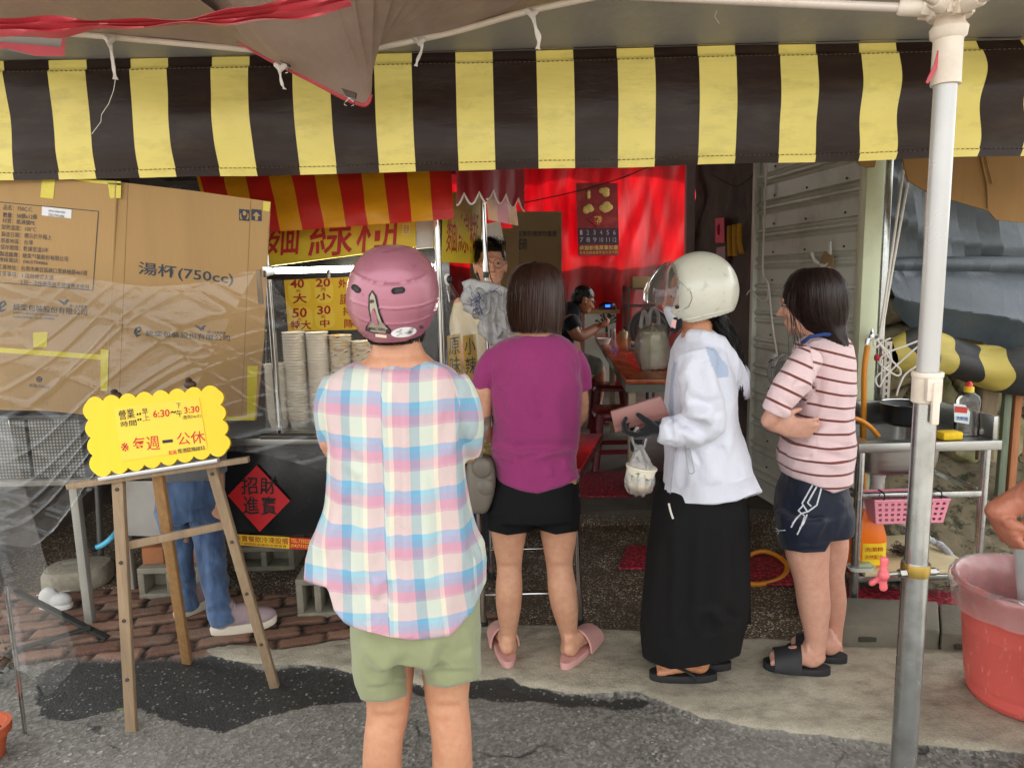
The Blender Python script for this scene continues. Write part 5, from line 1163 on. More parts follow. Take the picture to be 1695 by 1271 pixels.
    tube_thing('orange_hose', [G(1180, 975, .025), G(1236, 928, .02) + Vector((0, 0, .02)), G(1270, 919, .03) + Vector((0, 0, .02)), G(1302, 934, .03), G(1290, 958, .02), G(1240, 966, .02), G(1190, 940, .02)], .012, mat('orange_hose', (222, 142, 30), .35, 0, .1), 'orange hose curling across the red mat', 'hose', 10)
    # folding table before the queue
    zt = .72; t = thing('folding_table', 'chrome legged folding table with red top behind the purple shirt', 'table', G(880, 1030)); fr = G(961, 776, zt); br = G(996, 717, zt); fl_ = Vector((U(768, 776, fr.y).x, fr.y, zt)); bl = Vector((fl_.x + .02, br.y, zt))
    m = MB(); m.prism([fl_, fr, br, bl], (0, 0, -.02)); m.build('table_top', mat('glossy_red_top', (150, 16, 26), .18, 0, .2, 40, .2, 160), t, bevel=.003)
    m = MB(); P = [fl_ + Vector((0, 0, -.024)), fr + Vector((0, 0, -.024)), br + Vector((0, 0, -.024)), bl + Vector((0, 0, -.024))]
    for i in range(4): m.bar(P[i], P[(i + 1) % 4], .012, .022, up=(0, 0, 1))
    m.build('table_edge', mat('dark_edge', (50, 26, 22), .4), t)
    fb = G(961, 1038); x0 = U(797, 900, fb.y).x
    def leg(a, b): m = MB(); m.tube([a, b], .0135, 14); m.build('leg', CHROME, t); m = MB(); m.tube([b + Vector((0, 0, .04)), b], .017, 12); m.build('leg_foot', BLACKR, t)
    leg(fr + Vector((-.02, .03, -.03)), fb); leg(fl_ + Vector((.05, .03, -.03)), Vector((x0, fb.y, 0))); leg(br + Vector((-.1, -.05, -.03)), Vector((fb.x - .04, br.y - .1, 0))); leg(bl + Vector((.06, -.05, -.03)), Vector((x0 + .02, br.y - .1, 0)))
    m = MB(); m.tube([Vector((x0, fb.y, .16)), Vector((fb.x, fb.y, .16))], .008, 10); m.tube([Vector((x0 + .02, br.y - .1, .16)), Vector((fb.x - .04, br.y - .1, .16))], .008, 10); m.build('cross_bar', CHROME, t)
    tr = thing('steel_tray', 'shiny steel tray with packets at the left end of the folding table', 'tray', fl_); m = MB(); c = fl_ + Vector((.1, .16, .012)); m.loft([(c + Vector((0, 0, z)), .11 * k_, .15 * k_) for z, k_ in ((0, .9), (.03, 1), (.03, .96), (.006, .88))], 40, 6); m.build('tray_dish', CHROME, tr); m = MB(); m.ell(c + Vector((-.02, -.03, .05)), (.07, .06, .03)); m.ell(c + Vector((.02, .05, .05)), (.06, .06, .04)); m.build('packets', mat('foil_packets', (190, 170, 110), .3, .4, .4, 20), tr, disp=lambda co: (vn(co * 60) - .5) * .02)
    # parasol pole with hanging bags
    Yp = 2.95; p = thing('steel_pole', 'thin polished steel pole holding up the hanging bags', 'pole', Vector((U(803, 600, Yp).x, Yp, .72))); m = MB(); x = U(805, 480, Yp).x; m.tube([(x, Yp, .73), (x, Yp, U(805, 320, Yp).z)], .0095, 16); m.build('tube', CHROME, p); m = MB(); m.lathe([(.012, -.012), (.013, 0), (.012, .012)], (x, Yp, U(805, 455, Yp).z), 14); m.build('black_band', BLACKP, p)
    tube_thing('black_cable', [Vector((x, Yp - .012, U(805, 340, Yp).z)), Vector((x + .005, Yp - .02, U(805, 400, Yp).z)), Vector((x + .012, Yp - .02, U(805, 440, Yp).z)), U(813, 462, Yp - .02), U(817, 470, Yp - .02), U(812, 476, Yp - .02)], .0022, BLACKR, 'black cord looped round the thin steel pole', 'cord')
    film = clear('white_bag_film', .8, .16, hz_col=(.96, .95, .93)); bags = thing('hanging_bags', 'bundle of crumpled white carrier bags with blue scribble on the pole', 'bags', U(815, 560, Yp))
    m = MB(); c = lambda a, b: U(a, b, Yp - .04)
    m.prism([c(762, 466), c(776, 461), c(838, 474), c(852, 490), c(848, 520), c(800, 515), (c(772, 492))], (0, .02, 0)); m.build('top_fold', film, bags, remesh=.006, sm=2, disp=lambda co: (fbm(co * 22, 3) - .5) * .03)
    m = MB()
    for a, b, rx, rz in ((800, 500, 30, 24), (826, 520, 24, 34), (818, 544, 20, 22), (842, 520, 14, 28), (790, 492, 22, 18)):
        q = U(a, b, Yp - .03); k_ = mpp(q); m.ell(q, (rx * k_, .03, rz * k_))
    m.build('bag_body', film, bags, remesh=.004, sm=3, disp=lambda co: (ridge(co * np.array([55, 40, 12])) - .4) * .03 + (fbm(co * 40, 3) - .5) * .022)
    m = MB()
    for i in range(9):
        a0 = random.uniform(775, 800); b0 = random.uniform(488, 520); m.tube(cat_pts([U(a0 + random.uniform(-9, 9), b0 + random.uniform(-10, 10), Yp - .085) for _ in range(5)]), .0011, 5)
    for i in range(4):
        a0 = random.uniform(805, 832); b0 = random.uniform(478, 488); m.tube(cat_pts([U(a0 + random.uniform(-8, 8), b0 + random.uniform(-5, 5), Yp - .085) for _ in range(4)]), .001, 5)
    m.build('blue_scribble', mat('blue_ink', (40, 52, 110), .6), bags)
    # yellow notices behind film, right of the chrome post
    st = thing('film_notice', 'dusty plastic film with yellow handwritten strips beside the post', 'notice', U(765, 610, 3.0))
    m = MB(); P = [[U(a + (b - a) * s, y, 3.0 + .03 * math.sin(s * 9 + y)) for s in np.linspace(0, 1, 14)] for y, a, b in ((470, 736, 748), (500, 737, 766), (540, 738, 790), (580, 738, 802), (640, 738, 806))]; m.sheet(P); m.build('film', clear('dusty_film', .14, .12, hz_col=(.7, .66, .58)), st)
    for x0, tx in ((750, '原味'), (776, '小辣')):
        q = quad([(x0 - 10, 556), (x0 + 12, 552), (x0 + 16, 640), (x0 - 6, 640)], 3.03); m = MB(); board(m, q, .002); o = m.build('yellow_slip', mat('old_yellow_slip', (206, 160, 36), .6, 0, .12), st); l = MB(); text_into(l, tx[0], *sub(q, .1, .05, .9, .38), bold=.006); text_into(l, tx[1], *sub(q, .1, .42, .9, .75), bold=.006); l.build('lettering', BLKINK, o)
    m = MB(); cc = U(741, 463, 2.98); m.ell(cc, (.014, .012, .026)); s = tag(m.build('white_switch', WHITEP), 'small black and white pull switch beside the pink helmet', 'switch'); m = MB(); m.ell(cc + Vector((.006, -.004, 0)), (.0125, .012, .018)); m.build('button', BLACKP, s)
    m = MB(); m.prism([U(798, 372, 4.1), U(828, 366, 4.1), U(834, 398, 4.1), U(820, 414, 4.1), U(804, 406, 4.1)], (0, .01, 0)); tag(m.build('white_cloth', CLOTHW), 'white cloth corner hanging above the stallkeeper', 'cloth')
interior()
# ------------------------------------------------------------------ right: sink, tarps, stones
def right_side():
    TARPG = mat('grey_tarp', (74, 82, 88), .42, 0, .1, 2.5, .35, 10, .02, dirt=(86, 90, 92), dirt_amt=.3)
    k = thing('grey_tarp', 'slate grey tarpaulin sagging behind the sink', 'tarpaulin', U(1580, 600, 3.75)); Yt = 3.75
    def patch(top, bot, name, fold, nu=70, nv=50, y0=Yt):
        ct = cat_pts([Vector((a, b, 0)) for a, b in top], 10); cb = cat_pts([Vector((a, b, 0)) for a, b in bot], 10); P = []
        for j in range(nv + 1):
            row = []
            for i in range(nu + 1):
                s = i / nu; q = ct[int(s * (len(ct) - 1))].lerp(cb[int(s * (len(cb) - 1))], j / nv); p = U(q.x, q.y, y0); p.y += fold(s, j / nv, p); row.append(p)
            P.append(row)
        m = MB(); m.sheet(P); m.build(name, TARPG, k)
    fu = lambda s, r, p: .05 * mnoise.noise(Vector((p.x * 3 + p.z * 2.4, p.z * 1.5, 0))) - .05 * (1 - abs(mnoise.noise(Vector((p.x * 2.6 + p.z * 3.2, p.z * 1.2 - p.x, 5))))) ** 6
    patch([(1440, 215), (1560, 212), (1900, 205)], [(1440, 428), (1600, 426), (1900, 425)], 'upper_sheet', fu)
    fm = lambda s, r, p: -.03 - .03 * math.sin(r * 3.1) + .025 * mnoise.noise(Vector((p.x * 14 + p.z * 10, p.z * 4, 0))) * r
    patch([(1440, 426), (1600, 425), (1900, 423)], [(1442, 448), (1600, 450), (1900, 452)], 'hem_fold', fm, nv=14)
    fl_ = lambda s, r, p: -.1 * math.sin(r * 2.6) + .03 * mnoise.noise(Vector((p.x * 2, p.z * 5 + p.x * 2, 2))) - .06 * (1 - abs(mnoise.noise(Vector((p.x * 1.2, p.z * 4 + p.x * 1.6, 8))))) ** 5 * r
    patch([(1450, 446), (1600, 448), (1900, 450)], [(1462, 500), (1490, 535), (1520, 552), (1620, 566), (1700, 612), (1900, 650)], 'sagging_sheet', fl_)
    # rolled striped awning
    m = MB(); cen = [(1472, 585, 26), (1510, 578, 34), (1560, 590, 34), (1620, 605, 36), (1690, 606, 40), (1790, 610, 44)]; P = cat_pts([U(a, b, 3.55) for a, b, _ in cen], 12); rr = np.interp(np.linspace(0, 5, len(P)), range(6), [c[2] for c in cen]); S = []; rows = []
    for i, p in enumerate(P):
        row = []
        for a in np.linspace(0, 2 * math.pi, 37):
            r = rr[i] * mpp(p) * (1 + .3 * mnoise.noise(Vector((i * .05, math.cos(a) * 1.2, math.sin(a) * 1.2))) + .12 * math.sin(3 * a + i * .14)); row.append(p + Vector((.012 * math.sin(a * 2 + i * .1), r * math.cos(a), r * math.sin(a)))); S.append(i / len(P) * 3.6 + .06 * math.sin(a * 3) + .05 * math.cos(a * 2 + i * .2))
        rows.append(row)
    m.sheet(rows); o = m.build('rolled_awning', stripe_mat('old_awning_vinyl', (186, 168, 84), (44, 44, 44), duty=.47, rough=.5, dirt=(96, 84, 50))); at = o.data.attributes.new('su', 'FLOAT', 'POINT'); at.data.foreach_set('value', np.array(S, np.float32)); tag(o, 'rolled up yellow and black striped awning above the sink', 'awning roll')
    # cardboard overhead
    m = MB(); q = [(1488, 240), (1800, 225), (1800, 384), (1695, 369), (1649, 364), (1636, 349), (1541, 321), (1503, 300), (1494, 263)]; m.prism([U(a, b, 3.05) for a, b in q], (.0, .008, 0)); s = tag(m.build('cardboard_piece', mat('brown_cardboard', (142, 106, 58), .8, 0, .1, 3, .15, 30, .002, stretch=(6, 1, 1))), 'torn brown cardboard sheet hanging at the upper right', 'cardboard')
    m = MB(); m.tube([U(1622, 250, 3.045), U(1634, 305, 3.045), U(1636, 346, 3.045)], .004, 6); m.tube([U(1630, 252, 3.045), U(1643, 305, 3.045)], .003, 6); m.build('crease', _M['kraft_crease'], s)
    m = MB(); m.prism([U(1408, 258, 3.0), U(1452, 256, 3.0), U(1448, 277, 3.0), U(1436, 278, 3.0), U(1424, 272, 3.0)], (0, .008, 0)); tag(m.build('cardboard_scrap', _M['brown_cardboard']), 'small cardboard scrap poking below the striped awning', 'cardboard')
    # ropes
    tube_thing('white_rope', [U(1497, 270, 3.3), U(1476, 420, 3.3), U(1455, 562, 3.3)], .0055, ROPEW, 'long white rope slanting down to the tap, left of two', 'rope', 8)
    tube_thing('white_rope', [U(1505, 290, 3.31), U(1480, 430, 3.31), U(1458, 560, 3.31)], .0055, ROPEW, 'white rope running close beside the slanting one', 'rope', 8)
    tube_thing('white_rope', [U(1533, 318, 3.2), U(1529, 460, 3.2), U(1525, 640, 3.2)], .005, ROPEW, 'straight white rope hanging just left of the tent leg', 'rope', 8)
    m = MB()
    for pts in (((1452, 562), (1470, 590), (1490, 612), (1486, 622), (1468, 612), (1456, 600), (1466, 585), (1500, 572), (1530, 560)), ((1454, 566), (1476, 596), (1450, 625), (1456, 640), (1466, 622), (1500, 590), (1528, 566)), ((1528, 600), (1500, 618), (1488, 640), (1484, 655)), ((1456, 560), (1446, 566), (1450, 575), (1460, 566), (1474, 560))):
        m.tube(cat_pts([U(a, b, 3.28) for a, b in pts], 6), .0045, 8)
    tag(m.build('rope_tangle', ROPEW), 'tangled white rope knotted beside the tap', 'rope')
    # tap and orange hose
    t = thing('wall_tap', 'small chrome tap with an orange hose fitted', 'tap', U(1440, 572, 3.35)); c = U(1443, 562, 3.33); m = MB(); m.lathe([(.001, 0), (.012, 0), (.014, .02), (.009, .03), (.006, .05), (.001, .05)], c, 16); m.tube([c + Vector((-.005, 0, .005)), c + Vector((-.03, -.02, .0)), c + Vector((-.032, -.02, -.02))], .011, 12); m.tube([c + Vector((0, 0, .008)), c + Vector((.05, .05, .01))], .01, 10); m.build('tap_body', CHROME, t)
    m = MB(); m.tube([U(1453, 592, 3.33), U(1462, 590, 3.32)], .011, 10); m.tube([U(1449, 592, 3.33), U(1454, 592, 3.33)], .015, 10); m.build('red_valve', mat('red_valve', (196, 26, 40), .4), t)
    tube_thing('orange_hose', [U(1436, 572, 3.31), U(1431, 610, 3.31), U(1430, 660, 3.31), U(1429, 760, 3.31), U(1430, 900, 3.31)], .0125, _M['orange_hose'], 'orange hose dropping straight down from the tap', 'hose')
    tube_thing('orange_hose', [U(1396, 690, 3.16), U(1420, 694, 3.15), U(1440, 706, 3.14), U(1454, 722, 3.14)], .011, _M['orange_hose'], 'short orange hose end lying in the sink', 'hose')
    m = MB(); a = U(1471, 565, 3.4); b = U(1466, 800, 3.4); m.bar(a, Vector((a.x, a.y, .1)), .035, .004, up=(0, 1, 0)); o = tag(m.build('slotted_angle', mat('cream_steel_angle', (196, 186, 172), .5, .2, .1, dirt=(130, 110, 90))), 'slotted cream steel upright behind the black pot', 'steel upright'); m = MB()
    for i in range(22): m.bar(a + Vector((0, -.0035, -.02 - i * .03)), a + Vector((0, -.0035, -.036 - i * .03)), .008, .001, up=(0, 1, 0))
    m.build('slots', BLACKP, o)['kind'] = 'stuff'
    # stone wall and bank
    n = NT('mossy_stone'); v = n.obj(); c = n.mix(n.noise(v, 7, 7, .65), lin((120, 108, 84)), lin((186, 172, 136))); c = n.mix(n.ramp(n.noise(v, 4, 5), [(.45, (0, 0, 0)), (.62, (.8, .8, .8))]), c, lin((104, 112, 62))); n.base(n.mix(n.attr('gap').outputs['Fac'], c, lin((40, 36, 28)))); n.set(Roughness=.9); n.nrm(n.bump(n.noise(v, 40, 6, .65), .7, .012))
    P = []; gap = []; cells = [(random.uniform(1.8, 3.7), random.uniform(-.1, 1.9)) for _ in range(70)]
    for z in np.linspace(0, 1.75, 110):
        row = []
        for x in np.linspace(1.9, 3.6, 110):
            xx = x + .08 * mnoise.noise(Vector((x * 5, z * 5, 0))); zz = z + .08 * mnoise.noise(Vector((x * 5, z * 5, 9))); dd = sorted(((xx - a) ** 2 + 1.6 * (zz - b) ** 2) ** .5 for a, b in cells)[:2]; e = dd[1] - dd[0]; g = max(0, 1 - e / .045); gap.append(g); row.append((x, 3.95 - .07 * min(1, e / .1) - .05 * mnoise.noise(Vector((x * 4, z * 4, 3))) - .02 * mnoise.noise(Vector((x * 13, z * 13, 3))) + z * .04, z))
        P.append(row)
    m = MB(); m.sheet(P); o = m.build('stone_wall', n.m); at = o.data.attributes.new('gap', 'FLOAT', 'POINT'); at.data.foreach_set('value', np.array(gap, np.float32)); tag(o, 'mossy rubble stone wall behind the sink', 'wall')
    n = NT('dirt_bank'); v = n.obj(); c = n.mix(n.noise(v, 9, 8, .7), lin((84, 74, 56)), lin((136, 124, 98))); c = n.mix(n.ramp(n.noise(v, 16, 6, .7), [(.5, (0, 0, 0)), (.6, (1, 1, 1))]), c, lin((48, 48, 28))); n.base(c); n.set(Roughness=.95); n.nrm(n.bump(n.noise(v, 60, 6, .7), .8, .01))
    P = [[(x, y, .03 + (y - 3.2) * .55 + .06 * mnoise.noise(Vector((x * 5, y * 5, 0))) + .03 * mnoise.noise(Vector((x * 14, y * 14, 0)))) for x in np.linspace(1.86, 3.6, 70)] for y in np.linspace(3.18, 4.0, 40)]
    m = MB(); m.sheet(P); tag(m.build('dirt_bank', n.m), kind='structure')
    for px, w, y0, y1, col, lab in ((1668, 12, 640, 760, (110, 120, 100), 'grey green weathered plank by the stone wall'), (1684, 12, 640, 790, (168, 110, 72), 'reddish brown plank at the far right'), (1640, 26, 638, 700, (120, 104, 80), 'short rough wooden post above the stones')):
        a = U(px, y0, 3.6); b = U(px, y1, 3.6); m = MB(); m.box(((a.x + b.x) / 2, 3.62, (a.z + b.z) / 2 - .1), (w * mpp(a), .03, abs(a.z - b.z) + .2)); tag(m.build('wooden_plank', mat('plank_%d' % px, col, .85, 0, .25, 14, .5, 40, .004, stretch=(6, 6, .6), dirt=(70, 60, 44)), bevel=.003), lab, 'plank')
    for p, lab in ((G(1500, 745, .5), 'few green weed leaves under the sink bowl'), (U(1560, 800, 3.55), 'small green weed beside the stone wall')):
        m = MB()
        for i in range(14):
            d = Vector((random.uniform(-1, 1), random.uniform(-1, .3), random.uniform(.1, 1))).normalized() * random.uniform(.03, .07); e = d.cross(Vector((0, 1, .3))).normalized() * .012; q = U(1548, 830, 3.5) if 'wall' in lab else U(1482, 745, 3.6); m.add([q, q + d * .5 + e, q + d, q + d * .5 - e], [(0, 1, 2, 3)])
        tag(m.build('weed', mat('weed_green', (98, 130, 60), .6, 0, .2)), lab, 'plant')
    # sink
    k = thing('steel_sink', 'old stainless steel sink on a welded leg frame', 'sink', G(1415, 1020)); fl = G(1414, 1022); Yf = fl.y; z0 = U(1420, 735, Yf).z; x0 = fl.x - .02; x1 = U(1657, 735, Yf).x; dp = .46; D = x1 - x0
    bx0, bx1, by0, by1 = x0 + .07, x1 - .19, Yf + .06, Yf + dp - .06
    m = MB(); cx, cy = (bx0 + bx1) / 2, (by0 + by1) / 2
    m.prism([(x0, Yf, z0), (x1, Yf, z0), (x1, by0, z0), (x0, by0, z0)], (0, 0, -.004)); m.prism([(x0, by1, z0), (x1, by1, z0), (x1, Yf + dp, z0), (x0, Yf + dp, z0)], (0, 0, -.004)); m.prism([(x0, by0, z0), (bx0, by0, z0), (bx0, by1, z0), (x0, by1, z0)], (0, 0, -.004)); m.prism([(bx1, by0, z0), (x1, by0, z0), (x1, by1, z0), (bx1, by1, z0)], (0, 0, -.004)); m.build('top', STEEL, k)
    m = MB(); m.box((x0 + D / 2, Yf - .004, z0 - .018), (D, .006, .04)); m.build('front_apron', STEEL, k, bevel=.002)
    m = MB(); m.loft([((cx, cy, z0 - d), (bx1 - bx0) / 2 * s + .004, (by1 - by0) / 2 * s + .004) for d, s in ((.165, .05), (.165, .78), (.15, .9), (.11, .96), (.002, 1.0))], 56, 5, cap=False); m.build('bowl', STEEL, k, solid=.003)
    m = MB(); m.box((x1 - .012, Yf + dp / 2, z0 + .05), (.02, dp * .9, .1)); m.box((x0 + D / 2, Yf + dp - .01, z0 + .05), (D, .02, .1)); m.build('backsplash', STEEL, k, bevel=.003)
    for sx, sy in ((x0 + .025, Yf + .025), (x1 - .045, Yf + .025), (x0 + .025, Yf + dp - .03), (x1 - .045, Yf + dp - .03)):
        m = MB(); m.tube([(sx, sy, z0 - .006), (sx, sy, .012)], .0185, 16); m.lathe([(.022, 0), (.022, .03), (.019, .034)], (sx, sy, .0), 14); m.build('leg', GALV, k)
    for z in (z0 - .235, .17):
        m = MB(); xa, xb, ya, yb = x0 + .025, x1 - .045, Yf + .025, Yf + dp - .03
        for a, b in (((xa, ya, z), (xb, ya, z)), ((xa, yb, z), (xb, yb, z)), ((xa, ya, z), (xa, yb, z)), ((xb, ya, z), (xb, yb, z))): m.bar(a, b, .026, .026, up=(0, 0, 1))
        m.build('rail', GALV, k, bevel=.002)
    m = MB(); c = Vector((cx - .03, cy, z0 - .16)); m.lathe([(.03, 0), (.034, -.01), (.034, -.05), (.03, -.055), (.03, -.075), (.022, -.085), (.022, -.12)], c, 20); m.build('drain_trap', WHITEP, k)
    # things in and on the sink
    p = Vector((U(1500, 680, Yf + .3).x, Yf + .3, z0)); q = thing('black_pot', 'black round pot standing at the back of the sink', 'pot', p); m = MB(); m.lathe([(.001, 0), (.07, .002), (.1, .02), (.108, .09), (.112, .1), (.108, .1), (.102, .09), (.09, .02), (.001, .01)], p + Vector((0, 0, .012)), 36); m.build('pot_body', mat('black_enamel', (36, 36, 38), .35, .2, .15), q); m = MB(); m.lathe([(.1115, 0), (.1125, .003), (.109, .005)], p + Vector((0, 0, .112)), 36); m.build('rim', CHROME, q)
    p = Vector((U(1598, 727, Yf + .12).x, Yf + .12, z0)); q = thing('soap_bottle', 'clear dish soap bottle with yellow and red cap on the sink', 'bottle', p); hb = .2; m = MB(); m.loft([(p + Vector((0, 0, z)), a, b) for z, a, b in ((0, .046, .03), (.004, .05, .034), (.06, .05, .034), (.1, .047, .032), (.15, .05, .034), (.172, .044, .03), (.185, .026, .022), (.192, .018, .018))], 32, 2.6); m.build('bottle_body', clear('clear_bottle', .05, .04), q)
    m = MB(); m.loft([(p + Vector((0, 0, z)), a, b) for z, a, b in ((.003, .046, .03), (.1, .045, .029))], 28, 2.6); m.build('liquid', clear('soap_liquid', .08, .05, (.85, .85, .82)), q)
    m = MB(); m.lathe([(.02, .19), (.02, .212), (.012, .216)], p, 18); m.build('cap', mat('yellow_cap', (226, 188, 40), .4), q); m = MB(); m.lathe([(.014, .214), (.013, .226), (.006, .236), (.001, .237)], p, 14); m.build('nozzle', mat('red_nozzle', (206, 50, 30), .4), q)
    L = lambda a, b: PL(a, b, p + Vector((0, -.036, 0)), Vector((0, 1, 0)))
    m = MB(); m.prism([L(1579, 668), L(1598, 670), L(1606, 682), L(1604, 702), L(1580, 698)], (0, .002, 0)); lb = m.build('label', mat('bottle_label', (214, 224, 226), .4), q)
    m = MB(); m.prism([L(1580, 672) + Vector((0, -.001, 0)), L(1602, 674) + Vector((0, -.001, 0)), L(1600, 684) + Vector((0, -.001, 0)), L(1580, 682) + Vector((0, -.001, 0))], (0, -.001, 0)); m.build('red_band', mat('red_band', (190, 50, 40), .4), lb)
    m = MB(); text_into(m, '洗碗精', L(1582, 688), L(1602, 690), L(1602, 697), L(1582, 695), bold=.01, lift=.002); m.build('lettering', mat('blue_print', (40, 90, 150), .5), lb)
    p = Vector((U(1570, 727, Yf + .05).x, Yf + .05, z0 + .018)); m = MB(); m.box(p, (.09, .06, .034), .1); tag(m.build('sponge', mat('yellow_sponge', (236, 196, 40), .9, 0, .1, 60, .5, 160), bevel=.007), 'yellow sponge lying on the sink edge', 'sponge')
    # pink basket hung under the rail
    zr = z0 - .235; a = U(1434, 838, Yf + .05); b = U(1558, 838, Yf + .05); p = thing('plastic_basket', 'pink perforated plastic basket hanging under the sink', 'basket', U(1495, 880, Yf + .05)); PK = mat('pink_plastic', (232, 150, 166), .45, 0, .06)
    ht = .105; yb = Yf - .012; n_ = 0; nx, nz = 23, 9; V = []; Fc = []
    W0 = b.x - a.x; m = MB(); zb = zr - .012 - ht
    def pt(u, w): return Vector((a.x + W0 * (.06 + .88 * u) + (u - .5) * W0 * .1 * w, yb + .012 * (1 - w), zb + ht * w))
    for i in range(nx):
        for j in range(nz):
            if i % 2 == 1 and j % 2 == 1 and 0 < i < nx - 1: continue
            m.sheet([[pt(i / nx, j / nz), pt((i + 1) / nx, j / nz)], [pt(i / nx, (j + 1) / nz), pt((i + 1) / nx, (j + 1) / nz)]])
    for uu in (0, 1): m.sheet([[pt(uu, 0), pt(uu, 0) + Vector((0, .13, 0))], [pt(uu, 1), pt(uu, 1) + Vector((0, .15, 0))]])
    m.sheet([[pt(0, 0), pt(1, 0)], [pt(0, 0) + Vector((0, .13, 0)), pt(1, 0) + Vector((0, .13, 0))]]); m.sheet([[pt(0, 0) + Vector((0, .13, 0)), pt(1, 0) + Vector((0, .13, 0))], [pt(0, 1) + Vector((0, .15, 0)), pt(1, 1) + Vector((0, .15, 0))]]); m.build('basket_wall', PK, p, solid=.003, ang=30)
    m = MB(); m.tube([pt(0, 1), pt(1, 1), pt(1, 1) + Vector((0, .15, 0)), pt(0, 1) + Vector((0, .15, 0))], .005, 8, closed=True); m.build('rim', PK, p)
    for u in (.12, .88): m = MB(); m.tube(cat_pts([pt(u, 1), pt(u, 1) + Vector((0, 0, .03)), pt(u, 1) + Vector((0, .05, .035))]), .003, 6); m.build('hook', BLACKR, p)
    # lower shelf board and its things
    m = MB(); m.box((x0 + .3, Yf + .22, .195), (.5, .42, .02), .04); tag(m.build('shelf_board', mat('stained_board', (206, 190, 150), .6, 0, .2, 4, .2, 20, dirt=(150, 126, 80), dirt_amt=.5, dirt_s=4), bevel=.004), 'stained pale board laid across the lower sink rails', 'board')
    p = Vector((U(1432, 880, Yf + .1).x, Yf + .1, .206)); q = thing('detergent_jug', 'orange detergent jug with white cap and yellow label', 'detergent', p); OR = mat('orange_plastic', (240, 118, 16), .35, 0, .06)
    m = MB(); m.loft([(p + Vector((0, 0, z)), a_, b_) for z, a_, b_ in ((0, .08, .05), (.01, .09, .056), (.13, .088, .055), (.19, .07, .048), (.225, .045, .038), (.245, .026, .026), (.262, .024, .024))], 36, 2.8); m.tube(cat_pts([p + Vector((-.03, 0, .235)), p + Vector((-.085, 0, .2)), p + Vector((-.095, 0, .14))]), .016, 10); m.build('jug_body', OR, q)
    m = MB(); m.lathe([(.027, .258), (.027, .292), (.02, .296), (.001, .296)], p, 20); m.build('cap', WHITEP, q)
    m = MB(); m.loft([(p + Vector((.012, -.004, z)), .072, .0565) for z in (.015, .115)], 36, 2.8, cap=False); lb = m.build('label', mat('jug_label', (246, 206, 40), .4, 0, .1, 30), q)
    m = MB(); y_ = p.y - .064
    for i, s in enumerate(('洗潔精', '天然配方')): text_into(m, s, (p.x - .03, y_, p.z + .1 - i * .035), (p.x + .05, y_, p.z + .1 - i * .035), (p.x + .05, y_, p.z + .08 - i * .035), (p.x - .03, y_, p.z + .08 - i * .035), bold=.006)
    m.build('lettering', REDINK, lb)
    p = Vector((U(1430, 905, Yf + .01).x, Yf + .03, .206)); q = thing('soap_dish', 'white soap dish with a green bar of soap', 'soap dish', p); m = MB(); m.loft([(p + Vector((0, 0, z)), .06 * s, .034 * s) for z, s in ((0, .8), (.02, 1), (.02, .95), (.006, .75))], 32, 3); m.build('dish', WHITEP, q); m = MB(); m.box(p + Vector((.008, 0, .022)), (.075, .04, .022)); m.build('soap_bar', mat('green_soap', (160, 178, 140), .5, 0, .05), q, bevel=.008)
    p = Vector((U(1492, 880, Yf + .16).x, Yf + .16, .22)); m = MB()
    for i in range(60):
        pts = [p + Vector((random.gauss(0, .022), random.gauss(0, .018), abs(random.gauss(.01, .02)))) for _ in range(5)]; m.tube(cat_pts(pts, 4), .0012, 4, cap=False)
    tag(m.build('steel_wool', mat('rusty_steel_wool', (90, 78, 66), .5, .6)), 'dark ball of steel wool on the pale board', 'scrubber')
    n = NT('grey_ribbed_hose'); v = n.obj(); n.base(lin((176, 176, 178)) if False else n.mix(n.noise(v, 9), lin((150, 150, 152)), lin((196, 196, 198)))); n.set(Roughness=.5)
    P = cat_pts([Vector((cx - .02, cy + .03, .42)), U(1538, 892, Yf + .26), U(1560, 905, Yf + .22), U(1576, 926, Yf + .16), U(1580, 960, Yf + .1)], 26); m = MB(); m.tube(P, [.0155 + .0025 * math.sin(i * 1.6) for i in range(len(P))], 12); tag(m.build('drain_hose', n.m), 'grey ribbed drain hose arching down behind the board', 'hose')
    # kerb blocks
    CB = mat('mossy_kerb', (116, 112, 98), .9, 0, .22, 10, .6, 50, .006, dirt=(62, 72, 48), dirt_amt=.6, dirt_s=5)
    for q, h, lab in (([(1385, 1072), (1553, 1082), (1550, 1030), (1380, 1022)], .1, 'long mossy concrete kerb block under the sink leg'), ([(1556, 1083), (1680, 1092), (1672, 1036), (1552, 1030)], .09, 'mossy concrete block next to the red bucket')):
        g = [G(a_, b_, 0) for a_, b_ in q]; m = MB(); m.prism(g, (0, 0, h)); o = tag(m.build('kerb_block', CB, bevel=.012), lab, 'kerb block')
        for f in (.3, .72):
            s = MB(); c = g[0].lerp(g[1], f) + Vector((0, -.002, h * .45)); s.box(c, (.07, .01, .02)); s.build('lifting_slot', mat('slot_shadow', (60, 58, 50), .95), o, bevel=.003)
    # bucket
    c = Vector((1.745, 2.27, 0)); q = thing('red_bucket', 'big scuffed red plastic bucket lined with a clear bag', 'bucket', c); n = NT('scuffed_red_plastic'); v = n.obj(); cc = n.mix(n.noise(v, 5, 5), lin((206, 84, 76)), lin((222, 104, 94))); w = n.n('TexNoise'); n.l(n.obj((9, 9, 3)), w.inputs[0]); w.inputs['Scale'].default_value = 6; w.inputs['Detail'].default_value = 8; w.inputs['Roughness'].default_value = .75
    n.base(n.mix(n.ramp(w.outputs[0], [(.58, (0, 0, 0)), (.68, (.6, .6, .6))]), cc, lin((244, 190, 176)))); n.set(Roughness=.45); n.nrm(n.bump(w.outputs[0], .1, .003))
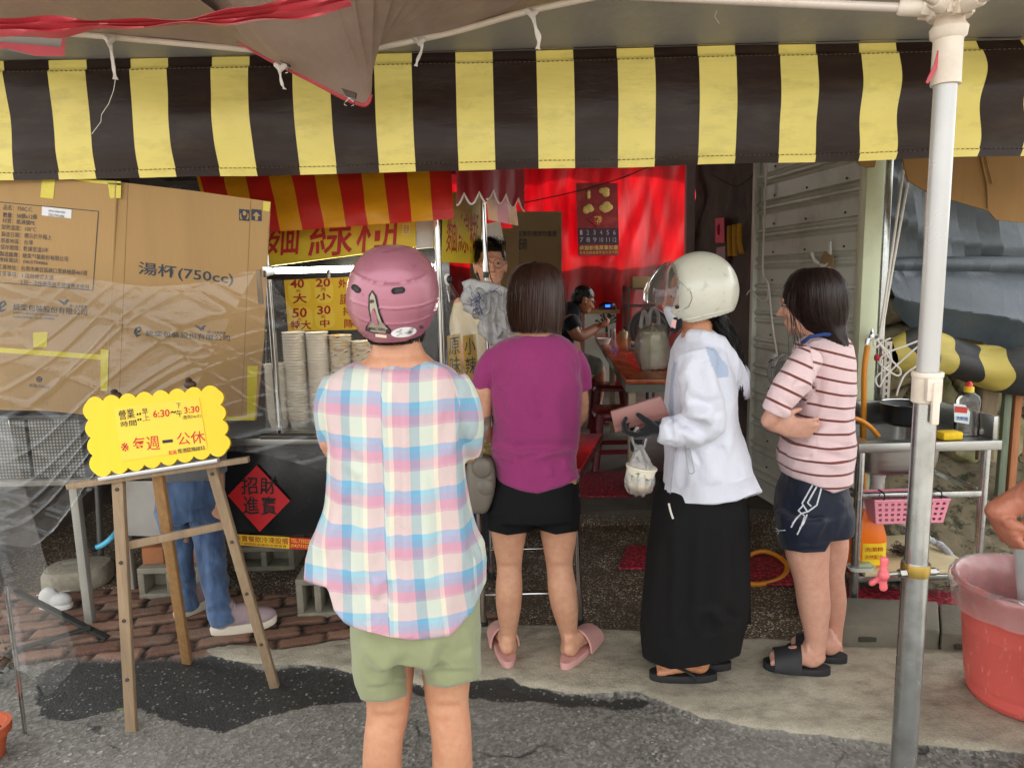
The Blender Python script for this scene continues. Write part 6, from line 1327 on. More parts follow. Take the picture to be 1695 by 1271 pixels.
    m = MB(); m.lathe([(.001, .02), (.155, .02), (.165, .028), (.18, .1), (.181, .104), (.206, .38), (.21, .384), (.216, .42), (.232, .426), (.236, .436), (.232, .446), (.224, .446), (.212, .42), (.172, .045), (.001, .04)], c, 64); m.build('bucket_body', n.m, q)
    film = clear('pinkish_liner', .36, .2, hz_col=(.9, .78, .76)); m = MB(); m.lathe([(.2335, .37), (.237, .4), (.2415, .425), (.2425, .44), (.236, .453), (.223, .453), (.205, .43), (.196, .37), (.18, .27), (.15, .2), (.09, .16), (.01, .15)], c, 110)
    m.build('bag_liner', film, q, disp=lambda co: np.maximum(-.001, (ridge(co * np.array([16, 16, 30])) - .3) * .007 + (fbm(co * 40, 2) - .5) * .005), post=lambda co: np.stack([co[:, 0], co[:, 1], co[:, 2] - np.where((np.hypot(co[:, 0] - c.x, co[:, 1] - c.y) > .228) & (co[:, 2] < .41), .03 * vn(co * np.array([7, 7, 0.1])) + .012 * vn(co * 20), 0)], 1))
    m = MB(); P = cat_pts([c + Vector((-.215, -.09, .44)), c + Vector((-.16, -.16, .455)), c + Vector((-.09, -.19, .43)), c + Vector((-.02, -.17, .43)), c + Vector((.08, -.2, .46))], 8); m.tube(P, [.01 + .004 * math.sin(i * .8) for i in range(len(P))], 8, flat=.5); m.build('twisted_film', film, q)
    p = c + Vector((.0, -.06, .05)); m = MB(); m.tube([p + Vector((0, 0, .0)), U(1694, 905, p.y)], .028, 20); tag(m.build('grey_pipe', mat('light_grey_pvc', (176, 178, 176), .4)), 'light grey pipe standing in the red bucket', 'pipe')
right_side()
# ------------------------------------------------------------------ people
from mathutils.bvhtree import BVHTree
def bvh(o):
    me = o.data; og = ORG[o]
    return BVHTree.FromPolygons([tuple(v.co + og) for v in me.vertices], [tuple(p.vertices) for p in me.polygons])
def on(tree, px, py, off=.002):
    d = ray(px, py).normalized(); h, n, i, dist = tree.ray_cast(CAM, d)
    if h is None: return None
    return h + n * (off if n.dot(d) < 0 else -off)
def decal(mb, tree, pts, off=.002, k=1):
    """a flat print or plate laid on a surface: outline in photo pixels dropped on it"""
    P = [on(tree, a, b, off) for a, b in pts]; P = [p for p in P if p is not None]
    if len(P) < 3: return
    c = sum(P, Vector()) / len(P); q = on(tree, sum(a for a, b in pts) / len(pts), sum(b for a, b in pts) / len(pts), off)
    q = q if q is not None else c
    mb.add([q] + P, [(0, i + 1, (i + 1) % len(P) + 1) for i in range(len(P))])
def decal_line(mb, tree, pts, w, off=.002, n=6):
    P = [Vector((a, b, 0)) for a, b in pts]; Q = []
    for i in range(len(P) - 1):
        for j in range(n): Q.append(P[i].lerp(P[i + 1], j / n))
    Q.append(P[-1]); R3 = [on(tree, q.x, q.y, off) for q in Q]; R3 = [p for p in R3 if p is not None]
    if len(R3) > 1: mb.tube(R3, w, 6, flat=1)
def ellpx(cx, cy, rx, ry, rot=0, n=20):
    c, s = math.cos(R(rot)), math.sin(R(rot))
    return [(cx + rx * math.cos(a) * c - ry * math.sin(a) * s, cy + rx * math.cos(a) * s + ry * math.sin(a) * c) for a in np.linspace(0, 2 * math.pi, n, endpoint=False)]
def pill(cx, cy, rx, ry, rot=0, n=28):
    c, s = math.cos(R(rot)), math.sin(R(rot)); o = []
    for a in np.linspace(0, 2 * math.pi, n, endpoint=False): x = (rx - ry) * (1 if math.cos(a) > 0 else -1) + ry * math.cos(a); y = ry * math.sin(a); o.append((cx + x * c - y * s, cy + x * s + y * c))
    return o
def hem(co, xs, ys, back=None):
    """gather everything hanging below a hem line up to that line"""
    p = px_of(co); h = np.interp(p[:, 0], xs, ys); over = p[:, 1] - h
    k = ((co - np.array(CAM)) @ np.array(FW)) / F
    co = co.copy(); co[:, 2] += np.where(over > 0, over * k, 0); return co
def hem2(co, xs, ys, y0, y1):
    """stretch the lower part of a garment so that its level bottom edge follows a hem line"""
    p = px_of(co); h = np.interp(p[:, 0], xs, ys); q = co.copy(); q[:, 2] = co[:, 2].min(); y1 = np.maximum(px_of(q)[:, 1], y0 + 20); t = np.clip(p[:, 1] - y0, 0, None); ny = np.where(t > 0, y0 + t * (h - y0) / (y1 - y0), p[:, 1])
    k = ((co - np.array(CAM)) @ np.array(FW)) / F; co = co.copy(); co[:, 2] -= (ny - p[:, 1]) * k; return co
def hand(mb, w, d, n, thumb, curl=(20, 30, 20), s=1.0, spread=.0, th=(.55, .75, .1), fcurl=None):
    w = Vector(w); d = Vector(d).normalized(); n = Vector(n); n = (n - d * n.dot(d)).normalized(); t = d.cross(n) * thumb
    rot = Matrix((t, d, n)).transposed()
    mb.ell(w + d * (.05 * s), (.041 * s, .055 * s, .016 * s), rot); mb.ell(w + d * (.005 * s), (.028 * s, .03 * s, .02 * s), rot); mb.ell(w + d * (.045 * s) + t * (.022 * s) + n * (.01 * s), (.017 * s, .035 * s, .015 * s), rot)
    for i, L in enumerate((.07, .079, .074, .058)):
        p = w + d * ((.094 - .004 * abs(i - 1.2) ** 1.6) * s) + t * ((.031 - .021 * i) * s); a = 0; pts = [p - d * (.02 * s), p]; rr = [.0095 * s, .0098 * s]
        cu = fcurl[i] if fcurl else curl
        for j, (c, f) in enumerate(zip(cu, (.44, .32, .24))):
            a += R(c); dd = d * math.cos(a) + n * math.sin(a) + t * (spread * (1.5 - i) * .1); p = p + dd * (L * f * s); pts.append(p); rr.append((.009, .0082, .007)[j] * s)
        mb.tube(pts, rr, 10, roundcap=True)
    p0 = w + d * (.022 * s) + t * (.026 * s); dd = (d * th[0] + t * th[1] + n * th[2]).normalized(); d2 = (d * (th[0] + .35) + t * (th[1] - .45) + n * (th[2] + .3)).normalized()
    mb.tube([p0, p0 + dd * (.032 * s), p0 + dd * (.032 * s) + d2 * (.026 * s), p0 + dd * (.032 * s) + d2 * (.046 * s)], [.014 * s, .0125 * s, .0105 * s, .0085 * s], 10, roundcap=True)
def foot(mb, heel, toe, ankle, s=1.0, toes=True):
    heel = Vector(heel); toe = Vector(toe); d = toe - heel; L = d.length; d.normalize(); sd = d.cross(Vector((0, 0, 1))); z = Vector((0, 0, 1))
    rot = Matrix((d, sd, z)).transposed()
    mb.ell(heel + d * .035 + z * .032, (.04 * s, .031 * s, .034 * s), rot); mb.ell(heel + d * (L * .33) + z * .04, (.075 * s, .031 * s, .038 * s), rot); mb.ell(heel + d * (L * .58) + z * .028, (.07 * s, .04 * s, .026 * s), rot); mb.ell(heel + d * (L * .72) + z * .02, (.045 * s, .045 * s, .019 * s), rot)
    mb.tube([Vector(ankle), heel + d * .05 + z * .075, heel + d * .045 + z * .04], [.034 * s, .036 * s, .034 * s], 14, roundcap=True)
    if toes:
        for i, (a, f, r) in enumerate(((-.034, .96, .013), (-.014, .97, .0095), (.004, .94, .009), (.02, .9, .0085), (.034, .85, .008))):
            b = heel + d * (L * (f - .16)) + sd * (a * s) + z * .016; mb.tube([b, heel + d * (L * (f - .06)) + sd * (a * s * 1.05) + z * .018, heel + d * (L * f - .012) + sd * (a * s * 1.08) + z * .012], [r * s, r * s, r * .85 * s], 8, roundcap=True)
def head_parts(mb, c, yaw, pitch, s=1.0, face=True):
    """skull, jaw, nose, ears, lips, brow; yaw 0 looks along +Y"""
    c = Vector(c); M_ = Matrix.Rotation(yaw, 3, 'Z') @ Matrix.Rotation(pitch, 3, 'X')
    P = lambda x, y, z: c + M_ @ (Vector((x, y, z)) * s)
    E = lambda x, y, z, a, b, d: mb.ell(P(x, y, z), (a * s, b * s, d * s), M_)
    E(0, -.012, .03, .074, .094, .085); E(0, .02, -.02, .064, .07, .085); E(0, .035, -.07, .046, .05, .042)
    if face:
        E(0, .07, -.088, .02, .018, .016); E(0, .083, .022, .05, .014, .012); E(.036, .068, -.022, .02, .02, .018); E(-.036, .068, -.022, .02, .02, .018)
        mb.tube([P(0, .088, .012), P(0, .1, -.012), P(0, .108, -.03)], [.008 * s, .0095 * s, .012 * s], 10, roundcap=True); E(.011, .095, -.033, .009, .01, .008); E(-.011, .095, -.033, .009, .01, .008)
        E(0, .087, -.057, .021, .01, .0055); E(0, .085, -.067, .018, .01, .006)
    for sg in (-1, 1): E(.074 * sg, -.008, -.008, .009, .02, .032); E(.08 * sg, -.014, .008, .006, .016, .018)
    return P
EYEW = mat('eye_white', (168, 156, 146), .25, 0, .02); EYEB = mat('dark_iris', (30, 22, 18), .2)
def eyes(P, parent, s=1.0, nm=('eye',)):
    for sg in (-1, 1):
        m = MB(); m.ell(P(.031 * sg, .076, .003), (.0125 * s, .0115 * s, .0052 * s), nu=14, nv=10); e = m.build('eye', EYEW, parent); m = MB(); m.ell(P(.031 * sg, .0875, .003), (.0052 * s, .003 * s, .0048 * s), nu=12, nv=8); m.build('iris', EYEB, e)
def hair_mat(name, col, col2):
    n = NT(name); v = n.obj((1, 1, .12)); nz = n.noise(v, 220, 3); n.base(n.mix(nz, lin(col), lin(col2))); n.set(Roughness=.38, Specular_IOR_Level=.45); n.nrm(n.bump(nz, .5, .002)); return n.m
def strands(mb, surf, n, t0=.1, t1=1.0, jit=.05, lift=.003, r=.0009, seg=9, tail=.0, th_rng=(0, 2 * math.pi)):
    """fine locks following a surface surf(theta, t) -> point, outward"""
    for i in range(n):
        th = random.uniform(*th_rng); a = random.uniform(0, t0 * 3); b = min(1.0, random.uniform(t1 - .12, t1)); pts = []; j0 = random.uniform(-jit, jit); lf = random.uniform(-lift * .3, lift); w = random.uniform(0, 6.28)
        for k in range(seg + 1):
            t = a + (b - a) * k / seg; p, o = surf(th + j0 * t * 2 + .012 * math.sin(t * 9 + w), t); pts.append(p + o * lf * (1 + .5 * math.sin(w + t * 5)))
        if tail: pts.append(pts[-1] + (pts[-1] - pts[-2]) * random.uniform(0, tail) + Vector((random.gauss(0, .004), random.gauss(0, .004), 0)))
        rr = [r * (.5 + .8 * math.sin(math.pi * min(1, .15 + .8 * k / len(pts)))) for k in range(len(pts))]; mb.tube(pts, rr, 3, cap=False)
def loft_surf(rings):
    def f(th, t):
        x = t * (len(rings) - 1); i = min(int(x), len(rings) - 2); u = x - i; (c0, a0, b0), (c1, a1, b1) = rings[i][:3], rings[i + 1][:3]
        c = c0.lerp(c1, u); a = a0 + (a1 - a0) * u; b = b0 + (b1 - b0) * u; o = Vector((math.cos(th), math.sin(th), .0)); return c + Vector((a * math.cos(th), b * math.sin(th), 0)), o
    return f
def rings_px(Y, rows):
    g = []
    for q in rows:
        dy = q[4] if len(q) > 4 else 0; a = U(q[1], q[0], Y + dy); b = U(q[2], q[0], Y + dy); g.append(((a + b) / 2, slim((a + b) / 2, (b - a).length / 2, q[3]), q[3]))
    return g
def fold_noise(amp=.004, sx=14, sz=6, ramp_=.006, rs=(9, 9, 4), extra=None):
    def f(co):
        q = co + (fbm(co * 5, 2)[:, None] - .5) * .12
        d = (fbm(q * np.array([sx, sx, sz]), 3) - .5) * 2.8 * amp + ((1 - np.abs(2 * vn(q * np.array(rs)) - 1)) ** 1.6 - .45) * ramp_ * 1.3
        return d + (extra(co) if extra else 0)
    return f
def creases(lines):
    """soft hand-placed folds: ((x0,y0),(x1,y1), width px, height m)"""
    def f(co):
        p = px_of(co); d = np.zeros(len(co))
        for (x0, y0), (x1, y1), w_, h0 in lines:
            vx, vy = x1 - x0, y1 - y0; L2 = vx * vx + vy * vy; t = np.clip(((p[:, 0] - x0) * vx + (p[:, 1] - y0) * vy) / L2, 0, 1)
            h = h0 * 1.3; w = w_ * 1.6; dx = p[:, 0] - x0 - t * vx; dy = p[:, 1] - y0 - t * vy; L = math.sqrt(L2); sd = (dx * vy - dy * vx) / L; e = np.abs(t - .5) * 2; k = np.exp(-(dx ** 2 + dy ** 2) / (w * w)) * (1 - e ** 4)
            d = d + h * k - h * .8 * np.exp(-((sd - w * 1.5) ** 2 + (np.hypot(dx, dy) - np.abs(sd)) ** 2) / (w * w)) * (1 - e ** 4)
        return d
    return f
def grooves(lines):
    """raised seam lines along smooth photo-space curves: (points, width px, height m)"""
    L = [(np.array([tuple(q)[:2] for q in cat_pts([Vector((a, b, 0)) for a, b in pts], 14)]), w, h) for pts, w, h in lines]
    def f(co):
        p = px_of(co); d = np.zeros(len(co))
        for P, w, h in L:
            m = np.min(np.hypot(p[:, None, 0] - P[None, :, 0], p[:, None, 1] - P[None, :, 1]), 1); d = np.maximum(d, h * np.exp(-(m / w) ** 2))
        return np.where(co[:, 1] < 1.75, d, 0)
    return f
def footwear(parent, heel, toe, kind, m, wd=.05):
    heel = Vector((heel[0], heel[1], 0)); toe = Vector((toe[0], toe[1], 0)); d = toe - heel; L = d.length; d.normalize(); sd = d.cross(Vector((0, 0, 1))); z = Vector((0, 0, 1)); z0 = .016
    def out(k, g=0):
        r = []
        for a in np.linspace(0, 2 * math.pi, 40, endpoint=False):
            x = math.cos(a); y = math.sin(a); w = wd * (.82 + .2 * (x * .5 + .5)) * k; r.append(heel + d * (L * .5 + (L * .5 + .012) * math.copysign(abs(x) ** .8, x) * (.99 + .01 * k)) + sd * (w * math.copysign(abs(y) ** .85, y) - .006 * math.sin(a * 1)))
        return r
    m_ = MB(); v = []; N = 40
    for zz, k in ((0, .94), (.006, 1.0), (.02, 1.02), (.028, .98), (.029, .8), (.026, .3)): v += [p + z * (zz + z0) for p in out(k)]
    f = [(i * N + k, i * N + (k + 1) % N, (i + 1) * N + (k + 1) % N, (i + 1) * N + k) for i in range(5) for k in range(N)] + [tuple(reversed(range(N))), tuple(5 * N + k for k in range(N))]
    m_.add(v, f); sh = m_.build('sandal', m, parent)
    s = MB()
    if kind == 'slide':
        rows = []
        for u in np.linspace(.44, .88, 12):
            row = []
            for a in np.linspace(-.12, math.pi + .12, 20): row.append(heel + d * (L * u) + sd * (wd * 1.08 * math.cos(a)) + z * (z0 + .022 + (.082 - .07 * (u - .42)) * max(-.1, math.sin(a))))
            rows.append(row)
        s.sheet(rows); s.build('strap', m, sh, solid=.008, sub=1)
    else:
        hub = heel + d * (L * .80) - sd * (.012) + z * (z0 + .028)
        for sg in (-1, 1): s.tube(cat_pts([hub, heel + d * (L * .66) + sd * (.03 * sg) + z * (z0 + .062), heel + d * (L * .42) + sd * (.047 * sg) + z * (z0 + .048), heel + d * (L * .3) + sd * (.049 * sg) + z * (z0 + .022)]), [.005] * 4 + [.009] * 9 + [.008] * 6, 10, flat=.55)
        s.build('strap', m, sh)
    return sh
def person(label, base):
    return thing('person', label, 'person', base)
def finish_body(mb, p, m, vox=.006, it=5):
    return mb.build('body', m, p, remesh=vox, sm=it, smf=.5)

SK1 = skin('tan_skin', (202, 152, 120)); SK2 = skin('warm_light_skin', (206, 160, 130)); SK3 = skin('pink_light_skin', (214, 168, 146)); SK4 = skin('ruddy_skin', (178, 116, 92))
BLKHAIR = hair_mat('black_hair', (14, 11, 10), (34, 27, 24)); BRNHAIR = hair_mat('dark_brown_hair', (34, 20, 16), (84, 52, 40)); DKBRN = hair_mat('brown_black_hair', (24, 17, 15), (62, 44, 38))

# --- woman in plaid shirt and pink helmet
def plaid_person():
    Y = 1.66; p = person('person in pastel plaid shirt, sage shorts and pink helmet, back turned', G(690, 1412)); b = MB()
    k = U(650, 500, Y); head_parts(b, k + Vector((0, .01, .0)), R(3), R(-5), .98, face=True)
    b.torso(Y, [(545, 622, 690, .05, .0), (568, 618, 696, .055), (586, 612, 704, .06), (598, 598, 718, .07), (612, 580, 728, .07), (640, 566, 742, .08), (720, 560, 750, .1), (840, 565, 765, .11), (960, 585, 790, .13), (1010, 585, 790, .13)], n=36)
    for pts in ([(566, 640, Y, 12), (550, 690, Y - .01, 17), (550, 742, Y + .0, 17), (590, 752, Y + .13, 15), (630, 735, Y + .24, 11)], [(742, 640, Y, 12), (764, 690, Y - .01, 17), (776, 740, Y + .02, 17), (768, 752, Y + .12, 15), (742, 735, Y + .26, 11)]): b.limb(pts, k=4)
    hand(b, U(634, 733, Y + .25), (.4, .5, .3), (0, -.2, 1), 1, (30, 40, 30)); hand(b, U(738, 733, Y + .27), (-.4, .5, .3), (0, -.2, 1), -1, (30, 40, 30))
    for pts, hx in (([(640, 990, Y, 56), (643, 1085, Y, 45), (643, 1170, Y - .005, 36), (635, 1225, Y - .02, 33), (633, 1285, Y - .015, 32), (636, 1345, Y + .0, 22), (637, 1385, Y, 18)], 637), ([(738, 990, Y, 56), (740, 1085, Y, 45), (740, 1155, Y - .005, 36), (748, 1220, Y - .02, 34), (749, 1285, Y - .015, 33), (747, 1345, Y, 22), (746, 1385, Y, 18)], 746)):
        b.limb(pts, n=20); a = U(hx, 1385, Y); foot(b, (a.x, Y - .05, .03), (a.x + (-.03 if hx < 700 else .03), Y + .17, .03), a, toes=False)
    body = b.build('body', SK1, p, remesh=.006, sm=4, smf=.5, disp=creases([((612, 1186), (672, 1183), 4, -.0022), ((716, 1170), (764, 1168), 4, -.0022), ((625, 1200), (628, 1270), 9, .002), ((655, 1205), (652, 1270), 9, .002), ((735, 1195), (738, 1265), 9, .002), ((764, 1195), (766, 1265), 9, .002), ((616, 590), (700, 588), 3, -.0015)]))
    for hx in (637, 746): a = U(hx, 1385, Y); footwear(p, (a.x, Y - .06), (a.x + (-.03 if hx < 700 else .03), Y + .18), 'slide', BLACKR)
    # shirt
    s = MB(); s.torso(Y, [(598, 604, 712, .062), (602, 585, 728, .075), (609, 563, 744, .088), (620, 545, 757, .098), (642, 538, 764, .112), (675, 541, 763, .122), (720, 545, 766, .13), (780, 545, 774, .14), (840, 540, 784, .15), (900, 531, 794, .158), (950, 522, 803, .162), (1000, 518, 806, .165), (1066, 518, 806, .168)], p=2.25)
    s.limb([(560, 630, Y, 26), (549, 665, Y - .005, 29), (552, 705, Y, 29), (556, 738, Y + .02, 24)], rc=False, n=24); s.limb([(748, 630, Y, 26), (764, 665, Y - .005, 27), (769, 705, Y, 29), (770, 748, Y + .04, 26)], rc=False, n=24)
    cr = creases([((560, 760), (575, 830), 7, .006), ((600, 620), (690, 622), 5, .004), ((620, 660), (612, 1030), 9, .005), ((700, 780), (712, 1040), 9, .005), ((745, 700), (770, 980), 9, .006), ((570, 800), (548, 1000), 9, .007), ((655, 640), (662, 1050), 5, -.006), ((585, 900), (590, 1035), 7, .005), ((765, 640), (740, 760), 6, .005), ((540, 650), (556, 740), 6, .004), ((630, 1000), (625, 1050), 6, .007), ((552, 745), (600, 790), 6, .005)])
    def post(co):
        return hem2(co, [490, 515, 552, 560, 575, 600, 650, 700, 750, 785, 803, 830], [950, 956, 968, 1008, 1028, 1042, 1057, 1060, 1050, 1012, 968, 940], 830, 1070)
    x0 = U(650, 800, Y).x; sleeves = [(U(552, 620, Y), U(552, 745, Y)), (U(762, 620, Y), U(772, 750, Y))]
    def pu(co):
        px = px_of(co)[:, 0]; rel = co[:, 0] - x0; flare = 1 + np.clip(1.15 - co[:, 2], 0, 1) * .18; ang = np.arctan2(rel, -(co[:, 1] - Y)); u = ang * .155 * .8 + rel / flare * .2
        u = np.where(np.abs(ang) < 1.25, rel / flare, np.sign(rel) * (.16 + (np.abs(ang) - 1.25) * .14)); return u / .098 + .3 + (fbm(co * 6, 2) - .5) * .14 + np.where(rel > .004, .42, 0)
    def pv(co): return co[:, 2] / .098 + (fbm(co * 5 + 9, 2) - .5) * .16 + np.where(co[:, 0] - x0 > .004, .22, 0) + np.clip(np.abs(co[:, 0] - x0) - .14, 0, 1) * 1.5
    def colf(n):
        st = lambda a, stops: n.ramp(n.math('FRACT', n.attr(a).outputs['Fac']), stops, 'CONSTANT')
        V = st('pu', [(0, lin((206, 182, 206))), (.30, lin((206, 182, 206))), (.38, lin((96, 166, 202))), (.60, lin((190, 222, 224))), (.9, lin((236, 238, 226)))])
        Hh = st('pv', [(0, lin((244, 228, 198))), (.3, lin((240, 178, 178))), (.36, lin((236, 158, 170))), (.56, lin((176, 184, 208))), (.72, lin((150, 200, 224))), (.86, lin((250, 226, 200)))])
        return n.mix(1.0, n.mix(.2, n.mix(.5, V, Hh), n.mix(1.0, V, Hh, 'MULTIPLY')), (.86, .85, .83, 1), 'MULTIPLY')
    s.build('shirt', cloth('plaid_cotton', None, colf=colf, wr=.6, sheen=.1), p, remesh=.0055, sm=6, disp=fold_noise(.005, 12, 4, .006, (10, 10, 3), cr), post=post, attrs=dict(pu=pu, pv=pv))
    c = MB(); c.torso(Y, [(985, 580, 794, .145), (1035, 580, 796, .15), (1056, 582, 796, .145)]); c.torso(Y, [(1045, 582, 686, .125), (1100, 588, 684, .118), (1158, 604, 681, .098)]); c.torso(Y, [(1045, 694, 797, .125), (1095, 701, 796, .118), (1134, 704, 789, .1)])
    crs = creases([((600, 1060), (650, 1130), 7, .005), ((660, 1070), (620, 1140), 8, .005), ((720, 1060), (705, 1120), 7, .006), ((770, 1040), (790, 1120), 7, .005), ((606, 1138), (682, 1128), 2.2, -.003), ((703, 1113), (790, 1110), 2.2, -.003)])
    sh = c.build('shorts', cloth('sage_cotton', (148, 152, 112), .06, 1100, wr=.45), p, remesh=.006, sm=5, disp=fold_noise(.003, 12, 8, .004, (8, 8, 6), crs), post=lambda co: hem(co, [560, 604, 640, 684, 692, 702, 740, 789, 830], [1150, 1158, 1159, 1148, 1120, 1130, 1136, 1124, 1110]))
    # helmet
    rows = [(405.5, 640, 660, .015), (407, 628, 672, .04), (411, 615, 686, .062), (419, 602, 699, .083), (432, 590, 712, .1), (450, 581, 721, .113), (472, 575, 727, .12), (495, 573.5, 728, .121), (512, 576, 724.5, .12), (530, 584, 717, .116), (545, 594, 709, .111), (556, 606, 699, .104), (562, 618, 688, .094)]
    rows = [tuple(np.interp(u, range(len(rows)), [r_[k_] for r_ in rows]) for k_ in range(4)) for u in [i / 9 for i in range(9 * (len(rows) - 1) + 1)]]; g = rings_px(Y, rows); g.sort(key=lambda t: t[0].z); m = MB(); m.loft(g, 260, 2.05)
    hc = grooves([([(581, 450), (612, 466), (650, 470), (690, 463), (719, 447)], 1.7, .0022), ([(577, 496), (610, 507), (652, 511), (695, 506), (725, 495)], 1.5, .002), ([(584, 519), (606, 531), (650, 537), (690, 532), (716, 521)], 1.4, .0017)])
    n = NT('pink_helmet_paint'); v = n.obj(); cc = n.mix(n.noise(v, 6, 5), lin((158, 96, 112)), lin((172, 110, 124))); w = n.n('TexNoise'); n.l(n.obj((3, 3, 12)), w.inputs[0]); w.inputs['Scale'].default_value = 12; w.inputs['Detail'].default_value = 8
    n.base(n.mix(n.ramp(w.outputs[0], [(.62, (0, 0, 0)), (.7, (.5, .5, .5))]), cc, lin((120, 66, 84)))); n.set(Metallic=.25, Roughness=.36, Coat_Weight=.25, Coat_Roughness=.2)
    he = m.build('helmet', n.m, p, sm=30, disp=hc); T = bvh(he)
    d = MB()
    for cx, cy, rx, ry, a in ((590, 478, 8.5, 5, 40), (659, 481, 11.5, 5.4, -8)):
        decal(d, T, pill(cx, cy, rx, ry, a), .0018)
    d.build('vent', mat('vent_black', (14, 13, 14), .75), he); d = MB()
    for cx, cy, rx, ry, a in ((592, 479, 5, 3, 40), (660, 481, 7, 3.4, -8)): decal(d, T, pill(cx, cy, rx, ry, a), .0026)
    d.build('vent_slot', mat('vent_grey', (36, 34, 36), .6), he)
    d = MB(); decal(d, T, [(617, 480), (611, 488), (610, 510), (614, 530), (606, 541), (606, 547), (620, 551), (646, 552), (648, 546), (636, 534), (630, 518), (624, 490)], .002); d.build('badge_edge', BLACKP, he)
    d = MB(); decal(d, T, [(617, 484), (613.5, 492), (613.5, 511), (617, 531), (609, 542), (610, 546.5), (622, 549), (642, 550), (645, 546), (633, 535), (627, 518), (621, 490)], .0034); bd = d.build('metal_badge', mat('badge_metal', (170, 162, 146), .3, .85, .12, 14), he)
    d = MB(); decal(d, T, [(617.5, 511), (615.5, 520), (618, 533), (624, 539), (627, 537), (624, 521), (620, 510)], .0044); d.build('badge_hole', n.m, bd); d = MB()
    for q in ((616, 499), (611.5, 544.5), (641.5, 547)): decal(d, T, ellpx(q[0], q[1], 3, 3, 0, 12), .0046)
    d.build('badge_rivet', mat('badge_rivet', (74, 62, 50), .5, .6), bd)
    d = MB(); q = [on(T, a, b_, .0046) for a, b_ in ((613, 540), (638, 542.5), (638, 547), (613, 545))]; text_into(d, 'YANG YANG', *q, bold=.01, lift=.0008); d.build('badge_lettering', BLKINK, bd)
    d = MB(); decal(d, T, ellpx(668, 549.5, 21, 8, -8, 28), .0016); st = d.build('white_sticker', mat('white_oval_sticker', (232, 230, 226), .45, 0, .03), he); d = MB()
    for i, tx in enumerate(('合格標章', '機車用防護頭盔', '經濟部標準檢驗局', '請正確配戴使用')): q = [on(T, a, b_, .0022) for a, b_ in ((660 - 4 * (i % 2), 544.5 + i * 3), (684 - i, 541.8 + i * 3), (684 - i, 544 + i * 3), (660 - 4 * (i % 2), 546.7 + i * 3))]; text_into(d, tx, *q, lift=.0006)
    d.build('sticker_lettering', BLKINK, st)
    d = MB(); decal(d, T, [(622, 552), (640, 554.5), (640, 559), (622, 557)], .0016); d.build('small_label', mat('cream_label', (226, 214, 180), .5), he)
    d = MB(); decal(d, T, ellpx(697, 541, 3, 3, 0, 12), .002); d.build('rivet', RUST, he)
    v = MB(); P = [[U(x + 8 * math.sin(q * 3.1) * (1 - abs(q - .5)), y, Y + .05 + .07 * q2) for q, (x, y) in zip(np.linspace(0, 1, 7), ((708, 432), (720, 446), (729, 462), (734, 478), (737, 494), (738, 508), (736, 520)))] for q2 in (0, .4, .8, 1.2)]; v.sheet(P); v.build('visor', clear('smoke_visor', .25, .08, (.18, .16, .16), (.1, .08, .08)), he)
    v = MB(); v.tube(cat_pts([U(700, 540, Y + .01), U(697, 562, Y + .05), U(680, 580, Y + .1)]), .006, 8, flat=.4); v.tube(cat_pts([U(616, 545, Y + .02), U(622, 566, Y + .06)]), .006, 8, flat=.4); v.build('chin_strap', BLACKR, he)
    h = MB(); rr = rings_px(Y, [(548, 608, 698, .085), (560, 612, 694, .08), (566, 618, 690, .07)])
    strands(h, loft_surf(rr), 420, .1, 1.0, .1, .004, .0008, 4, .5, (math.pi, 2 * math.pi)); h.build('hair', BLKHAIR, p)
plaid_person()

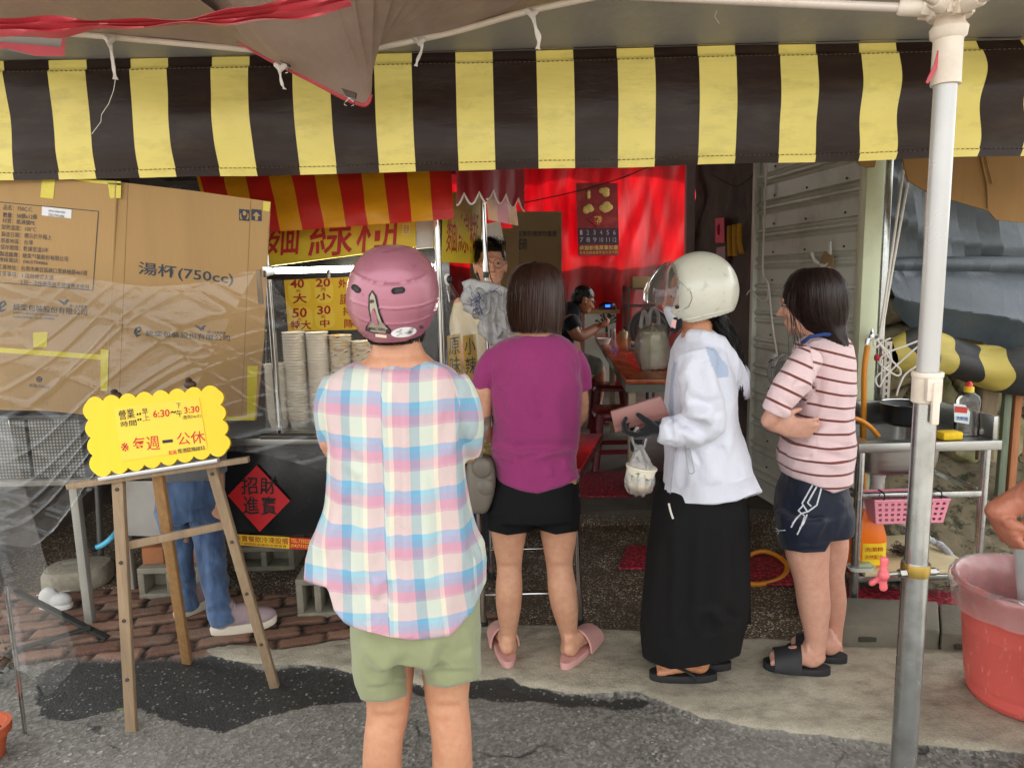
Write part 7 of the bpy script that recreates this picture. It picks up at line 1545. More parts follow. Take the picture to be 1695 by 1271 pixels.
# --- woman in purple T-shirt
def purple_person():
    Y = 2.62; p = person('person in plum purple T-shirt and black shorts with short bob, back turned', G(890, 1096)); b = MB()
    head_parts(b, U(887, 494, Y + .02), R(0), R(-4), .98)
    b.torso(Y, [(525, 866, 906, .045), (545, 864, 910, .05), (556, 856, 918, .055), (575, 826, 940, .07), (600, 818, 952, .08), (700, 828, 952, .09), (790, 820, 955, .11), (835, 818, 952, .11)], n=36)
    b.limb([(820, 592, Y, 12), (803, 622, Y, 13), (801, 650, Y - .01, 15.5), (799, 690, Y + .0, 14), (803, 712, Y + .03, 12), (830, 730, Y + .16, 11), (860, 715, Y + .26, 8)]); b.limb([(945, 596, Y + .01, 11), (957, 620, Y + .03, 10), (963, 650, Y + .05, 11), (961, 690, Y + .1, 11), (940, 705, Y + .2, 10), (915, 700, Y + .28, 8)])
    hand(b, U(860, 715, Y + .26), (.6, .5, .2), (0, -.3, 1), 1, (25, 35, 25)); hand(b, U(913, 700, Y + .29), (-.6, .5, .2), (0, -.3, 1), -1, (25, 35, 25))
    hl, tl = G(842, 1097), None
    b.limb([(846, 820, Y, 38), (842, 885, Y, 29), (843, 935, Y - .005, 21), (843, 975, Y - .015, 22.5), (842, 1010, Y - .01, 20), (842, 1045, Y + .01, 13.5), (842, 1075, Y + .01, 12)], n=20); b.limb([(922, 820, Y, 38), (925, 885, Y, 30), (926, 935, Y - .005, 22), (931, 975, Y - .015, 24), (936, 1010, Y - .01, 21.5), (941, 1048, Y + .01, 14), (941, 1078, Y, 12)], n=20)
    LH = U(842, 1090, 2.6); RH = U(938, 1092, 2.58); LT = LH + Vector((-.035, .23, 0)); RTo = RH + Vector((.13, .19, 0))
    foot(b, (LH.x, LH.y - .02, .042), (LT.x, LT.y, .042), U(842, 1070, Y + .01)); foot(b, (RH.x, RH.y - .02, .042), (RTo.x, RTo.y, .042), U(941, 1073, Y))
    b.build('body', SK2, p, remesh=.0055, sm=4, smf=.5, disp=creases([((824, 938), (862, 936), 3, -.002), ((908, 938), (946, 936), 3, -.002), ((830, 960), (832, 1010), 7, .0022), ((854, 960), (852, 1005), 7, .0022), ((918, 962), (924, 1012), 7, .0022), ((944, 962), (946, 1010), 7, .0022), ((838, 1048), (838, 1076), 3, -.002), ((938, 1050), (938, 1078), 3, -.002)]))
    PS = mat('dusty_pink_foam', (204, 152, 144), .6, 0, .05, 9); footwear(p, (LH.x, LH.y - .045), LT.to_2d(), 'slide', PS, .053); footwear(p, (RH.x - .012, RH.y - .045), RTo.to_2d(), 'slide', PS, .053)
    s = MB(); s.torso(Y, [(553, 857, 918, .05), (557, 842, 930, .062), (564, 826, 943, .075), (576, 812, 955, .09), (600, 809, 962, .105), (640, 814, 963, .115), (690, 818, 962, .118), (735, 815, 958, .118), (765, 814, 954, .124), (790, 819, 955, .13), (825, 822, 961, .132)])
    s.limb([(822, 588, Y, 18), (806, 612, Y - .005, 20), (797, 642, Y, 18.5)], rc=False, n=22); s.limb([(948, 588, Y, 18), (963, 612, Y + .02, 16), (966, 643, Y + .04, 14)], rc=False, n=22)
    cr = creases([((812, 738), (870, 762), 5, .008), ((850, 752), (950, 748), 5, .009), ((880, 768), (960, 740), 4, .007), ((815, 760), (855, 775), 4, .007), ((870, 645), (895, 690), 6, .006), ((915, 640), (930, 760), 8, .006), ((840, 640), (850, 750), 8, .005), ((905, 780), (915, 812), 4, .005), ((935, 770), (940, 805), 4, .005), ((930, 600), (962, 650), 6, .005), ((812, 620), (840, 590), 5, .005), ((815, 640), (830, 700), 5, .006), ((858, 560), (916, 561), 2.5, .0025)])
    dots = lambda co: (0 * co[:, 0])
    def colf(n):
        v = n.obj(); c = n.mix(n.noise(v, 9, 5), lin((142, 40, 100)), lin((158, 50, 114))); sp = n.ramp(n.noise(v, 34, 2), [(.74, (0, 0, 0)), (.8, (.6, .6, .6))]); return n.mix(sp, c, lin((70, 14, 50)))
    s.build('tee_shirt', cloth('plum_jersey', None, colf=colf, wr=.6, rough=.8), p, remesh=.0055, sm=6, disp=fold_noise(.004, 9, 6, .004, (7, 7, 4), cr), post=lambda co: hem2(co, [800, 818, 840, 862, 890, 930, 962, 975], [792, 795, 804, 812, 817, 805, 790, 786], 740, 826))
    c = MB(); c.torso(Y, [(775, 826, 944, .09), (793, 816, 953, .116), (806, 810, 958, .125), (830, 808, 960, .138), (850, 806, 961, .14)]); c.torso(Y, [(835, 806, 884, .115), (885, 807, 880, .105)]); c.torso(Y, [(835, 884, 960, .115), (884, 885, 958, .105)])
    c.build('shorts', cloth('black_jersey', (12, 12, 13), .2, 900, rough=.8, wr=.3, sheen=0), p, remesh=.006, sm=4, disp=fold_noise(.003, 10, 8, .004), post=lambda co: hem(co, [800, 812, 840, 878, 886, 920, 958, 970], [870, 878, 885, 880, 874, 884, 878, 868]))
    rows = [(435.5, 878, 894, .015), (437, 870, 902, .04), (443, 860, 913, .066), (456, 850, 923, .09), (478, 845, 929, .105), (505, 843, 931, .108), (525, 844, 930, .104), (540, 848, 926, .098), (546, 851, 923, .092)]
    g = rings_px(Y + .01, rows); m = MB(); gg = sorted(g, key=lambda t: t[0].z); m.loft(gg, 60, 2.1); hs = m.build('hair', BRNHAIR, p, sub=1, disp=lambda co: (fbm(np.stack([np.arctan2(co[:, 1] - Y, co[:, 0] - g[4][0].x) * 9, co[:, 2] * 5, co[:, 2] * 0], 1), 3) - .5) * .012)
    h = MB(); strands(h, loft_surf(g), 1700, .05, 1.0, .06, .006, .0009, 10, .9, (math.pi * .9, math.pi * 2.1)); strands(h, loft_surf(g), 160, .05, .96, .16, .018, .0006, 10, 1.2, (math.pi * .8, math.pi * 2.2)); h.build('hair_locks', BRNHAIR, hs)
    m = MB(); m.ell(U(885, 437, Y), (.012, .012, .01)); m.build('hair_tie', BLACKP, hs)
    # shoulder bag
    q = thing('handbag', 'dull grey leather handbag hanging at the hip between the plaid and purple shirts', 'handbag', U(798, 846, Y - .05)); GR = mat('grey_leather', (112, 104, 92), .5, 0, .1, 14, .25, 120, .002); Yb = Y - .04
    m = MB(); m.loft(sorted([((U(a, y, Yb) + U(c_, y, Yb)) / 2, (U(c_, y, Yb) - U(a, y, Yb)).length / 2, d_) for y, a, c_, d_ in ((755, 778, 812, .03), (764, 772, 818, .045), (790, 770, 822, .055), (815, 772, 820, .06), (838, 776, 812, .055), (847, 780, 806, .045))], key=lambda t: t[0].z), 32, 3); m.build('bag_body', GR, q, sub=1)
    for cx, cy, r_ in ((798, 775, 17), (802, 806, 16)): m = MB(); c0 = U(cx, cy, Yb - .045); m.ell(c0, (r_ * mpp(c0), .018, r_ * mpp(c0) * 1.05)); m.build('flap', GR, q)
    m = MB(); m.tube(cat_pts([U(792, 770, Yb - .03), U(797, 730, Yb - .03), U(806, 700, Yb - .02), U(812, 670, Y + .1)]), .011, 8, flat=.3); m.build('strap', GR, q)
purple_person()

# --- woman with white helmet and jacket, in profile
def white_person():
    Y = 2.5; p = person('person in white open helmet, mask, white jacket and long black skirt, side view', G(1140, 1128)); b = MB()
    hc = U(1150, 488, Y); P = head_parts(b, hc, R(90), R(-4), 1.0)
    b.tube([U(1152, 520, Y), U(1155, 548, Y), U(1158, 580, Y)], [.052, .056, .075], 20)
    b.torso(Y, [(556, 1134, 1180, .07), (590, 1128, 1194, .12), (700, 1116, 1202, .14), (820, 1100, 1215, .15), (850, 1100, 1215, .15)], n=32)
    Yn = Y - .17; b.limb([(1152, 598, Yn + .05, 14), (1160, 650, Yn - .01, 16), (1168, 698, Yn - .02, 16), (1128, 712, Yn - .01, 14), (1092, 708, Yn, 10.5)])
    Yf = Y + .16; b.limb([(1150, 598, Yf - .05, 14), (1150, 655, Yf, 18), (1146, 700, Yf - .02, 15), (1112, 705, Yf - .1, 13), (1082, 692, Yf - .2, 10)])
    hand(b, U(1082, 692, Yf - .2), (-.9, -.3, .1), (0, -1, .2), -1, (20, 25, 20))
    A1 = U(1160, 1090, Y - .1); A2 = U(1188, 1085, Y + .08)
    b.limb([(1155, 850, Y - .06, 28), (1160, 960, Y - .09, 24), (1160, 1040, Y - .1, 20), (1161, 1088, Y - .1, 14)]); b.limb([(1160, 850, Y + .06, 28), (1170, 960, Y + .1, 26), (1182, 1040, Y + .09, 20), (1188, 1084, Y + .08, 13)])
    H1 = G(1172, 1130); T1 = G(1080, 1128); foot(b, (H1.x, H1.y, .042), (T1.x, T1.y, .042), A1); H2 = G(1196, 1112); T2 = G(1110, 1108); foot(b, (H2.x, H2.y, .042), (T2.x, T2.y, .042), A2)
    body = finish_body(b, p, skin('warm_tan_skin', (200, 144, 106)))
    BF = mat('black_foam', (34, 34, 34), .7, 0, .1, 20); footwear(p, (H1.x + .02, H1.y), T1.to_2d(), 'thong', BF, .048); footwear(p, (H2.x + .02, H2.y), T2.to_2d(), 'thong', BF, .048)
    # skirt
    s = MB(); s.torso(Y, [(800, 1092, 1224, .16), (835, 1082, 1232, .18), (900, 1074, 1236, .19), (980, 1066, 1236, .2), (1040, 1061, 1230, .205), (1085, 1060, 1224, .205), (1115, 1063, 1220, .205)], p=2.3)
    cr = creases([((1120, 850), (1110, 1080), 9, .01), ((1160, 860), (1150, 1090), 10, .012), ((1195, 860), (1185, 1080), 9, .01), ((1090, 880), (1080, 1070), 8, .008), ((1170, 1000), (1200, 1060), 8, .01)])
    s.build('skirt', cloth('black_cotton', (20, 19, 19), .15, 900, wr=.4, sheen=0), p, remesh=.007, sm=5, disp=fold_noise(.004, 10, 3, .004, (9, 9, 2), cr), post=lambda co: hem2(co, [1050, 1062, 1085, 1110, 1135, 1165, 1195, 1225, 1240], [1084, 1088, 1097, 1106, 1104, 1098, 1092, 1081, 1078], 1000, 1126))
    s = MB(); g = []
    for j in range(16):
        r = j / 15; row = []
        for i in range(8): u = i / 7; q = U(1216 + u * (24 + 5 * r) - 3 * r, 838 + 195 * r, Y + .04 + .03 * math.sin(u * 5 + r * 3)); row.append(q)
        g.append(row)
    s.sheet(g); s.build('skirt_panel', cloth('black_cotton_panel', (18, 17, 17), .15, sheen=0), p, solid=.006)
    # jacket
    s = MB(); s.torso(Y, [(549, 1136, 1180, .072), (556, 1128, 1188, .09), (566, 1120, 1195, .12), (582, 1112, 1204, .16), (612, 1107, 1212, .178), (660, 1103, 1218, .185), (705, 1101, 1224, .19), (745, 1099, 1231, .195), (790, 1096, 1241, .2), (842, 1093, 1253, .205)], p=2.3)
    s.limb([(1152, 588, Yn + .02, 30), (1157, 625, Yn - .01, 34), (1163, 665, Yn - .025, 34), (1168, 698, Yn - .025, 29), (1140, 712, Yn - .015, 28), (1112, 714, Yn - .005, 25), (1092, 711, Yn, 20)], rc=False, n=26); s.limb([(1152, 588, Yf, 30), (1152, 650, Yf, 30), (1150, 700, Yf - .02, 26), (1115, 706, Yf - .1, 22), (1092, 697, Yf - .16, 17)], rc=False, n=22)
    s.limb([(1146, 556, Y - .05, 13), (1175, 562, Y - .09, 15), (1200, 590, Y - .08, 17), (1218, 620, Y - .04, 17), (1230, 645, Y, 13), (1234, 654, Y + .02, 8)], n=20); s.limb([(1146, 556, Y + .05, 13), (1178, 562, Y + .09, 15), (1204, 590, Y + .08, 17), (1222, 625, Y + .03, 17), (1230, 648, Y, 12)], n=20)
    cr = creases([((1115, 690), (1185, 680), 6, .011), ((1110, 700), (1165, 735), 6, .011), ((1130, 660), (1180, 700), 6, .01), ((1100, 700), (1108, 728), 4, .008), ((1116, 697), (1122, 732), 4, .008), ((1140, 610), (1150, 660), 7, .008), ((1165, 600), (1185, 660), 7, .008), ((1195, 680), (1215, 820), 9, .008), ((1170, 740), (1185, 830), 9, .008), ((1120, 740), (1118, 830), 5, .006), ((1225, 720), (1238, 815), 8, .007), ((1140, 745), (1152, 785), 3, .004), ((1150, 590), (1120, 640), 6, .007)])
    def colf(n):
        v = n.obj(); return n.mix(n.attr('yoke').outputs['Fac'], n.mix(n.noise(v, 8, 4), lin((214, 216, 228)), lin((232, 233, 242))), lin((176, 190, 214)))
    def yoke(co):
        q = px_of(co); return ((inpoly(q, [(1168, 574), (1182, 576), (1204, 606), (1207, 624), (1188, 626), (1176, 600)]) | inpoly(q, [(1106, 612), (1112, 596), (1120, 600), (1114, 640), (1116, 700), (1108, 690)])) & (co[:, 1] < Y)).astype(float)
    jk = s.build('jacket', cloth('white_nylon', None, colf=colf, wr=.55, rough=.6, weave=1400), p, remesh=.0055, sm=5, disp=fold_noise(.006, 14, 6, .009, (12, 12, 6), cr), post=lambda co: hem2(co, [1080, 1094, 1130, 1180, 1218, 1252, 1265], [833, 834, 837, 838, 832, 818, 815], 735, 848), attrs=dict(yoke=yoke))
    T = bvh(jk); d = MB(); decal_line(d, T, [(1134, 736), (1137, 760), (1141, 783), (1146, 784), (1150, 780), (1143, 745)], .0018, .001); decal_line(d, T, [(1120, 735), (1112, 800), (1108, 834)], .0022, .001); d.build('zip', mat('pale_zip', (176, 178, 182), .5), jk)
    d = MB(); d.tube(cat_pts([U(1107, 833, Y - .2), U(1110, 846, Y - .2), U(1114, 858, Y - .2)]), .0035, 8); d.build('drawstring', CLOTHW, jk)
    # glove on the near hand holding the wallet
    gl = MB(); wv = U(1093, 709, Yn); gl.limb([(1100, 712, Yn, 13), (1088, 708, Yn, 13)], n=14); hand(gl, wv + Vector((.01, 0, -.004)), (-.93, .05, -.22), (-.15, .35, 1), -1, (35, 45, 35), 1.05, fcurl=[(30, 50, 30), (40, 55, 35), (48, 58, 38), (58, 60, 40)], th=(.55, .3, .85)); gl.build('glove', cloth('black_knit', (24, 22, 24), .2, 500, wr=.4), p, remesh=.004, sm=2)
    g2 = MB(); g2.sheet([[U(a, y, Yn + .01) for a in xs] for y, xs in ((716, (1046, 1056, 1066)), (735, (1042, 1052, 1062)), (748, (1044, 1050, 1056)))]); g2.build('glove_cuff', cloth('black_knit_cuff', (28, 24, 26), .2, 500), p, solid=.006, sub=2)
    w = thing('wallet', 'dusty pink long wallet held in the black gloved hand', 'wallet', U(1055, 700, Yn)); PK = mat('dusty_pink_leather', (150, 102, 94), .42, 0, .08, 18, .2, 160, .001)
    m = MB(); m.prism([U(a, y, Yn + .03) for a, y in ((1010, 681), (1094, 655), (1108, 690), (1018, 716))], (.004, .018, 0)); m.build('wallet_body', PK, w, bevel=.004); m = MB(); m.prism([U(a, y, Yn + .024) for a, y in ((1011, 682), (1094, 656), (1105, 684), (1016, 706))], (.002, .005, 0)); m.build('wallet_flap', PK, w, bevel=.002)
    # takeaway bag
    k = thing('takeaway_bag', 'small clear bag with a bowl of noodles hanging from the gloved hand', 'bag', U(1058, 818, Yn)); c = U(1056, 808, Yn)
    m = MB(); m.lathe([(.001, 0), (.036, 0), (.05, .07), (.053, .072), (.053, .078), (.001, .079)], c, 28, (.16, 0, 1)); n = NT('printed_takeaway_bowl'); v = n.obj(); sz = n.n('SeparateXYZ'); n.l(v, sz.inputs[0])
    n.base(n.ramp(sz.outputs[2], [(0, lin((196, 146, 70))), (.03, lin((206, 160, 90))), (.036, lin((232, 222, 200))), (1, lin((236, 228, 210)))])); n.set(Roughness=.5); bw = m.build('bowl', n.m, k); T2 = bvh(bw); d = MB()
    for cx, cy in ((1056, 786), (1070, 796), (1046, 790)):
        decal_line(d, T2, [(cx, cy + 4), (cx, cy - 2)], .0008, .001, 2)
        for a in (20, 70, 110, 160): decal_line(d, T2, [(cx, cy - 2), (cx + 4 * math.cos(R(a)), cy - 2 - 3 * math.sin(R(a)) + 1)], .001, .001, 2)
    d.build('palm_print', mat('palm_green', (70, 96, 60), .6), bw)
    m = MB(); rows = [(735, 1050, 1062, .006), (745, 1049, 1066, .012), (760, 1043, 1074, .03), (778, 1037, 1081, .045), (795, 1033, 1083, .052), (808, 1036, 1080, .05), (816, 1044, 1074, .035), (820, 1052, 1066, .015)]
    g = sorted(rings_px(Yn, rows), key=lambda t: t[0].z); m.loft(g, 40); m.build('film', clear('takeaway_film', .3, .12, hz_col=(.95, .94, .92)), k, sub=1, disp=lambda co: (ridge(co * np.array([45, 45, 12])) - .3) * .009)
    for a in ((1052, 742, 1046, 722, 1056, 706), (1064, 746, 1070, 724, 1064, 708)): m = MB(); m.tube(cat_pts([U(a[0], a[1], Yn), U(a[2], a[3], Yn - .01), U(a[4], a[5], Yn - .005)]), .007, 8, flat=.4); m.build('handle', _M_film2, k)
    # helmet
    n = NT('ivory_helmet_paint'); v = n.obj(); cc = n.mix(n.noise(v, 5, 5), lin((204, 202, 184)), lin((220, 218, 202))); w2 = n.n('TexNoise'); n.l(n.obj((3, 8, 3)), w2.inputs[0]); w2.inputs['Scale'].default_value = 10; w2.inputs['Detail'].default_value = 8; n.base(n.mix(n.ramp(w2.outputs[0], [(.6, (0, 0, 0)), (.72, (.5, .5, .5))]), cc, lin((168, 160, 140)))); n.set(Roughness=.3, Coat_Weight=.3)
    shell = [(1112, 430), (1135, 410), (1165, 405), (1235, 420), (1240, 505), (1214, 511), (1206, 514.5), (1168, 522.5), (1140, 530), (1126, 529.5), (1113, 526), (1107, 518), (1107, 505), (1110, 488), (1112, 470), (1110, 440)]
    def shell_mesh(cpx, cpy, rpx, rpz, ry, outline, name, m_, par, thick, off=0):
        c = U(cpx, cpy, Y); k = mpp(c); nu, nv = 168, 110; V = []; keep = []
        for i in range(nv + 1):
            t = .02 + (math.pi - .04) * i / nv
            for j in range(nu): a = 2 * math.pi * j / nu; V.append((c.x + rpx * k * math.sin(t) * math.cos(a), c.y + ry * math.sin(t) * math.sin(a), c.z + rpz * k * math.cos(t)))
        V = np.array(V); q = np.stack([cpx + (V[:, 0] - c.x) / k, cpy - (V[:, 2] - c.z) / k], 1); ins = inpoly(q, outline); Fc = []
        for i in range(nv):
            for j in range(nu):
                f = (i * nu + j, (i + 1) * nu + j, (i + 1) * nu + (j + 1) % nu, i * nu + (j + 1) % nu)
                if sum(ins[list(f)]) >= 3: Fc.append(f)
        used = sorted({i for f in Fc for i in f}); mp = {o: i for i, o in enumerate(used)}; mb = MB(); mb.add(V[used], [[mp[i] for i in f] for f in Fc]); return mb.build(name, m_, par, solid=thick, sm=4)
    he = shell_mesh(1157, 483, 62, 64, .125, shell, 'helmet', n.m, p, .008); T = bvh(he)
    d = MB(); decal(d, T, [(1112, 470), (1120, 468), (1132, 472), (1142, 482), (1144, 492), (1140, 506), (1128, 514), (1114, 520), (1109, 516), (1110, 500)], .003, 1); d.build('hinge_plate', n.m, he); d = MB()
    for q in ((1121, 476), (1122, 507)): decal(d, T, ellpx(q[0], q[1], 3.4, 3.4, 0, 14), .0055)
    d.build('hinge_screw', BLACKP, he); d = MB(); decal(d, T, [(1113, 458), (1119, 461), (1121, 468), (1115, 465)], .004); d.build('white_tab', WHITEP, he)
    d = MB(); decal_line(d, T, [(1113, 455), (1130, 470), (1144, 484), (1146, 494), (1140, 508), (1122, 516)], .0012, .0008); d.build('shell_line', mat('line_grey', (150, 146, 132), .5), he)
    d = MB(); decal_line(d, T, [(1212, 510), (1206, 513.5), (1168, 521.5), (1140, 529), (1126, 528.5), (1114, 525), (1108, 518)], .003, .0005); d.build('edge_trim', n.m, he)
    visor = [(1108, 432), (1090, 444), (1076, 464), (1066, 484), (1066, 494), (1082, 504), (1100, 507), (1112, 506), (1113, 470), (1111, 448)]
    shell_mesh(1134, 492, 69, 68, .128, visor, 'visor', clear('clear_visor', .08, .04, (.62, .56, .54), bumpy=0), he, 0)
    d = MB(); d.tube(cat_pts([U(1109, 433, Y - .05), U(1092, 444, Y - .08), U(1077, 464, Y - .09), U(1067, 485, Y - .08)]), .0025, 6); d.build('visor_rim', CHROME, he)
    d = MB(); d.tube(cat_pts([U(1118, 526, Y - .085), U(1120, 536, Y - .07), U(1113, 546, Y - .05), U(1106, 545, Y)]), .008, 8, flat=.4); d.tube(cat_pts([U(1126, 528, Y - .085), U(1126, 540, Y - .07), U(1116, 550, Y - .04)]), .007, 8, flat=.5); d.build('chin_strap', BLACKR, he)
    d = MB(); d.prism([U(a, y, Y - .087) for a, y in ((1113, 528), (1120, 530), (1118, 544), (1110, 541))], (0, .006, 0)); d.build('strap_pad', mat('pink_pad', (222, 176, 168), .8), he, bevel=.001)
    d = MB(); rows = [(503, 1098, 1118, .035), (512, 1097, 1122, .052), (525, 1101, 1126, .055), (538, 1107, 1128, .05), (546, 1112, 1128, .035)]; d.loft(sorted(rings_px(Y, rows), key=lambda t: t[0].z), 30); d.build('face_mask', cloth('mask_cloth', (222, 228, 236), .03, 1400, wr=.5, rough=.8), p, sub=1)
    eyes(P, body)
    h = MB(); pts = [U(a, y, Y + dy) for a, y, dy in ((1176, 516, 0), (1190, 534, -.01), (1202, 560, -.02), (1208, 590, -.02), (1216, 620, -.02), (1222, 645, -.02), (1226, 662, -.01))]; PT = cat_pts(pts, 5); rr = np.interp(np.linspace(0, 6, len(PT)), range(7), [.036, .036, .036, .038, .034, .024, .006]); h.tube(PT, list(rr), 14, roundcap=True); hs = h.build('hair', BLKHAIR, p, disp=lambda co: (fbm(co * np.array([60, 60, 9]), 3) - .5) * .012)
    h = MB()
    for i in range(700):
        a = random.uniform(0, 6.28); r_ = random.uniform(.75, 1.2); ph = random.uniform(0, 6.28); k0 = random.randint(0, 8); k1 = random.randint(len(PT) - 8, len(PT)); s_ = [PT[k] + Vector((math.cos(a + k * .02), math.sin(a + k * .02), 0)) * (rr[k] * r_ + .004 * math.sin(k * .5 + ph)) for k in range(k0, k1, 2)]
        h.tube(s_, .0009, 3, cap=False)
    for i in range(260):
        a = random.uniform(-.09, .09); x = random.uniform(1160, 1188); s_ = [U(x, 512, Y + a), U(x + 3, 524, Y + a), U(1184 + random.uniform(-3, 4), 534, Y + a * .3)]; h.tube(cat_pts(s_, 3), .0009, 3, cap=False)
    h.build('hair_locks', BLKHAIR, hs)
_M_film2 = clear('bag_handle_film', .4, .2)
white_person()
# --- woman in striped shirt, arms crossed
def striped_person():
    Y = 2.53; p = person('person in pink shirt with brown stripes and navy shorts, arms folded', G(1345, 1112)); b = MB()
    hc = U(1340, 502, Y + .01); P = head_parts(b, hc, R(60), R(-6), .98)
    b.tube([U(1350, 525, Y), U(1358, 552, Y), U(1362, 585, Y)], [.05, .052, .07], 20)
    b.torso(Y, [(562, 1335, 1392, .06), (590, 1318, 1402, .12), (700, 1312, 1400, .12), (790, 1300, 1395, .11), (850, 1302, 1395, .1)], n=32)
    Yn = Y - .13; b.limb([(1328, 602, Yn, 20), (1302, 645, Yn - .02, 17), (1278, 688, Yn - .02, 14), (1274, 697, Yn - .01, 14), (1292, 706, Yn + .05, 12.5), (1312, 700, Yn + .2, 9)])
    hand(b, U(1312, 700, Yn + .2), (.3, .9, .15), (.3, -.2, -1), 1)
    b.limb([(1372, 600, Y + .16, 18), (1330, 650, Y + .2, 16), (1300, 690, Y + .14, 13), (1288, 702, Y + .03, 11), (1286, 706, Y - .06, 9.5)]); hand(b, U(1283, 704, Yn - .015), (.7, -.25, -.05), (.2, 1, .2), 1, (18, 28, 20), .95)
    Ln = Y - .07; b.limb([(1338, 830, Ln + .03, 26), (1336, 875, Ln, 34), (1335, 905, Ln, 36), (1342, 955, Ln - .005, 28), (1347, 1000, Ln + .0, 26), (1350, 1045, Ln, 19), (1351, 1085, Ln, 13.5)], n=20)
    Lf = Y + .1; b.limb([(1370, 830, Lf - .02, 25), (1374, 900, Lf, 29), (1374, 950, Lf, 22), (1379, 995, Lf, 21), (1380, 1040, Lf, 14.5), (1381, 1075, Lf, 11.5)], n=20)
    H1 = G(1362, 1122); T1 = G(1268, 1110); H2 = G(1390, 1102); T2 = G(1306, 1086)
    foot(b, (H1.x - .01, H1.y, .042), (T1.x, T1.y, .042), U(1351, 1085, Ln)); foot(b, (H2.x - .01, H2.y, .042), (T2.x, T2.y, .042), U(1381, 1075, Lf))
    body = finish_body(b, p, SK3)
    BF = mat('black_slide_foam', (36, 36, 37), .65, 0, .1, 20)
    for H_, T_ in ((H1, T1), (H2, T2)):
        s = footwear(p, (H_.x + .015, H_.y), T_.to_2d(), 'slide', BF, .052)
    s = MB(); s.torso(Y, [(556, 1332, 1396, .065), (562, 1324, 1402, .085), (574, 1314, 1408, .115), (596, 1309, 1412, .14), (640, 1310, 1414, .15), (690, 1304, 1414, .155), (725, 1292, 1413, .16), (765, 1283, 1411, .16), (795, 1284, 1409, .16), (825, 1290, 1407, .155)], p=2.3)
    s.limb([(1338, 592, Yn + .02, 26), (1322, 618, Yn - .02, 27), (1300, 650, Yn - .035, 25), (1281, 683, Yn - .03, 21)], rc=False, n=24)
    cr = creases([((1290, 730), (1330, 745), 5, .007), ((1330, 720), (1400, 700), 6, .006), ((1340, 770), (1400, 790), 6, .007), ((1300, 770), (1340, 780), 5, .006), ((1345, 600), (1335, 690), 6, .006), ((1310, 640), (1340, 630), 5, .006), ((1285, 665), (1310, 690), 4, .005), ((1390, 640), (1405, 740), 6, .005), ((1350, 740), (1395, 755), 5, .006), ((1338, 600), (1349, 655), 2.5, -.004)])
    sa, sb = U(1335, 585, Yn), U(1278, 690, Yn); sd = (sb - sa).normalized()
    def pv(co):
        q = px_of(co); line = (q[:, 0] - 1340) * .55 - (q[:, 1] - 600) * 0; sl = inpoly(q, [(1338, 560), (1352, 640), (1318, 690), (1300, 705), (1240, 700), (1280, 600)]) & (co[:, 1] < Y - .05)
        along = (co - np.array(sa)) @ np.array(sd); tor = -co[:, 2] - .28 * np.clip((co[:, 0] - U(1340, 600, Y).x), -.1, .2) * np.clip((co[:, 2] - .95) * 4, 0, 1); return np.where(sl, along / .05 + .25, tor / .0475) + (fbm(co * 6, 2) - .5) * .12
    def colf(n):
        v = n.obj(); f = n.math('FRACT', n.attr('pv').outputs['Fac']); base = n.mix(n.noise(n.obj((1, 1, 9)), 30, 4), lin((234, 196, 198)), lin((246, 222, 220))); return n.mix(n.math('LESS_THAN', f, .17), base, lin((124, 62, 52)))
    sh = s.build('tee_shirt', cloth('striped_jersey', None, colf=colf, wr=.55), p, remesh=.005, sm=5, disp=fold_noise(.004, 10, 8, .004, (8, 8, 6), cr), post=lambda co: hem2(co, [1270, 1284, 1300, 1340, 1378, 1408, 1420], [772, 776, 786, 801, 816, 806, 802], 730, 834), attrs=dict(pv=pv))
    c = MB(); c.tube([U(1330 + 0, 566, Y - .06), U(1340, 557, Y - .085), U(1365, 553, Y - .09), U(1390, 556, Y - .05), U(1399, 559, Y), U(1390, 558, Y + .06), U(1350, 556, Y + .08)], .011, 10, flat=.6, roundcap=True); c.build('collar', mat('blue_rib_collar', (36, 68, 130), .85, 0, .1), sh, sm=1)
    c = MB(); c.torso(Y, [(765, 1300, 1394, .115), (800, 1290, 1403, .135), (835, 1282, 1411, .165), (870, 1283, 1410, .165)]); c.torso(Ln, [(845, 1281, 1385, .115), (885, 1287, 1378, .112), (915, 1293, 1371, .105)]); c.torso(Lf, [(845, 1320, 1410, .1), (895, 1336, 1404, .095)])
    crs = creases([((1380, 830), (1340, 900), 6, .006), ((1395, 830), (1375, 895), 6, .006), ((1300, 820), (1295, 900), 6, .005), ((1294, 908), (1370, 908), 1.8, -.0025), ((1286, 790), (1300, 850), 5, .004)])
    st = c.build('shorts', cloth('navy_polyester', (27, 33, 50), .1, 1300, rough=.55, sheen=.1, wr=.35), p, remesh=.006, sm=4, disp=fold_noise(.003, 10, 8, .003, (9, 9, 7), crs), post=lambda co: hem(co, [1275, 1293, 1330, 1365, 1374, 1404, 1420], [905, 908, 914, 912, 896, 892, 885])); T = bvh(st); d = MB()
    for ln in ([(1347, 799), (1328, 833), (1337, 847), (1352, 836), (1360, 806)], [(1354, 801), (1337, 832), (1343, 838)], [(1338, 846), (1327, 850), (1318, 858), (1310, 872)], [(1330, 836), (1322, 845), (1332, 854), (1326, 872), (1320, 884)], [(1325, 852), (1312, 866)], [(1336, 852), (1330, 866), (1324, 874)]):
        decal_line(d, T, ln, .0028, .0015)
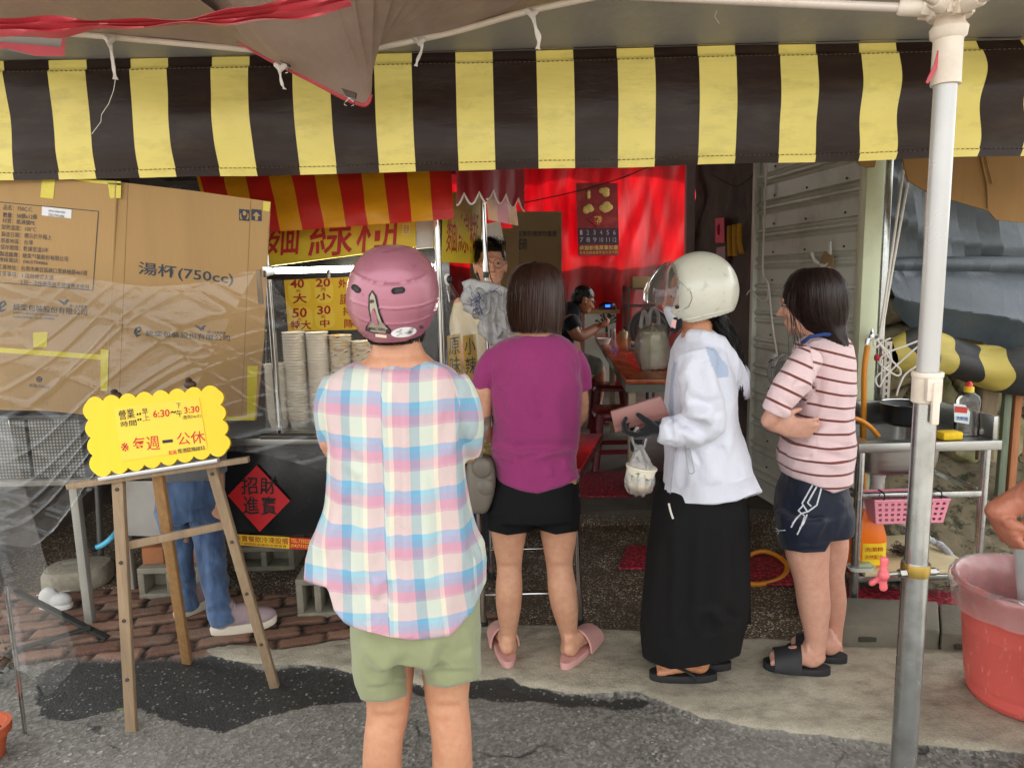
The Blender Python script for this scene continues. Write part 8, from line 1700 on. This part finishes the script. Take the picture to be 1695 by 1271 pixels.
    d.build('white_stripe_mark', mat('white_print', (220, 222, 226), .6, 0, .03), st); d = MB(); decal_line(d, T, [(1284, 873), (1290, 878), (1300, 877)], .002, .0015); decal_line(d, T, [(1290, 878), (1288, 884)], .0016, .0015); decal_line(d, T, [(1285, 880), (1289, 877)], .0016, .0015); d.build('small_logo', _M['white_print'], st)
    eyes(P, body, .98)
    rows = [(443, 1334, 1362, .02), (445, 1326, 1374, .045), (452, 1314, 1385, .07), (466, 1303, 1395, .09), (488, 1298, 1401, .1), (510, 1302, 1401, .1, .005), (526, 1310, 1399, .09, .005), (540, 1326, 1397, .07, .0), (552, 1348, 1397, .05, -.03), (564, 1372, 1400, .03, -.06), (580, 1384, 1403, .02, -.08), (604, 1393, 1404, .012, -.08), (622, 1397, 1401, .004, -.08)]
    g = rings_px(Y, rows); m = MB(); m.loft(sorted(g, key=lambda t: t[0].z), 56, 2.1); hs = m.build('hair', DKBRN, p, sub=1, disp=lambda co: (fbm(np.stack([np.arctan2(co[:, 1] - Y, co[:, 0] - g[4][0].x) * 9, co[:, 2] * 5, co[:, 2] * 0], 1), 3) - .5) * .012)
    h = MB(); sf = loft_surf(g); strands(h, sf, 1500, .05, .98, .12, .006, .0009, 10, .8, (math.pi * .8, math.pi * 2.2)); strands(h, sf, 70, .05, .9, .2, .008, .0005, 10, 1.2, (math.pi * .8, math.pi * 2.2))
    for i in range(130):
        x0 = random.uniform(1372, 1398); e = random.uniform(580, 625); h.tube(cat_pts([U(x0 - 4, 545, Y - .05 + random.uniform(0, .08)), U(x0, 566, Y - .05), U(1394 + random.uniform(-7, 5), e - 18, Y - .06), U(1397 + random.uniform(-8, 8), e, Y - .06)], 3), .0009, 3, cap=False)
    for i in range(16):
        x0 = random.uniform(1302, 1316); y1 = random.uniform(540, 590); dy = -.07 + random.uniform(-.02, .02); h.tube(cat_pts([U(x0 + 3, 484, Y + dy), U(x0, 505, Y + dy - .01), U(x0 + random.uniform(-1, 8), 525, Y + dy - .01), U(x0 + random.uniform(2, 22), y1, Y + dy)], 4), .0008, 3, cap=False)
    h.build('hair_locks', DKBRN, hs)
striped_person()
# mesh fan beside her
def small_fan():
    Yq = 2.95; k = thing('desk_fan', 'grey meshed little fan partly hidden by the striped shirt', 'fan', U(1296, 660, Yq)); c = U(1300, 616, Yq); m = MB(); r = .075
    for i in range(18):
        a = math.pi * i / 18; m.tube([c + Vector((0, r * math.cos(t) * math.cos(a) * .55, r * math.sin(t))) + Vector((r * math.cos(t) * math.sin(a), 0, 0)) for t in np.linspace(0, 6.283, 30)], .0012, 4, cap=False)
    for q in (.4, .7, 1.0): m.tube([c + Vector((r * q * math.cos(t), -.02, r * q * math.sin(t))) for t in np.linspace(0, 6.283, 36)], .0014, 4)
    m.build('guard', mat('fan_grey', (150, 148, 142), .5, .4), k); m = MB(); m.ell(c, (.05, .03, .05)); m.tube([c, c + Vector((0, .02, -.16))], .012, 8); m.lathe([(.001, 0), (.05, 0), (.04, .02)], c + Vector((0, .02, -.18)), 16); m.build('motor', mat('fan_body', (120, 118, 112), .5), k)
small_fan()
# --- stallkeeper
def keeper():
    Y = 3.62; p = person('person with glasses and tied back hair working behind the stall pole', Vector((U(812, 600, Y).x, Y, 0))); b = MB(); hc = U(812, 440, Y); P = head_parts(b, hc, R(186), R(4), 1.02)
    b.tube([U(812, 462, Y), U(812, 490, Y)], [.05, .055], 18); b.torso(Y, [(486, 786, 838, .07), (500, 762, 862, .1), (560, 772, 852, .11), (660, 772, 852, .11)], n=30)
    for sg, x in ((1, 764), (-1, 860)): b.limb([(x, 505, Y, 14), (x, 560, Y, 12), (x + 6 * sg, 600, Y - .08, 10), (x + 22 * sg, 610, Y - .2, 8)]); hand(b, U(x + 22 * sg, 610, Y - .2), (.5 * sg, -.8, 0), (0, 0, -1), sg, (30, 35, 25))
    z0 = U(812, 660, Y).z
    for sx in (-.09, .09): b.tube([(p.location.x + sx, Y, z0 + .05), (p.location.x + sx, Y, .45), (p.location.x + sx, Y, .08)], [.085, .06, .042], 14); foot(b, (p.location.x + sx, Y + .04, .0), (p.location.x + sx, Y - .2, .0), (p.location.x + sx, Y, .1), toes=False)
    body = finish_body(b, p, skin('keeper_skin', (206, 158, 130)), .0048, 3); eyes(P, body, 1.02)
    h = MB(); M_ = Matrix.Rotation(R(186), 3, 'Z'); h.ell(P(0, -.02, .045), (.083, .1, .082), M_); h.ell(P(0, -.05, .0), (.082, .075, .09), M_); h.ell(P(.0, -.05, .125), (.03, .03, .024))
    hs = h.build('hair', BLKHAIR, p, remesh=.006, sm=3, post=lambda co: np.where((((co - np.array(hc)) @ np.array(M_ @ Vector((0, 1, 0)))) > .052)[:, None] & ((co[:, 2] - hc.z) < .062)[:, None], co - np.array(M_ @ Vector((0, .055, 0))), co))
    l = MB()
    for i in range(120): a = random.uniform(-.07, .07); l.tube([P(a, .06, .075 + random.uniform(-.01, .02)), P(a * 1.1, .02, .115), P(a * .8 + random.uniform(-.03, .03), -.05 + random.uniform(-.04, .02), .13 + random.uniform(-.01, .025))], .0012, 3, cap=False)
    l.build('hair_locks', BLKHAIR, hs)
    g = MB()
    for sg in (-1, 1): g.tube([P(.033 * sg + .027 * math.cos(a), .098, .002 + .023 * math.sin(a)) for a in np.linspace(0, 6.283, 24, endpoint=False)], .0016, 6, closed=True); g.tube([P(.06 * sg, .096, .006), P(.08 * sg, .03, .008), P(.082 * sg, -.02, .004)], .0014, 6)
    g.tube([P(-.007, .1, .005), P(.007, .1, .005)], .0014, 6); g.build('glasses', mat('bronze_wire', (120, 84, 60), .3, .8), p)
    s = MB(); s.torso(Y, [(484, 792, 832, .075), (490, 776, 850, .1), (500, 760, 864, .115), (540, 764, 860, .125), (600, 766, 858, .125), (680, 766, 858, .13)]); s.limb([(768, 502, Y, 16), (762, 535, Y, 17), (764, 565, Y, 16)], rc=False); s.limb([(856, 502, Y, 16), (862, 535, Y, 17), (860, 565, Y, 16)], rc=False); s.build('tee_shirt', cloth('cream_tee', (214, 200, 172), .06), p, remesh=.008, sm=4, disp=fold_noise(.004))
    t = MB(); t.torso(Y, [(660, 766, 858, .12), (700, 766, 858, .12)]); 
    for sx in (-.09, .09): t.tube([(p.location.x + sx, Y, z0 + .02), (p.location.x + sx, Y, .45), (p.location.x + sx, Y, .1)], [.105, .085, .07], 16)
    t.build('trousers', cloth('dark_trousers', (48, 48, 54)), p, remesh=.01, sm=3)
keeper()
# --- diner
def diner():
    Y = 6.75; p = person('person in dark T-shirt and grey shorts bent over his meal at the orange table', Vector((U(955, 600, Y).x, Y, .093))); b = MB(); hc = U(966, 497, Y); P = head_parts(b, hc, R(-82), R(-22), 1.05)
    b.tube([U(952, 506, Y), U(938, 522, Y)], [.062, .07], 16); b.limb([(934, 528, Y, 22), (930, 560, Y, 28), (936, 600, Y, 30)], n=22)
    b.limb([(944, 532, Y - .16, 12), (952, 552, Y - .2, 10), (962, 556, Y - .18, 9.5), (980, 546, Y - .1, 7.5), (986, 541, Y - .08, 6)]); hand(b, U(986, 541, Y - .08), (.8, .2, .2), (.1, .2, 1), 1, (35, 40, 30))
    b.limb([(944, 532, Y + .16, 12), (958, 552, Y + .2, 10), (975, 550, Y + .14, 8), (988, 543, Y + .06, 6)]); hand(b, U(988, 542, Y + .05), (.8, -.3, .2), (.1, .2, 1), -1, (35, 40, 30))
    for dy in (-.1, .1):
        b.limb([(940, 604, Y + dy, 18), (968, 604, Y + dy, 15), (990, 608, Y + dy, 11), (992, 640, Y + dy, 9), (988, 680, Y + dy, 6.5)], n=14); a = U(988, 680, Y + dy); foot(b, (a.x - .04, a.y, .1), (a.x + .2, a.y, .1), a, toes=False)
    body = finish_body(b, p, skin('diner_skin', (176, 124, 94)), .007, 4); eyes(P, body, 1.05)
    h = MB(); M_ = Matrix.Rotation(R(-82), 3, 'Z') @ Matrix.Rotation(R(-22), 3, 'X'); h.ell(P(0, -.018, .05), (.083, .102, .082), M_); h.ell(P(0, -.055, .0), (.08, .07, .07), M_); hs = h.build('hair', BLKHAIR, p, remesh=.007, sm=2, disp=lambda co: (fbm(co * 60, 2) - .4) * .012)
    g = MB(); g.tube([P(.04 + .02 * math.cos(a), .095, .004 + .02 * math.sin(a)) for a in np.linspace(0, 6.283, 16, endpoint=False)], .002, 5, closed=True); g.tube([P(.06, .09, .01), P(.082, .0, .01)], .002, 5); g.build('glasses', BLACKP, p)
    s = MB(); s.limb([(944, 516, Y, 18), (934, 532, Y, 27), (928, 560, Y, 30), (932, 602, Y, 31)], n=26, rc=True); s.limb([(942, 528, Y - .15, 15), (952, 545, Y - .19, 13)], n=16, rc=False); s.limb([(942, 528, Y + .15, 15), (954, 545, Y + .19, 13)], n=16, rc=False); s.build('tee_shirt', cloth('navy_tee', (24, 27, 36), .15), p, remesh=.01, sm=3, disp=fold_noise(.006))
    t = MB()
    for dy in (-.1, .1): t.limb([(938, 604, Y + dy, 22), (966, 603, Y + dy, 18), (984, 606, Y + dy, 15)], n=16, rc=True)
    t.build('shorts', cloth('grey_shorts', (128, 128, 118), .08), p, remesh=.01, sm=3, disp=fold_noise(.005))
    bw = thing('soup_bowl', 'small white bowl on the table in front of the diner', 'bowl', U(1000, 541, Y)); m = MB(); m.lathe([(.001, 0), (.04, 0), (.07, .06), (.067, .06), (.038, .006)], (bw.location.x, bw.location.y, .86), 24); m.build('bowl_body', WHITEP, bw)
diner()
# --- person in jeans behind the notice board
def jeans_person():
    Y = 2.92; p = person('person in blue jeans and mauve sneakers standing behind the easel', G(340, 1040)); b = MB(); hc = U(318, 452, Y); head_parts(b, hc, R(0), 0, 1.0); b.tube([U(318, 470, Y), U(318, 500, Y)], [.05, .06], 16); b.torso(Y, [(498, 294, 342, .06), (515, 262, 376, .1), (640, 276, 362, .1), (790, 268, 372, .12)], n=30)
    for x, sg in ((266, 1), (372, -1)): b.limb([(x, 520, Y, 16), (x - 4 * sg, 590, Y, 14), (x, 640, Y + .1, 11), (x + 28 * sg, 640, Y + .22, 8)]); hand(b, U(x + 28 * sg, 640, Y + .22), (.5 * sg, .7, 0), (0, 0, 1), sg)
    b.limb([(292, 790, Y, 24), (296, 880, Y, 19), (306, 960, Y + .02, 11)]); b.limb([(346, 790, Y, 24), (350, 880, Y - .02, 19), (362, 985, Y - .06, 11)])
    finish_body(b, p, SK2, .007, 4)
    h = MB(); h.ell(hc + Vector((0, -.02, .04)), (.085, .1, .085)); h.ell(hc + Vector((0, -.04, -.02)), (.084, .07, .1)); h.build('hair', BLKHAIR, p, remesh=.008, sm=2)
    s = MB(); s.torso(Y, [(496, 298, 340, .07), (508, 270, 368, .1), (560, 262, 374, .12), (680, 262, 374, .13), (786, 258, 376, .135)]); s.limb([(268, 520, Y, 18), (262, 590, Y, 17)], rc=False); s.limb([(370, 520, Y, 18), (376, 590, Y, 17)], rc=False); s.build('tee_shirt', cloth('grey_tee', (110, 112, 116), .08), p, remesh=.009, sm=3, disp=fold_noise(.005))
    j = MB(); j.torso(Y, [(770, 258, 370, .12), (800, 257, 371, .13), (850, 260, 371, .13)])
    j.limb([(285, 840, Y, 28), (295, 900, Y, 22), (304, 950, Y + .01, 18), (311, 990, Y + .03, 14), (315, 1006, Y + .04, 15)], n=22, rc=False); j.limb([(342, 840, Y, 29), (348, 900, Y - .03, 24), (356, 960, Y - .05, 21), (364, 1010, Y - .06, 18), (368, 1030, Y - .06, 17)], n=22, rc=False)
    cr = creases([((262, 850), (310, 870), 5, .008), ((300, 880), (272, 930), 5, .007), ((330, 850), (374, 880), 5, .008), ((325, 890), (370, 920), 5, .008), ((335, 930), (372, 960), 5, .007), ((345, 1000), (385, 1012), 4, .008), ((345, 1018), (388, 1026), 4, .008), ((296, 980), (328, 990), 4, .008), ((312, 800), (312, 870), 3, -.004)])
    def colf(n): v = n.obj(); return n.mix(n.ramp(n.noise(n.obj((3, 1, .8)), 6, 5), [(.35, (0, 0, 0)), (.65, (1, 1, 1))]), lin((40, 60, 92)), lin((86, 112, 148)))
    j.build('jeans', cloth('blue_denim', None, colf=colf, wr=.5, weave=1200), p, remesh=.006, sm=4, disp=fold_noise(.004, 12, 8, .007, (10, 10, 14), cr))
    MV = mat('mauve_knit', (158, 138, 140), .85, 0, .1, 40, .3, 300); SO = mat('off_white_sole', (212, 202, 184), .6, 0, .05, 20)
    for H_, T_ in ((G(352, 1056), G(448, 1040)), (G(292, 1030), G(345, 1004))):
        d = Vector((T_.x - H_.x, T_.y - H_.y, 0)); L = d.length; d.normalize(); L = .26; sd = d.cross(Vector((0, 0, 1))); q = Vector((H_.x, H_.y, .014)); rot = Matrix((d, sd, Vector((0, 0, 1)))).transposed(); N = 40; V = []
        for z, k in ((0, .92), (.006, 1), (.03, 1.03), (.042, .98), (.043, .6)):
            for a in np.linspace(0, 2 * math.pi, N, endpoint=False): x = math.cos(a); V.append(q + d * (L * .5 + L * .52 * k * math.copysign(abs(x) ** .85, x)) + sd * (.047 * k * (.85 + .15 * x) * math.copysign(abs(math.sin(a)) ** .8, math.sin(a))) + Vector((0, 0, z + .012 * max(0, x) ** 3)))
        m = MB(); m.add(V, [(i * N + k, i * N + (k + 1) % N, (i + 1) * N + (k + 1) % N, (i + 1) * N + k) for i in range(4) for k in range(N)] + [tuple(reversed(range(N))), tuple(4 * N + k for k in range(N))]); so = m.build('sneaker', SO, p)
        u = MB(); u.ell(q + d * .05 + Vector((0, 0, .08)), (.055, .043, .07), rot); u.ell(q + d * .12 + Vector((0, 0, .072)), (.085, .044, .052), rot); u.ell(q + d * .19 + Vector((0, 0, .054)), (.078, .046, .038), rot); u.tube([q + d * .06 + Vector((0, 0, .1)), q + d * .055 + Vector((0, 0, .14))], .04, 16); u.build('upper', MV, so, remesh=.005, sm=5)
        g = MB()
        for i in range(5): c = q + d * (.1 + i * .018) + Vector((0, 0, .127 - i * .0085)); g.tube([c - sd * .026 - Vector((0, 0, .012)), c, c + sd * .026 - Vector((0, 0, .012))], .0028, 6)
        g.build('laces', mat('mauve_lace', (184, 166, 166), .8), so)
jeans_person()
# --- man at the right edge, only his fist in view
def old_man():
    Y = 1.72; bx = U(1960, 700, Y).x; p = person('person whose weathered fist reaches over the red bucket at the right edge', Vector((bx, Y + .05, 0))); b = MB(); hc = Vector((bx, Y + .08, 1.5)); head_parts(b, hc, R(80), R(-8), 1.02)
    b.tube([(bx, Y + .1, 1.42), (bx, Y + .1, 1.3)], [.055, .065], 16); b.loft([(Vector((bx, Y + .1, z)), a, c, 0) for z, a, c in ((.8, .13, .17), (1.0, .12, .16), (1.2, .12, .19), (1.3, .09, .17), (1.33, .06, .1))], 30)
    el = U(1800, 770, Y - .08); b.tube(cat_pts([Vector((bx, Y - .1, 1.26)), Vector((bx - .02, Y - .16, 1.1)), el + Vector((.05, 0, .03)), el], 3), [.05, .05, .05, .05, .05, .048, .048, .046, .046, .044], 16, roundcap=True)
    b.tube(cat_pts([el, U(1740, 800, Y - .04), U(1690, 826, Y), U(1652, 846, Y + .01)], 4), list(np.interp(np.linspace(0, 3, 13), [0, 1, 2, 3], [.046, .042, .034, .03])), 18, roundcap=True)
    w = U(1648, 848, Y + .01); hand(b, w, (.42, -.12, -.78), (.75, .1, .5), 1, (62, 70, 40), 1.02, fcurl=[(50, 75, 45), (60, 75, 45), (66, 75, 45), (70, 75, 45)], th=(.75, .35, .5))
    b.tube(cat_pts([Vector((bx, Y + .3, 1.26)), Vector((bx - .06, Y + .34, 1.05)), Vector((bx - .2, Y + .2, .98)), U(1735, 850, Y + .16)], 3), [.05, .05, .049, .048, .046, .044, .04, .036, .032, .028], 14, roundcap=True); hand(b, U(1735, 850, Y + .16), (-.7, -.5, -.3), (0, .3, -1), 1, (50, 60, 40))
    for dy in (0, .2): b.tube([(bx, Y + dy, .85), (bx, Y + dy, .45), (bx, Y + dy, .09)], [.09, .06, .042], 14); foot(b, (bx + .06, Y + dy, 0), (bx - .18, Y + dy, 0), (bx, Y + dy, .1), toes=False)
    b.build('body', SK4, p, remesh=.0042, sm=3, smf=.5, disp=lambda co: np.where((co[:, 0] < el.x - .1), (ridge(co * np.array([60, 60, 60])) - .3) * .0016 - (ridge(co * np.array([130, 130, 50]))) * .0012, 0))
    s = MB(); s.loft([(Vector((bx, Y + .1, z)), a, c) for z, a, c in ((.76, .16, .2), (1.0, .15, .2), (1.2, .15, .23), (1.3, .12, .2), (1.35, .07, .1))], 40); s.tube([Vector((bx, Y - .1, 1.26)), Vector((bx - .01, Y - .16, 1.08))], [.08, .08], 18); s.tube([Vector((bx, Y + .3, 1.26)), Vector((bx - .03, Y + .34, 1.08))], [.08, .08], 18); s.build('tee_shirt', cloth('white_vest', (214, 208, 200), .05), p, remesh=.009, sm=3, disp=fold_noise(.005))
    t = MB(); t.loft([(Vector((bx, Y + .1, z)), .15, .19) for z in (.7, .86)], 30); 
    for dy in (0, .2): t.tube([(bx, Y + dy, .82), (bx, Y + dy, .5), (bx, Y + dy, .12)], [.11, .085, .075], 16)
    t.build('trousers', cloth('grey_trousers', (92, 92, 94)), p, remesh=.01, sm=3)
    h = MB(); h.ell(hc + Vector((.015, 0, .045)), (.1, .083, .08)); h.build('hair', hair_mat('grey_hair', (70, 68, 66), (150, 146, 140)), p, remesh=.008, sm=2)
old_man()
